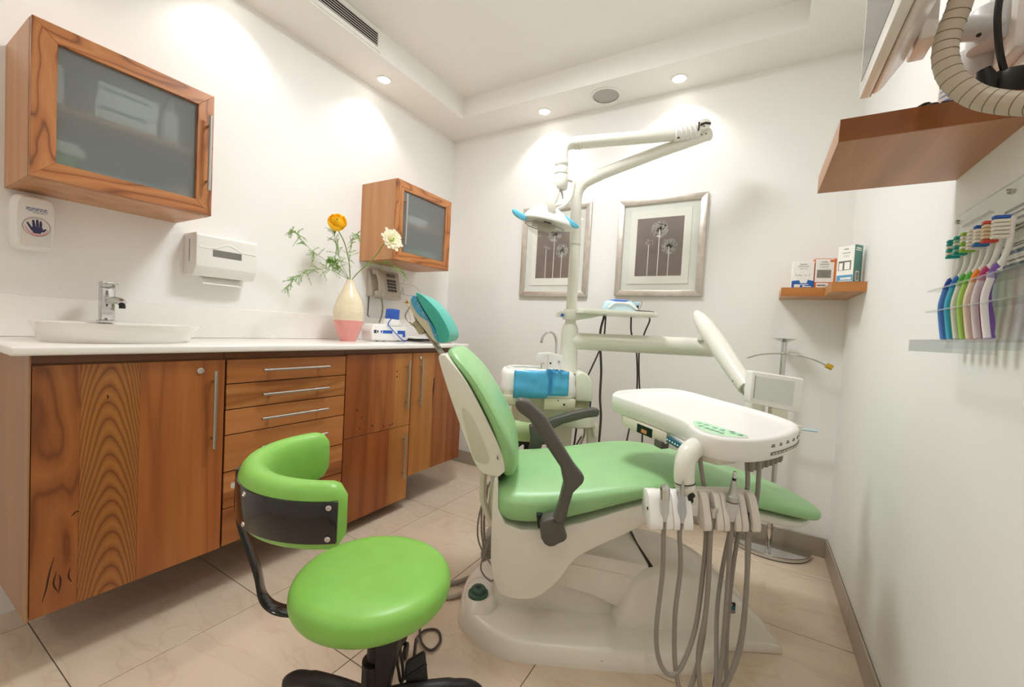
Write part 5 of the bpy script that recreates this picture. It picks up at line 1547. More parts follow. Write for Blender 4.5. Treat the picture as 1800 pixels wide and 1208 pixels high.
def rim_strip(f0, f1, d0, d1, o=0.0015):
    n = len(run) - 1
    i0, i1 = f0 * n, f1 * n
    pts = []
    steps = max(2, int((i1 - i0)) + 1)
    for s_ in range(steps + 1):
        k_ = i0 + (i1 - i0) * s_ / steps
        j = min(int(k_), n - 1)
        p = run[j].lerp(run[j + 1], k_ - j)
        pts.append(p)
    top, bot = [], []
    for i, p in enumerate(pts):
        a, b = pts[max(0, i - 1)], pts[min(len(pts) - 1, i + 1)]
        tg = (b - a).normalized()
        nr = Vector((tg.y, -tg.x, 0))
        if nr.dot(cen - p) > 0:
            nr = -nr
        q = p + nr * o
        q2 = p - nr * 0.002
        bot.append([(q.x, q.y, zt(p.y, d0)), (q.x, q.y, zt(p.y, d1)), (q2.x, q2.y, zt(p.y, d1)), (q2.x, q2.y, zt(p.y, d0))])
    return MB().loft(bot)


emit('label_strip', rim_strip(0.03, 0.97, -0.047, -0.039), M_INK, tray, k=True)
lt = MB()
rr = random.Random(5)
f = 0.05
while f < 0.93:
    g = f + rr.uniform(0.015, 0.05)
    s_ = rim_strip(f, g, -0.0445, -0.0415, 0.0022)
    lt.add(s_.v, s_.f)
    f = g + rr.uniform(0.01, 0.03)
emit('strip_lettering', lt, MATS['cream service plate'], tray, k=True, kind='stuff')
lt = MB()
for i, f in enumerate((0.02, 0.20, 0.35, 0.49, 0.62, 0.75, 0.86)):
    wd = 0.075 if i == 0 else 0.055
    s_ = rim_strip(f + 0.012, f + wd - 0.012, -0.0195, -0.0165)
    lt.add(s_.v, s_.f)
    s_ = rim_strip(f, f + wd, -0.0245, -0.0210)
    lt.add(s_.v, s_.f)
emit('key_lettering', lt, M_INK, tray, k=True, kind='stuff')

# viewer screen at the back of the tray
a0, a1 = Vector((0.962, 1.655, 0)), Vector((1.160, 1.640, 0))
scr = [(0.856, 0.851), (0.858, 0.964), (1.046, 0.946), (1.042, 0.820)]
sv = emit('viewer', MB().prism(scr, 1.470, 1.512, UZ), M_WHITE, t, k=True, bevel=0.006, seg=3)
emit('viewer_screen', MB().prism([(0.870, 0.868), (0.872, 0.946), (1.013, 0.933), (1.010, 0.844)], 1.4690, 1.4702, UZ), M_SCREEN, sv, k=True)
emit('screen_bezel_line', MB().prism([(0.8685, 0.867), (0.8705, 0.9475), (0.8725, 0.9475), (0.8715, 0.868)], 1.4686, 1.4696, UZ), mat('grey bezel line', '8f918e', 0.5), sv, k=True)
emit('viewer_post', MB().prism([(0.945, 0.835), (0.948, 0.770), (1.006, 0.765), (1.003, 0.832)], 1.478, 1.505, UZ), MATS['ivory control box'], t, k=True, bevel=0.003)
emit('post_bracket', MB().prism([(0.84, 0.795), (0.84, 0.765), (1.004, 0.762), (1.004, 0.790)], 1.40, 1.545, UZ), MATS['ivory control box'], t, k=True, bevel=0.004)

# elbow pipe and instrument holder
ep = smooth_path([(0.70, 1.270, 0.745), (0.64, 1.235, 0.745), (0.575, 1.190, 0.758), (0.525, 1.155, 0.757), (0.496, 1.130, 0.735), (0.489, 1.120, 0.700), (0.492, 1.118, 0.668)], 5)
emit('holder_pipe', MB().tube(ep, [0.031] * 8 + [0.029] * 12 + [0.027] * (len(ep) - 20), 20), M_ARM, t, k=True)
emit('pipe_seam', MB().tube([(0.4915, 1.118, 0.676), (0.4920, 1.118, 0.672)], 0.0278, 24), M_GREY, t, k=True)
hp_ = smooth_path([(0.492, 1.118, 0.670), (0.500, 1.120, 0.650), (0.516, 1.128, 0.622), (0.528, 1.134, 0.600)], 4)
hpm = emit('holder_neck', MB().tube(hp_, [0.0265, 0.0262, 0.026, 0.025, 0.0245, 0.024, 0.024, 0.024, 0.024, 0.024, 0.024, 0.024, 0.024][:len(hp_)], 18), M_ARM, t, k=True)
emit('neck_mark', MB().prism(smooth2([(0.494, 0.648), (0.505, 0.655), (0.512, 0.646), (0.506, 0.640), (0.508, 0.632), (0.500, 0.624), (0.494, 0.634)], 2), 1.0925, 1.0965, UZ), M_BLACK, t, k=True)
HB = 1.145          # back of the holder
prof_ch = smooth2([(1.140, 0.645), (1.118, 0.648), (1.100, 0.640), (1.085, 0.615), (1.074, 0.592), (1.068, 0.575), (1.068, 0.562)], 3, False) + [(1.070, 0.558), (1.095, 0.556), (1.140, 0.575)]
HZ = lambda a, b, u: (u, a, b + (u - 0.39) * 0.035)
hold_l = emit('instrument_holder', MB().prism([(1.120, 0.643), (1.145, 0.643), (1.145, 0.580), (1.120, 0.575)], 0.388, 0.508, HZ), M_WHITE, t, k=True, bevel=0.004, label='white left instrument holder with two slots')
hold_r = emit('instrument_holder', MB().prism([(1.120, 0.650), (1.148, 0.650), (1.148, 0.580), (1.120, 0.575)], 0.512, 0.664, HZ), mat('warm white plastic', 'd6d0c6', 0.28), t, k=True, bevel=0.004, label='warm white instrument holder with three slots')
emit('holder_link', MB().box(0.480, 0.530, 1.105, 1.15, 0.585, 0.630), M_WHITE, t, k=True, bevel=0.004)
for h_, mt, spans in ((hold_l, M_WHITE, ((0.388, 0.4225), (0.4315, 0.4495), (0.4505, 0.4675), (0.4765, 0.502))), (hold_r, MATS['warm white plastic'], ((0.530, 0.5505), (0.5635, 0.582), (0.583, 0.5985), (0.6135, 0.629), (0.630, 0.6475), (0.6575, 0.679)))):
    for u0, u1 in spans:
        emit('slot_cheek', MB().prism(prof_ch, u0, u1, HZ), mt, h_, k=True, bevel=0.0035, seg=2)
    for (u0, u1), (v0, v1) in zip(spans[::2], spans[1::2]):
        um = (u1 + v0) / 2
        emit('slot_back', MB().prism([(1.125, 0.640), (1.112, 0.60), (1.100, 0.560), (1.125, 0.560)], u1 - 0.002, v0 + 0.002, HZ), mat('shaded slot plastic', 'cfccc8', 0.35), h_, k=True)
emit('holder_screw', MB().ball((0.3872, 1.095, 0.606), 0.002, 0.004, 0.005, 8, 5), M_BLACK, hold_l, k=True)


def handpiece(label, u, v, hose_pts, parts, cat='dental handpiece'):
    tt = thing('dental_handpiece', label, cat, K(u, v, 0.55), KROT, group='handpieces hanging in the instrument holder')
    for nm, mb, mt in parts:
        emit(nm, mb, mt, tt, k=True)
    for hp__ in hose_pts:
        emit('hose', MB().tube(smooth_path(hp__, 7), 0.0062, 9), M_HOSE, tt, k=True)


hv = 1.083
handpiece('white air syringe handpiece with slanted chrome head, first slot from the seat shell', 0.427, hv,
          [[(0.4285, hv, 0.585), (0.4300, hv, 0.540), (0.434, hv, 0.440), (0.424, hv - 0.01, 0.290), (0.434, hv - 0.02, 0.212), (0.461, hv - 0.03, 0.184), (0.495, hv - 0.02, 0.206), (0.532, hv, 0.294), (0.549, hv + 0.015, 0.430), (0.553, hv + 0.02, 0.52), (0.550, hv + 0.02, 0.575)]],
          [('body', MB().lathe([(0.0095, 0.580), (0.012, 0.60), (0.0125, 0.628), (0.0125, 0.640)], (0.4265, hv, 0), n=18), mat('light grey handpiece', 'c9c8c6', 0.25)),
           ('head', MB().tube([(0.4265, hv, 0.638), (0.4262, hv, 0.656), (0.4245, hv, 0.668)], [0.0132, 0.0135, 0.0128], 18), M_CHROME),
           ('head_cap', MB().tube([(0.4245, hv, 0.667), (0.4215, hv, 0.675)], [0.0138, 0.010], 18), M_CHROME)])
handpiece('slim grey scaler handpiece with a pointed tip, second slot from the seat shell', 0.475, hv,
          [[(0.4720, hv, 0.590), (0.4725, hv, 0.545), (0.481, hv, 0.454), (0.471, hv - 0.01, 0.330), (0.476, hv - 0.02, 0.205), (0.496, hv - 0.03, 0.130), (0.524, hv - 0.02, 0.160), (0.553, hv, 0.256), (0.563, hv + 0.01, 0.428), (0.562, hv + 0.02, 0.53), (0.559, hv + 0.02, 0.58)]],
          [('body', MB().tube([(0.4740, hv, 0.580), (0.4735, hv, 0.61), (0.4715, hv, 0.65)], [0.011, 0.0125, 0.008], 16), mat('blue grey handpiece', 'b5b8bd', 0.3)),
           ('tip', MB().tube([(0.4715, hv, 0.650), (0.4710, hv, 0.668), (0.4725, hv, 0.690)], [0.0078, 0.006, 0.0015], 14), M_STEEL)])
handpiece('short chrome coupling sunk in the first slot of the warm white holder', 0.557, hv,
          [[(0.5565, hv, 0.598), (0.5545, hv, 0.55), (0.557, hv, 0.443), (0.551, hv - 0.01, 0.334), (0.535, hv - 0.02, 0.239), (0.544, hv - 0.03, 0.146), (0.570, hv - 0.03, 0.09), (0.60, hv, 0.12), (0.635, hv + 0.09, 0.30), (0.672, hv + 0.115, 0.52), (0.683, hv + 0.070, 0.636), (0.675, hv + 0.067, 0.742)]],
          [('coupling', MB().tube([(0.5575, hv - 0.003, 0.597), (0.5575, hv - 0.004, 0.610), (0.5585, hv - 0.005, 0.622)], [0.006, 0.0075, 0.0105], 16), M_CHROME)])
handpiece('tall steel contra-angle motor handpiece standing in the middle slot of the warm white holder', 0.606, hv,
          [[(0.6055, hv, 0.595), (0.6075, hv, 0.55), (0.610, hv, 0.40), (0.604, hv - 0.01, 0.243), (0.596, hv - 0.02, 0.136), (0.61, hv - 0.02, 0.06), (0.64, hv + 0.02, 0.07), (0.668, hv + 0.09, 0.25), (0.695, hv + 0.115, 0.50), (0.710, hv + 0.070, 0.597), (0.711, hv + 0.067, 0.742)]],
          [('motor', MB().lathe([(0.008, 0.590), (0.011, 0.606), (0.0145, 0.620), (0.015, 0.638), (0.0155, 0.640)], (0.606, hv, 0), n=18), MATS['light grey handpiece']),
           ('motor_ring', MB().lathe([(0.0158, 0.640), (0.0158, 0.643)], (0.606, hv, 0), n=18), M_GREY),
           ('shank', MB().lathe([(0.0155, 0.643), (0.015, 0.655), (0.0115, 0.659), (0.0105, 0.665), (0.0065, 0.698)], (0.606, hv, 0), n=18), M_STEEL),
           ('neck', MB().tube([(0.606, hv, 0.697), (0.606, hv, 0.704)], [0.0045, 0.0055], 12), M_BLACK),
           ('contra_head', MB().lathe([(0.0045, 0.703), (0.0055, 0.708), (0.005, 0.716), (0.0035, 0.722), (0.0035, 0.713)], (0.6065, hv, 0), n=14), M_CHROME)])
handpiece('pair of empty grey hoses crossing in the last slot of the warm white holder', 0.652, hv,
          [[(0.6500, hv, 0.590), (0.6535, hv, 0.545), (0.661, hv, 0.402), (0.651, hv - 0.01, 0.262), (0.620, hv - 0.02, 0.174), (0.59, hv - 0.02, 0.12), (0.58, hv, 0.05)],
           [(0.6640, hv + 0.012, 0.56), (0.667, hv + 0.012, 0.418), (0.659, hv + 0.004, 0.278), (0.634, hv - 0.005, 0.182), (0.61, hv - 0.01, 0.137), (0.60, hv, 0.06)],
           [(0.543, hv + 0.068, 0.75), (0.548, hv + 0.067, 0.71), (0.566, hv + 0.067, 0.633)]],
          [('dark_connector', MB().lathe([(0.006, 0.585), (0.0062, 0.61), (0.001, 0.611)], (0.6525, hv + 0.01, 0), n=14), mat('dark brown connector', '4b423c', 0.4))], cat='hose')

# things on the unit
tt = thing('barrier_film', 'crinkled blue barrier film wrapped around the front of the spittoon body', 'film', K(0.15, 1.92, 0.76), KROT)
fm = MB()
n_, m_ = 22, 7
rr = random.Random(9)
front_ = []
for i in range(n_ + 1):
    s_ = i / n_
    for j in range(m_ + 1):
        q = j / m_
        z = 0.758 + 0.118 * q + (0.010 * s_ if q < 0.5 else 0.006 * s_) - (0.012 if q < 0.1 and s_ < 0.62 else 0)
        u = 0.018 + 0.256 * s_
        v = 1.9225 + (0.004 if q > 0.45 else 0) + (0.004 if q > 0.8 else 0) - 0.003 - abs(rr.gauss(0, 0.0012)) - 0.004 * abs(math.sin(q * 5 + s_ * 3))
        front_.append((u, v, z))
fm.add(front_, [(i * (m_ + 1) + j, i * (m_ + 1) + j + 1, (i + 1) * (m_ + 1) + j + 1, (i + 1) * (m_ + 1) + j) for i in range(n_) for j in range(m_)])
fo = emit('film_sheet', fm, M_BLUEFILM, tt, k=True, ang=80)
md = fo.modifiers.new('thickness', 'SOLIDIFY')
md.thickness = 0.0006
emit('film_band', MB().box(0.182, 0.194, 1.908, 1.9165, 0.768, 0.882), mat('darker blue band', '2f7fc0', 0.3), tt, k=True)
cr_ = MB()
for i in range(9):
    a = 0.19 + rr.uniform(-0.02, 0.06)
    cr_.tube(smooth_path([(a, 1.915, 0.876), (a + rr.uniform(-.02, .02), 1.925, 0.886), (a + rr.uniform(-.03, .03), 1.94, 0.878)], 3), 0.004, 5, flat=0.3)
emit('film_gather', cr_, M_BLUEFILM, tt, k=True, kind='stuff')
tt = thing('film_liner', 'pale blue plastic film lying in the spittoon bowl', 'film', K(0.08, 2.05, 0.85), KROT)
lf = MB().ball((0.075, 2.05, 0.855), 0.052, 0.05, 0.016, 14, 6)
lf.v = [(a + rr.gauss(0, 0.003), b + rr.gauss(0, 0.003), c + rr.gauss(0, 0.004)) for a, b, c in lf.v]
emit('crumpled_film', lf, M_PALEBLUE, tt, k=True)

tt = thing('curing_lamp', 'pale blue and white handset with an oval blue top on the pole shelf', 'device', K(0.535, 2.06, 1.1835), KROT)
emit('body', MB().loft([superring((0.530, 2.075), 0.092 * q, 0.045 * q2, 3.5, 32, lambda a, b, z=z, sh=sh: (a + sh, b, z)) for q, q2, z, sh in ((0.96, 1.0, 1.1836, 0), (1.0, 1.02, 1.19, 0), (0.86, 0.92, 1.218, -0.006), (0.80, 0.85, 1.228, -0.006), (0.70, 0.70, 1.233, -0.006))]), M_PALEBLUE, tt, k=True)
emit('white_ridge', MB().tube(smooth_path([(0.462, 2.030, 1.196), (0.482, 2.030, 1.214), (0.50, 2.032, 1.221), (0.555, 2.032, 1.220), (0.585, 2.030, 1.206), (0.602, 2.030, 1.194)], 4), 0.006, 8), M_WHITE, tt, k=True)
emit('oval_top', MB().loft([superring((0.520, 2.065), 0.050 * q, 0.030 * q, 2.2, 28, lambda a, b, z=z: (a, b, z)) for q, z in ((1.0, 1.226), (1.0, 1.236), (0.8, 1.240))]), mat('blue oval cap', '5b7fd0', 0.3), tt, k=True)
emit('spout_end', MB().prism([(0.570, 1.228), (0.618, 1.236), (0.625, 1.232), (0.610, 1.200), (0.600, 1.190), (0.590, 1.205)], 2.05, 2.09, UZ), M_PALEBLUE, tt, k=True, bevel=0.004)
emit('plug_end', MB().prism([(0.603, 1.214), (0.613, 1.216), (0.613, 1.206), (0.610, 1.196), (0.604, 1.204)], 2.043, 2.05, UZ), M_NAVY, tt, k=True)
emit('wire_guard', MB().tube(smooth_path([(0.578, 2.045, 1.232), (0.618, 2.042, 1.237), (0.627, 2.042, 1.230), (0.620, 2.042, 1.205), (0.611, 2.042, 1.196)], 4), 0.0022, 6), M_STEEL, tt, k=True)
emit('lead', MB().tube(smooth_path([(0.595, 2.035, 1.190), (0.64, 2.035, 1.188), (0.668, 2.04, 1.188), (0.690, 2.045, 1.1865)], 4), 0.003, 6), M_CORD, tt, k=True)
for lb, pts, r_ in (('black cord hanging straight down from the pole shelf to the floor', [(0.480, 2.20, 1.160), (0.478, 2.26, 1.08), (0.486, 2.27, 0.98), (0.498, 2.27, 0.86), (0.500, 2.27, 0.72), (0.512, 2.27, 0.6), (0.510, 2.27, 0.42), (0.52, 2.27, 0.2), (0.53, 2.27, 0.006)], 0.0065),
                    ('black cord slanting from under the delivery arm toward the spittoon', [(0.484, 2.18, 1.160), (0.488, 2.21, 1.05), (0.47, 2.21, 0.98), (0.42, 2.21, 0.85), (0.385, 2.21, 0.76), (0.37, 2.21, 0.70)], 0.0045),
                    ('thin dark cord hanging from the middle of the pole shelf', [(0.612, 2.16, 1.160), (0.635, 2.22, 1.08), (0.680, 2.26, 0.985), (0.700, 2.27, 0.80), (0.690, 2.27, 0.68), (0.665, 2.27, 0.50), (0.64, 2.27, 0.30), (0.63, 2.27, 0.006)], 0.0045),
                    ('thin dark cord hanging from the outer end of the pole shelf', [(0.703, 2.14, 1.183), (0.706, 2.16, 1.165), (0.715, 2.18, 1.145), (0.705, 2.22, 1.08), (0.690, 2.24, 0.985), (0.706, 2.25, 0.80), (0.735, 2.25, 0.60), (0.742, 2.25, 0.42), (0.74, 2.25, 0.2), (0.74, 2.25, 0.006)], 0.0045)):
    emit('hanging_cable', MB().tube(smooth_path(pts, 6), r_, 8), M_CORD, None, k=True, label=lb, cat='cord')

# ------------------------------------------------------------------ stools


def stool(name, label, uc, vc, ztop, r_, mt, legs, detail):
    t = thing(name, label, 'stool', K(uc, vc, 0), KROT)
    pr = [(0.0, ztop - 0.082), (r_ * 0.72, ztop - 0.082), (r_ * 0.90, ztop - 0.074), (r_ * 0.985, ztop - 0.056), (r_, ztop - 0.036), (r_ * 0.965, ztop - 0.017), (r_ * 0.86, ztop - 0.005), (r_ * 0.6, ztop), (0.0, ztop + 0.001)] if detail else \
         [(0.0, ztop - 0.05), (r_ * 0.92, ztop - 0.05), (r_, ztop - 0.035), (r_, ztop - 0.02), (r_ * 0.92, ztop - 0.004), (r_ * 0.6, ztop), (0.0, ztop)]
    emit('seat', MB().lathe(densify(pr), (uc, vc, 0), n=64), mt, t, k=True, ang=60)
    return t


SU, SV_, SZ, SR = -0.312, 1.010, 0.455, 0.190
t = stool('operator_stool', 'bright green round operator stool with a curved wraparound backrest, in front', SU, SV_, SZ, SR, M_GREEN, 5, True)
emit('seat_pan', MB().lathe([(0.001, 0.350), (0.13, 0.352), (0.14, 0.360), (0.13, 0.369)], (SU, SV_, 0), n=40), M_BLACK, t, k=True)
emit('gas_lift', MB().lathe([(0.030, 0.062), (0.031, 0.22), (0.020, 0.224), (0.020, 0.355)], (SU + 0.012, SV_, 0), n=24), M_BLACK, t, k=True)
emit('lift_cover', MB().prism([(SU + 0.018, 0.35), (SU + 0.085, 0.35), (SU + 0.045, 0.10), (SU + 0.018, 0.07)], SV_ - 0.03, SV_ + 0.03, UZ), M_BLACK, t, k=True, bevel=0.008)
emit('hub', MB().lathe([(0.040, 0.070), (0.044, 0.08), (0.044, 0.128), (0.034, 0.138)], (SU + 0.012, SV_, 0), n=24), M_BLACK, t, k=True)
for i in range(5):
    an = R(18 + 72 * i)
    d_ = Vector((math.cos(an), math.sin(an), 0))
    c = Vector((SU + 0.012, SV_, 0))
    LP = [c + d_ * q + Vector((0, 0, z)) for q, z in ((0.03, 0.112), (0.09, 0.112), (0.17, 0.105), (0.235, 0.094), (0.268, 0.072), (0.274, 0.052))]
    lg = emit('leg', MB().tube(smooth_path(LP, 4), [0.024] * 10 + [0.021] * 7 + [0.016] * 4, 12, flat=0.95), M_BLACK, t, k=True)
    cc = c + d_ * 0.272
    sd_ = Vector((-d_.y, d_.x, 0))
    for s_ in (-1, 1):
        emit('castor', MB().lathe([(0.012, 0.004), (0.023, 0.006), (0.025, 0.012), (0.023, 0.017), (0.010, 0.018)], cc + sd_ * (0.004 * s_) + Vector((0, 0, 0.025)), axis=sd_ * s_, n=20), M_BLACK, lg, k=True)
# backrest: an arc in plan
BC, BR = Vector((-0.395, 1.045)), 0.232


def arc(a0, a1, n):
    return [a0 + (a1 - a0) * i / n for i in range(n + 1)]


A0, A1 = R(-70), R(-232)
aa = arc(A0, A1, 40)
rings = []
n_a = len(aa)
for i, a in enumerate(aa):
    s_ = i / (n_a - 1)
    cap_ = min(1.0, math.sqrt(max(0.0, 1 - max(0, (0.055 - s_) / 0.055) ** 2)), math.sqrt(max(0.0, 1 - max(0, (s_ - 0.93) / 0.07) ** 2)))
    cap_ = max(cap_, 0.10)
    er = Vector((math.cos(a), math.sin(a)))
    c2 = BC + er * (BR - 0.022)
    hh_ = 0.070 * (0.55 + 0.45 * cap_)
    th_ = 0.033 * (0.35 + 0.65 * cap_)
    zc = 0.664 + 0.004 * s_
    rings.append(superring((0, 0), th_, hh_ * 0.98, 2.8, 26, lambda p, q, c2=c2, er=er, zc=zc: (c2.x + er.x * p, c2.y + er.y * p, zc + q)))
bk = emit('backrest', MB().loft(rings), M_GREEN, t, k=True, ang=60)
aa = arc(R(-74), R(-205), 30)
rings = []
for a in aa:
    er = Vector((math.cos(a), math.sin(a)))
    rings.append([(BC.x + er.x * q, BC.y + er.y * q, z) for q, z in ((BR + 0.002, 0.618), (BR + 0.012, 0.618), (BR + 0.012, 0.704), (BR + 0.002, 0.704))])
shm = emit('backrest_shell', MB().loft(rings), M_GLOSSBLACK, t, k=True, bevel=0.003)
for a, z in ((-78, 0.693), (-78, 0.630), (-126, 0.693), (-126, 0.630), (-160, 0.693), (-160, 0.630)):
    er = Vector((math.cos(R(a)), math.sin(R(a)), 0))
    p = Vector((BC.x, BC.y, 0)) + er * (BR + 0.0118) + Vector((0, 0, z))
    sc_ = MB().lathe([(0.0058, 0), (0.0055, 0.002), (0.003, 0.003), (0.0025, 0.0018), (0.001, 0.0018)], p, axis=er, n=16)
    emit('screw', sc_, M_CHROME, shm, k=True)
# strap from under the seat to the backrest
ang_ = R(-166)
er = Vector((math.cos(ang_), math.sin(ang_), 0))
pb = Vector((BC.x, BC.y, 0)) + er * (BR + 0.018)
SP = [(SU - 0.10, SV_ - 0.02, 0.352), (SU - 0.17, SV_ - 0.025, 0.350), (SU - 0.225, SV_ - 0.027, 0.356), (SU - 0.258, SV_ - 0.028, 0.385), (SU - 0.278, SV_ - 0.024, 0.45), (pb.x, pb.y + 0.004, 0.58), (pb.x, pb.y, 0.700)]
P = smooth_path(SP, 6)
rings = []
for i, p in enumerate(P):
    a, b = P[max(0, i - 1)], P[min(len(P) - 1, i + 1)]
    tg = (b - a).normalized()
    w_ = Vector((0.25, -0.97, 0)).normalized()
    w_ = (w_ - tg * w_.dot(tg)).normalized()
    nn = tg.cross(w_)
    hw_ = 0.020
    rings.append([p + w_ * hw_ + nn * 0.003, p - w_ * hw_ + nn * 0.003, p - w_ * hw_ - nn * 0.003, p + w_ * hw_ - nn * 0.003])
emit('backrest_strap', MB().loft(rings), M_GLOSSBLACK, t, k=True, bevel=0.0015)
emit('strap_bolt', MB().tube([pb + Vector((0, 0, 0.655)), pb + Vector((0, 0, 0.655)) + er * 0.016], [0.008, 0.0075], 14), M_CHROME, t, k=True)
emit('strap_bolt', MB().tube([pb + Vector((0, 0, 0.615)), pb + Vector((0, 0, 0.615)) + er * 0.006], [0.006, 0.005], 12), M_CHROME, t, k=True)

tt = thing('foot_switch', 'small black foot switch with a raised rib propped against the stool leg', 'foot switch', K(-0.205, 1.13, 0.0), KROT)
ax_ = Vector((0.95, 0.30, 0.05)).normalized()
az_ = Vector((0.05, 0.42, 0.90)).normalized()
ay_ = az_.cross(ax_)
cP = Vector((-0.207, 1.068, 0.140))
pl_ = [(-0.032, 0.026), (-0.028, 0.033), (0.010, 0.046), (0.016, 0.044), (0.034, -0.018), (0.030, -0.030), (0.006, -0.046), (-0.006, -0.044), (-0.030, 0.0)]
fn = lambda a, b, q: tuple(cP + ax_ * a + az_ * b + ay_ * q)
emit('switch_body', MB().prism(pl_, -0.010, 0.010, fn), M_BLACK, tt, k=True, bevel=0.003)
emit('rib', MB().prism([(-0.032, 0.000), (0.024, 0.020), (0.026, 0.013), (-0.031, -0.007)], 0.009, 0.014, fn).prism([(-0.032, 0.000), (0.024, 0.020), (0.026, 0.013), (-0.031, -0.007)], -0.014, -0.009, fn), M_BLACK, tt, k=True, bevel=0.002)
sw0 = cP + ax_ * -0.012 + az_ * 0.036
lc = smooth_path([sw0, sw0 + Vector((-0.004, 0.04, 0.02)), (-0.249, 1.28, 0.06), (-0.262, 1.35, 0.02), (-0.245, 1.40, 0.007), (-0.205, 1.402, 0.007), (-0.186, 1.355, 0.007), (-0.209, 1.312, 0.007), (-0.247, 1.340, 0.012), (-0.270, 1.405, 0.03), (-0.29, 1.42, 0.05)], 7)
emit('cord', MB().tube(lc, 0.0042, 8), M_CORD, tt, k=True)
emit('cord', MB().tube(smooth_path([(-0.275, 1.07, 0.30), (-0.268, 1.075, 0.20), (-0.256, 1.08, 0.13), (-0.250, 1.08, 0.105), (-0.244, 1.08, 0.112), (-0.248, 1.08, 0.16), (-0.262, 1.07, 0.24), (-0.27, 1.06, 0.30)], 5), 0.0042, 8), M_CORD, tt, k=True)

t = stool('assistant_stool', 'pale lime green stool seat half hidden behind the dental chair', 0.115, 2.34, 0.520, 0.165, M_MINT2, 5, False)
emit('seat_pan', MB().lathe([(0.001, 0.445), (0.15, 0.452), (0.158, 0.462), (0.157, 0.4695)], (0.115, 2.34, 0), n=40), M_BLACK, t, k=True)
emit('gas_lift', MB().lathe([(0.026, 0.07), (0.026, 0.26), (0.016, 0.265), (0.016, 0.446)], (0.115, 2.34, 0), n=20), M_BLACK, t, k=True)
emit('lift_lever', MB().tube([(0.10, 2.30, 0.438), (-0.02, 2.22, 0.37)], 0.006, 8), M_BLACK, t, k=True)
for i in range(5):
    an = R(50 + 72 * i)
    d_ = Vector((math.cos(an), math.sin(an), 0))
    c = Vector((0.115, 2.34, 0))
    lg = emit('leg', MB().tube(smooth_path([c + d_ * q + Vector((0, 0, z)) for q, z in ((0.015, 0.085), (0.10, 0.08), (0.18, 0.062))], 4), [0.020] * 5 + [0.016] * 4, 10), M_BLACK, t, k=True)
    sd_ = Vector((-d_.y, d_.x, 0))
    emit('castor', MB().lathe([(0.012, -0.014), (0.022, -0.012), (0.024, 0.0), (0.022, 0.012), (0.012, 0.014)], c + d_ * 0.178 + Vector((0, 0, 0.0245)), axis=sd_, n=18), M_BLACK, lg, k=True)

# ------------------------------------------------------------------ chrome stand by the back wall
PX, PY = 0.123, 2.505
t = thing('chrome_stand', 'slim chrome floor stand with a dish top and half moon base in the corner', 'stand', (PX, PY, 0))
hm = [(0.123 + 0.185 * math.cos(a), 2.560 + 0.165 * math.sin(a)) for a in [math.pi + math.pi * i / 28 for i in range(29)]]
emit('base', MB().prism(hm, 0.004, 0.026, XY), M_CHROME, t, bevel=0.004)
emit('rubber_foot', MB().prism([(0.123 + (a - 0.123) * 0.97, 2.56 + (b - 2.56) * 0.97) for a, b in hm], 0.0, 0.004, XY), M_BLACK, t)
emit('post', MB().tube([(PX, PY, 0.026), (PX, PY, 1.085)], 0.0125, 18), M_CHROME, t)
emit('post_collar', MB().lathe([(0.0145, 0), (0.0145, 0.012)], (PX, PY, 0.115), n=18), M_STEEL, t)
emit('dish', MB().lathe([(0.012, 1.074), (0.020, 1.078), (0.050, 1.090), (0.051, 1.092), (0.018, 1.083), (0.001, 1.081)], (PX, PY, 0), n=32), M_CHROME, t)
emit('post_knob', MB().lathe([(0.008, 1.070), (0.009, 1.084), (0.001, 1.0845)], (PX, PY, 0), n=14), M_BLACK, t)
bb_ = smooth_path([(-0.035, PY - 0.015, 0.982), (0.02, PY - 0.015, 1.003), (0.075, PY - 0.015, 1.013), (PX, PY - 0.015, 1.016), (0.19, PY - 0.015, 1.010), (0.25, PY - 0.015, 0.995), (0.302, PY - 0.015, 0.972)], 5)
emit('curved_bar', MB().tube(bb_, 0.0035, 8), M_CHROME, t)
emit('yellow_cap', MB().tube([(0.298, PY - 0.015, 0.975), (0.322, PY - 0.015, 0.962)], [0.0125, 0.013], 16), mat('mustard knob', 'c9a52e', 0.4), t, bevel=0.0)
emit('lower_arm', MB().tube([(PX, PY - 0.013, 0.648), (0.285, PY - 0.02, 0.651)], 0.0065, 12), M_PALEBLUE, t)

# ------------------------------------------------------------------ corner shelf with boxes
t = thing('corner_shelf', 'small stepped teak shelf in the room corner', 'shelf', (0.25, 2.45, 1.296))
ZT = 1.338
pl_ = [(0.090, BW), (0.090, 2.508), (0.262, 2.340), (0.262, 2.339)]
pl_ = [(0.088, BW), (0.088, 2.505), (0.256, 2.505), (0.256, 2.505)]
steps_ = [(0.088, BW), (0.088, 2.520), (0.094, 2.515), (0.262, 2.338), (0.276, 2.186), (RW, 2.186), (RW, BW)]
steps_ = [(0.088, BW), (0.088, 2.395), (0.258, 2.395), (0.258, 2.188), (RW, 2.188), (RW, BW)]
emit('board', MB().prism(steps_, 1.297, ZT, XY), M_W_SHELF, t, bevel=0.001, seg=1)
emit('front_edge', MB().box(0.089, 0.257, 2.3925, 2.395, 1.2975, ZT - 0.0005), M_W_EDGE, t)
emit('front_edge', MB().box(0.2585, RW, 2.1855, 2.188, 1.2975, ZT - 0.0005), M_W_EDGE, t)

ROT = 0.0


def flatbox(name, label, c, w_, d_, h_, rot, m_body, group):
    t = thing(name, label, 'box', (c[0], c[1], ZT + 0.0004), rot, group=group)
    return t


def loc(t, fn):
    L0, r0 = ROOT[t.name]
    c_, s_ = math.cos(r0), math.sin(r0)
    return lambda a, b, z: (L0.x + a * c_ - b * s_, L0.y + a * s_ + b * c_, L0.z + z)


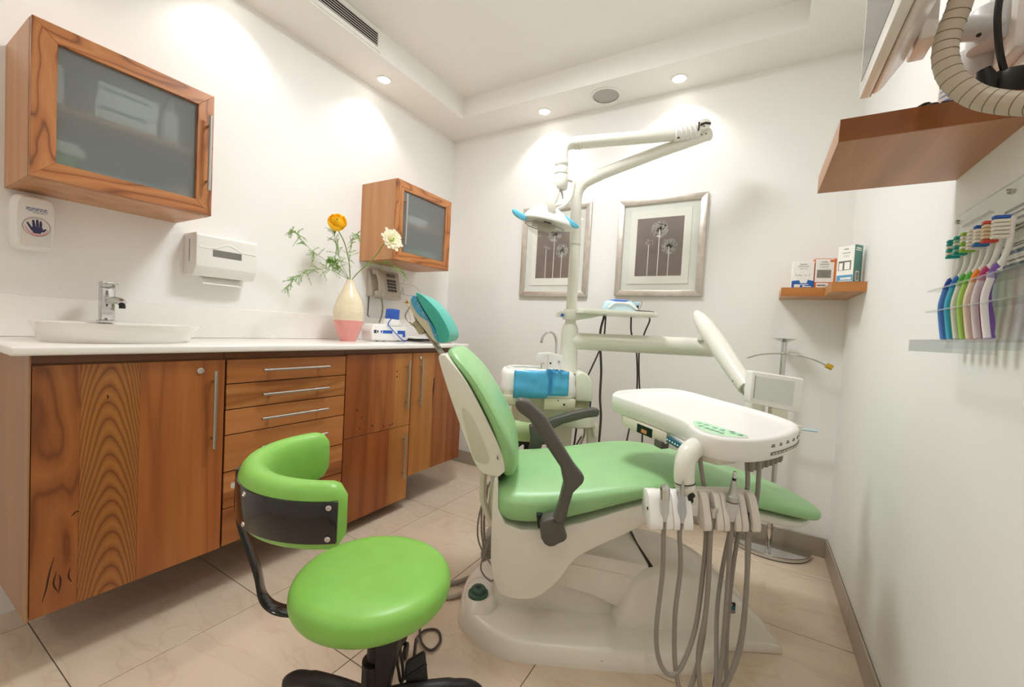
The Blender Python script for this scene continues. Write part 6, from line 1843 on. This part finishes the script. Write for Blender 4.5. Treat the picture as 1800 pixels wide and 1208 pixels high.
def bx(t, nm, m_, x0, x1, y0, y1, z0, z1, bevel=0.0):
    return emit(nm, MB().box(x0, x1, y0, y1, z0, z1).xf(loc(t, None)), m_, t, bevel=bevel, seg=1)


GB = 'product boxes on the corner shelf'
# white box with a blue tray front
t = thing('product_box', 'white product box with a royal blue cut out front on the corner shelf', 'box', (0.172, 2.450, ZT + 0.0004), R(6), group=GB)
bx(t, 'carton', M_PAPER, -0.043, 0.043, -0.018, 0.018, 0, 0.128, 0.001)
f_ = emit('blue_front', MB().prism([(-0.0445, 0.0), (0.0445, 0.0), (0.0445, 0.034), (0.020, 0.040), (0.016, 0.024), (-0.010, 0.024), (-0.014, 0.038), (-0.0445, 0.034)], -0.0200, -0.0182, lambda a, b, t_: loc(t, None)(a, t_, b)), mat('cobalt card', '1f5fae', 0.4), t)
tx = MB()
for x0, x1, z0, z1 in ((-0.034, -0.010, 0.010, 0.018), (-0.034, -0.010, 0.004, 0.009), (0.0, 0.010, 0.006, 0.013), (0.012, 0.034, 0.006, 0.010), (-0.010, 0.024, 0.016, 0.019)):
    tx.box(x0, x1, -0.0206, -0.0199, z0, z1)
emit('printed_lines', tx.xf(loc(t, None)), M_PAPER, t, kind='stuff')
tx = MB()
rr = random.Random(2)
for x0, x1, z, h_ in ((-0.014, 0.014, 0.113, 0.003), (-0.022, 0.022, 0.104, 0.0025), (-0.016, 0.018, 0.096, 0.001), (-0.014, 0.016, 0.091, 0.001)):
    x = x0
    while x < x1:
        q = min(x1, x + rr.uniform(0.002, 0.006))
        tx.box(x, q, -0.0186, -0.0179, z + rr.uniform(-0.0006, 0.0006), z + h_)
        x = q + 0.001
emit('printed_title', tx.xf(loc(t, None)), M_INK, t, kind='stuff')
tx = MB()
for x, z, a, L_ in ((-0.030, 0.066, 1.9, 0.016), (-0.014, 0.064, 0.4, 0.012), (-0.009, 0.060, 2.4, 0.010), (0.012, 0.062, 1.2, 0.011), (0.026, 0.065, 1.4, 0.014), (0.004, 0.066, 0.1, 0.004)):
    d_ = Vector((math.cos(a), 0, math.sin(a))) * L_ / 2
    tx.tube([Vector((x, -0.0183, z)) - d_, Vector((x, -0.0183, z)), Vector((x, -0.0183, z)) + d_], [0.0022, 0.0016, 0.0008], 6, flat=0.2, updir=(0, 1, 0))
emit('instrument_print', tx.xf(loc(t, None)), mat('dark grey print', '4d4a48', 0.5), t, kind='stuff')
# white box with orange edges
t = thing('product_box', 'orange edged product box with a dark window on the corner shelf', 'box', (0.258, 2.466, ZT + 0.0004), R(10), group=GB)
bx(t, 'carton', mat('orange card', 'd9793f', 0.45), -0.042, 0.042, -0.02, 0.02, 0, 0.142, 0.001)
bx(t, 'white_face', M_PAPER, -0.041, 0.032, -0.0207, -0.0201, 0.030, 0.139)
bx(t, 'window', mat('greige box window', '8d8a83', 0.2, var=0.15, scale=40), -0.034, 0.022, -0.0213, -0.0207, 0.050, 0.088)
bx(t, 'white_footer', M_PAPER, -0.034, 0.014, -0.0207, -0.0201, 0.004, 0.026)
bx(t, 'navy_square', M_NAVY, 0.022, 0.034, -0.0207, -0.0201, 0.014, 0.028)
bx(t, 'orange_corner', MATS['orange card'], 0.016, 0.034, -0.0213, -0.0207, 0.124, 0.136)
tx = MB()
for x0, x1, z, h_ in ((-0.018, 0.006, 0.124, 0.003), (-0.024, 0.012, 0.113, 0.003), (-0.022, 0.010, 0.104, 0.001), (-0.022, 0.010, 0.099, 0.001), (-0.030, 0.004, 0.011, 0.007)):
    x = x0
    while x < x1:
        q = min(x1, x + rr.uniform(0.002, 0.006))
        tx.box(x, q, -0.0212, -0.0206, z, z + h_)
        x = q + 0.001
emit('printed_title', tx.xf(loc(t, None)), M_INK, t, kind='stuff')
tx = MB()
for i in range(5):
    tx.ball((0.0425, -0.006 + 0.004 * math.sin(i * 2), 0.045 + i * 0.014), 0.0012, 0.008, 0.008, 8, 5)
emit('red_side_print', tx.xf(loc(t, None)), mat('brick red print', '8d4630', 0.5), t, kind='stuff')
# white and teal box
t = thing('product_box', 'tallest product box, white with a sea green side, on the corner shelf', 'box', (0.323, 2.262, ZT + 0.0004), R(50), group=GB)
HX, HW = 0.026, 0.032
bx(t, 'carton', mat('sea green card', '5f8f86', 0.45), -HX, HX, -HW, HW, 0, 0.160, 0.001)
bx(t, 'white_face', M_PAPER, -HX - 0.0008, -HX - 0.0001, -HW, HW, 0.001, 0.159)
bx(t, 'window', mat('grey box window', '6f6f6b', 0.2), -HX - 0.0014, -HX - 0.0008, -0.022, 0.027, 0.055, 0.094)
bx(t, 'window_content', M_PAPER, -HX - 0.0018, -HX - 0.0014, 0.010, 0.024, 0.056, 0.086)
bx(t, 'window_content', M_PAPER, -HX - 0.0018, -HX - 0.0014, -0.018, 0.003, 0.057, 0.088)
bx(t, 'blue_footer', mat('sky blue card', '5a9cc4', 0.45), -HX - 0.0014, -HX - 0.0008, -HW + 0.001, HW - 0.001, 0.002, 0.034)
bx(t, 'side_label', M_PAPER, -0.012, 0.010, -HW - 0.0007, -HW - 0.0001, 0.008, 0.050)
tx = MB()
for x0, x1, z, h_ in ((-0.016, 0.014, 0.143, 0.006), (-0.019, 0.017, 0.136, 0.004)):
    x = x0
    while x < x1:
        q = min(x1, x + rr.uniform(0.003, 0.007))
        tx.box(x, q, -HW - 0.0006, -HW + 0.0001, z, z + h_)
        x = q + 0.001
emit('side_lettering', tx.xf(loc(t, None)), M_PAPER, t, kind='stuff')
tx = MB()
for y0, y1, z, h_ in ((-0.008, 0.010, 0.142, 0.004), (-0.016, 0.014, 0.126, 0.003), (-0.012, 0.012, 0.116, 0.001), (-0.012, 0.010, 0.111, 0.001)):
    y = y0
    while y < y1:
        q = min(y1, y + rr.uniform(0.002, 0.005))
        tx.box(-HX - 0.0013, -HX - 0.0007, y, q, z, z + h_)
        y = q + 0.001
for i in range(5):
    tx.box(-0.009 + i * 0.0035, -0.007 + i * 0.0035, -HW - 0.0012, -HW - 0.0006, 0.012, 0.046)
emit('printed_title', tx.xf(loc(t, None)), M_INK, t, kind='stuff')
tx = MB()
for y0, y1, z, h_ in ((-0.026, 0.016, 0.014, 0.010), (-0.028, 0.024, 0.007, 0.003)):
    y = y0
    while y < y1:
        q = min(y1, y + rr.uniform(0.003, 0.006))
        tx.box(-HX - 0.0019, -HX - 0.0013, y, q, z, z + h_)
        y = q + 0.001
emit('footer_lettering', tx.xf(loc(t, None)), M_PAPER, t, kind='stuff')

# ------------------------------------------------------------------ large wall shelf, monitor
t = thing('wall_shelf', 'thick teak shelf on the right wall under the monitor', 'shelf', (0.25, 1.18, 1.465))
emit('board', MB().box(0.113, RW, 1.024, 1.348, 1.465, 1.509), wood('teak shelf underside', '925c34', 'ab744a', 'b67f54', axis='y', across='x', rings=3.0, scale=7, stretch=0.05, seed=21.0, rough=0.42), t, bevel=0.0008, seg=1)
emit('front_edge', MB().box(0.1135, RW, 1.0225, 1.024, 1.4655, 1.5085), wood('dark teak shelf edge', '6e3c18', '8a5122', '96592a', axis='x', across='z', rings=3.0, scale=7, stretch=0.06, seed=23.0), t)

t = thing('monitor', 'white flat monitor on a swing arm at the right wall, seen from behind and below', 'monitor', (RW, 0.95, 1.58))
MX = 0.150
emit('bezel', MB().box(MX, MX + 0.018, 0.62, 1.105, 1.578, 1.92), mat('white glossy plastic', 'e3ded9', 0.2), t, bevel=0.004)
emit('screen', MB().box(MX - 0.0008, MX + 0.001, 0.64, 1.088, 1.606, 1.90), M_MONITOR, t)
emit('back_shell', MB().loft([[(MX + 0.0185 + dx, 0.865 + hy * sy_, zc_ + hz * sz_) for sy_, sz_ in ((-1, -1), (1, -1), (1, 1), (-1, 1))] for dx, hy, hz, zc_ in ((0.0, 0.238, 0.168, 1.749), (0.012, 0.236, 0.166, 1.749), (0.040, 0.205, 0.135, 1.752), (0.052, 0.16, 0.10, 1.755))]), MATS['white glossy plastic'], t, bevel=0.006, seg=3)
emit('seam', MB().box(MX + 0.0178, MX + 0.0188, 0.625, 1.1035, 1.5795, 1.918), mat('beige seam', 'a79a8c', 0.5), t)
emit('vent_slot', MB().box(MX + 0.034, MX + 0.038, 1.075, 1.0885, 1.60, 1.65), M_BLACK, t)
emit('arm_mount', MB().box(MX + 0.066, MX + 0.092, 1.015, 1.090, 1.625, 1.700), MATS['white glossy plastic'], t, bevel=0.004)
emit('mount_socket', MB().box(MX + 0.072, MX + 0.086, 1.0895, 1.0912, 1.645, 1.668), M_INK, t)
emit('swing_arm', MB().tube([(0.236, 1.058, 1.655), (0.29, 1.075, 1.659), (0.338, 1.100, 1.664)], 0.021, 18, flat=0.9), mat('pale grey arm', 'c7c5c4', 0.35), t)
emit('arm_pivot', MB().lathe([(0.030, 1.655), (0.032, 1.66), (0.032, 1.72), (0.030, 1.725)], (0.338, 1.115, -0.02), n=24), MATS['pale grey arm'], t)
emit('arm_screw', MB().ball((0.310, 1.074, 1.642), 0.004, 0.003, 0.004, 8, 5), M_BLACK, t)
emit('pivot_cup', MB().lathe([(0.032, 1.600), (0.034, 1.61), (0.034, 1.655)], (0.335, 1.165, 0), n=24), MATS['pale grey arm'], t)
emit('wall_bracket', MB().box(0.350, RW, 1.06, 1.18, 1.60, 1.79), MATS['white glossy plastic'], t, bevel=0.006)
emit('black_cable', MB().tube(smooth_path([(0.330, 1.035, 1.78), (0.325, 1.03, 1.72), (0.318, 1.03, 1.66), (0.322, 1.03, 1.60), (0.335, 1.04, 1.555), (0.350, 1.05, 1.535)], 5), 0.005, 8), M_BLACK, t)
emit('black_plug', MB().tube([(0.245, 0.985, 1.735), (0.238, 0.985, 1.715), (0.232, 0.99, 1.700)], [0.012, 0.010, 0.004], 10), M_BLACK, t)
emit('short_lead', MB().tube(smooth_path([(0.238, 0.986, 1.718), (0.228, 0.99, 1.700), (0.222, 1.0, 1.682)], 4), 0.003, 6), M_BLACK, t)

hq = smooth_path([(0.266, 0.935, 1.80), (0.258, 0.94, 1.72), (0.250, 0.95, 1.637), (0.240, 0.955, 1.590), (0.2385, 0.955, 1.552), (0.250, 0.952, 1.512), (0.275, 0.945, 1.477), (0.303, 0.930, 1.453), (0.332, 0.905, 1.432), (0.350, 0.86, 1.405), (0.352, 0.80, 1.39)], 10)
t = thing('corrugated_hose', 'beige ribbed cable hose looping in front of the large wall shelf', 'hose', hq[0])
rs_ = []
emit('tube', MB().tube(hq, 0.0165, 18), mat('beige ribbed plastic', 'b9ae9c', 0.4), t)
dist = 0.0
for i in range(1, len(hq)):
    dist += (hq[i] - hq[i - 1]).length
    if dist > 0.0135:
        dist = 0.0
        tg = (hq[i] - hq[i - 1]).normalized()
        a = tg.orthogonal().normalized()
        b = tg.cross(a)
        emit('rib_groove', MB().tube([hq[i] + (a * math.cos(x) + b * math.sin(x)) * 0.0163 for x in [2 * math.pi * j / 20 for j in range(20)]], 0.0008, 5, closed=True), mat('brown groove', '77695a', 0.6), t)

t = thing('power_adapter', 'black power adapter with plugs lying on the large wall shelf', 'adapter', (0.345, 1.06, 1.5095))
emit('adapter_body', MB().loft([superring((0.347, 1.055), 0.024 * q, 0.022 * q, 3, 20, lambda a, b, z=z: (a, b, z)) for q, z in ((0.9, 1.5096), (1, 1.515), (1, 1.548), (0.85, 1.556))]), M_BLACK, t)
emit('plug', MB().tube([(0.318, 1.045, 1.522), (0.316, 1.042, 1.545), (0.310, 1.040, 1.562)], [0.013, 0.014, 0.009], 12), M_BLACK, t)
emit('socket_block', MB().box(0.262, 0.322, 1.05, 1.085, 1.5096, 1.524), M_BLACK, t, bevel=0.003)
for pts in ([(0.262, 1.07, 1.517), (0.245, 1.055, 1.525), (0.228, 1.045, 1.514), (0.222, 1.04, 1.512)], [(0.262, 1.06, 1.517), (0.255, 1.050, 1.520), (0.240, 1.042, 1.514), (0.236, 1.035, 1.512)]):
    emit('lead', MB().tube(smooth_path(pts, 4), 0.0035, 7), M_BLACK, t)
t = thing('leaflet_box', 'small white box printed with blue waves standing on the large wall shelf', 'box', (0.32, 1.25, 1.5095))
emit('carton', MB().box(0.301, 0.345, 1.23, 1.28, 1.5095, 1.668), M_PAPER, t, bevel=0.001, seg=1)
for i in range(6):
    z = 1.60 + i * 0.011
    emit('blue_wave', MB().tube(smooth_path([(0.303, 1.2296, z - 0.004), (0.315, 1.2296, z + 0.002), (0.342, 1.2296, z + 0.008)], 4), [0.0004, 0.0010, 0.0014, 0.0018, 0.0020, 0.0020, 0.0018, 0.0014, 0.0008], 5, flat=0.2, updir=(0, 0, 1)), mat('blue wave ink', '6f8fcf', 0.5), t)

# ------------------------------------------------------------------ toothbrush holder
t = thing('toothbrush_holder', 'clear acrylic toothbrush holder screwed to the right wall', 'holder', (0.35, 1.09, 1.063))
HY0, HY1 = 0.86, 1.285
emit('back_panel', MB().box(RW - 0.010, RW - 0.006, HY0, HY1, 1.075, 1.368), M_CLEAR, t)
M_EDGE = pane_mat('acrylic edge', (0.86, 0.88, 0.88), 0.08, 1.6)
emit('panel_edge', MB().box(RW - 0.0102, RW - 0.0058, HY1, HY1 + 0.0012, 1.075, 1.368).box(RW - 0.0102, RW - 0.0058, HY0, HY1, 1.368, 1.3692), M_EDGE, t)
sh = emit('base_tray', MB().prism([(0.296, HY0), (0.296, 1.245), (RW - 0.0105, 1.245), (RW - 0.0105, HY0)], 1.0885, 1.0905, XY), M_CLEAR, t)
emit('tray_front', MB().box(0.294, 0.2965, HY0, 1.247, 1.0655, 1.0905).box(0.294, RW - 0.0105, 1.245, 1.2475, 1.0655, 1.0905), M_EDGE, t)
for z in (1.151, 1.196):
    rl = emit('rail', MB().prism([(0.322, HY0), (0.318, 1.250), (RW - 0.0105, 1.250), (RW - 0.0105, HY0)], z, z + 0.0022, XY), M_CLEAR, t)
    emit('rail_edge', MB().box(0.3165, 0.3195, HY0, 1.251, z - 0.0003, z + 0.0025), M_EDGE, rl)
for y, z in ((1.275, 1.352), (1.062, 1.352)):
    emit('panel_screw', MB().lathe([(0.005, 0), (0.005, 0.004), (0.003, 0.006), (0.001, 0.006)], (RW - 0.010, y, z), axis=(-1, 0, 0), n=14), M_STEEL, t)
card = emit('info_card', MB().box(RW - 0.0055, RW - 0.0045, 0.90, 1.13, 1.215, 1.365), M_PAPER, t)
emit('card_band', MB().prism([(0.90, 1.215), (1.13, 1.215), (1.13, 1.236), (1.09, 1.250), (0.90, 1.268)], RW - 0.0062, RW - 0.0055, YZ), mat('deep teal print', '1f5468', 0.4), card)
for y0, y1, z0, z1 in ((0.91, 1.085, 1.247, 1.263), (0.91, 1.085, 1.224, 1.240)):
    emit('card_panel', MB().box(RW - 0.0068, RW - 0.0062, y0, y1, z0, z1), M_PAPER, card)
tx = MB()
for y0, y1, z, h_ in ((0.98, 1.085, 1.318, 0.004), (0.99, 1.075, 1.310, 0.002), (0.985, 1.085, 1.298, 0.004), (0.99, 1.08, 1.287, 0.002), (0.99, 1.07, 1.280, 0.002), (0.99, 1.07, 1.252, 0.002), (0.99, 1.07, 1.229, 0.002), (1.0, 1.08, 1.256, 0.002)):
    y = y0
    while y < y1:
        q = min(y1, y + rr.uniform(0.004, 0.012))
        tx.box(RW - 0.0073, RW - 0.0066 if z < 1.27 else RW - 0.0054, y, q, z, z + h_)
        y = q + 0.0015
emit('card_lettering', tx, M_INK, card, kind='stuff')
tx = MB()
y = 1.145
while y < 1.26:
    q = y + rr.uniform(0.006, 0.014)
    tx.box(RW - 0.0056, RW - 0.0048, y, q, 1.338, 1.342)
    y = q + 0.002
emit('faint_lettering', tx, mat('pale grey ink', 'b3aea7', 0.6), t, kind='stuff')


def toothbrush(y, c1, c2, bris, label):
    x = 0.338
    t = thing('toothbrush', label, 'toothbrush', (x, y, 1.0908), group='toothbrushes in the acrylic holder')
    H = 0.205
    z0 = 1.0908
    f = lambda pts: [(x + dx, y + dy, z0 + z) for dx, dy, z in pts]
    m1 = mat('brush handle ' + c1, c1, 0.3)
    m2 = mat('brush grip ' + c2, c2, 0.4)
    b1 = smooth_path(f([(0.006, 0.006, 0.0), (0.003, 0.006, 0.03), (-0.003, 0.002, 0.07), (-0.002, -0.004, 0.105), (0.006, -0.008, 0.130)]), 5)
    n_ = len(b1)
    emit('grip', MB().tube(b1, [0.0072, 0.0076] + [0.0066 + 0.0016 * math.sin(i * 0.45) for i in range(n_ - 3)] + [0.0055], 12, flat=0.8), m2, t)
    b2 = smooth_path(f([(0.001, 0.000, 0.004), (-0.003, 0.001, 0.035), (-0.008, -0.004, 0.072), (-0.005, -0.011, 0.105)]), 5)
    emit('handle_strip', MB().tube(b2, [0.0052] * len(b2), 10, flat=0.8), m1, t)
    b3 = smooth_path(f([(0.003, -0.007, 0.118), (0.009, -0.010, 0.140), (0.013, -0.010, 0.160), (0.0135, -0.010, 0.185), (0.013, -0.010, 0.207)]), 5)
    n3 = len(b3)
    emit('neck', MB().tube(b3, [0.0058] * 4 + [0.0042] * (n3 - 8) + [0.0055, 0.006, 0.0055, 0.003], 12), MATS['white plastic'], t)
    for i in range(6):
        z = 0.171 + i * 0.0065
        cm_ = bris[min(i * len(bris) // 6, len(bris) - 1)]
        emit('bristle_row', MB().box(x - 0.0085, x + 0.0105, y - 0.0160, y - 0.0040, z0 + z, z0 + z + 0.0052), mat('bristles ' + cm_, cm_, 0.7), t, bevel=0.0006, seg=1)


WB = 'e9e4da'
toothbrush(1.215, '5f8fd6', '1d3f9c', ['2aa39c', WB, '2aa39c', WB, '2aa39c', '2aa39c'], 'dark blue toothbrush with teal bristles at the far end of the row')
toothbrush(1.180, '4fb7dd', '1f73c4', ['2aa39c', '8fc9b5', '2aa39c', WB, '8fc9b5', '2aa39c'], 'mid blue toothbrush with teal bristles, second from the far end')
toothbrush(1.147, WB, '4fa83a', ['8cc63f', WB, '8cc63f', WB, WB, '8cc63f'], 'green toothbrush with lime bristles, next to the mid blue brush')
toothbrush(1.118, 'a9d86a', '57b33c', [WB, WB, WB, WB, WB, WB], 'bright green toothbrush with plain white bristles beside the orange brush')
toothbrush(1.090, 'f0e3d2', 'f08a1d', ['2b6fb3', WB, WB, WB, WB, '2b58a8'], 'orange toothbrush with blue tipped bristles')
toothbrush(1.058, 'e7d9dc', 'b52a68', ['d0503f', 'ddc9a8', 'ddc9a8', 'ddc9a8', 'ddc9a8', 'd0503f'], 'magenta toothbrush with red tipped bristles')
toothbrush(1.022, 'efe9ef', '7a52a8', [WB, WB, WB, WB, WB, '3560b8'], 'purple toothbrush with a blue tipped white head nearest the viewer')
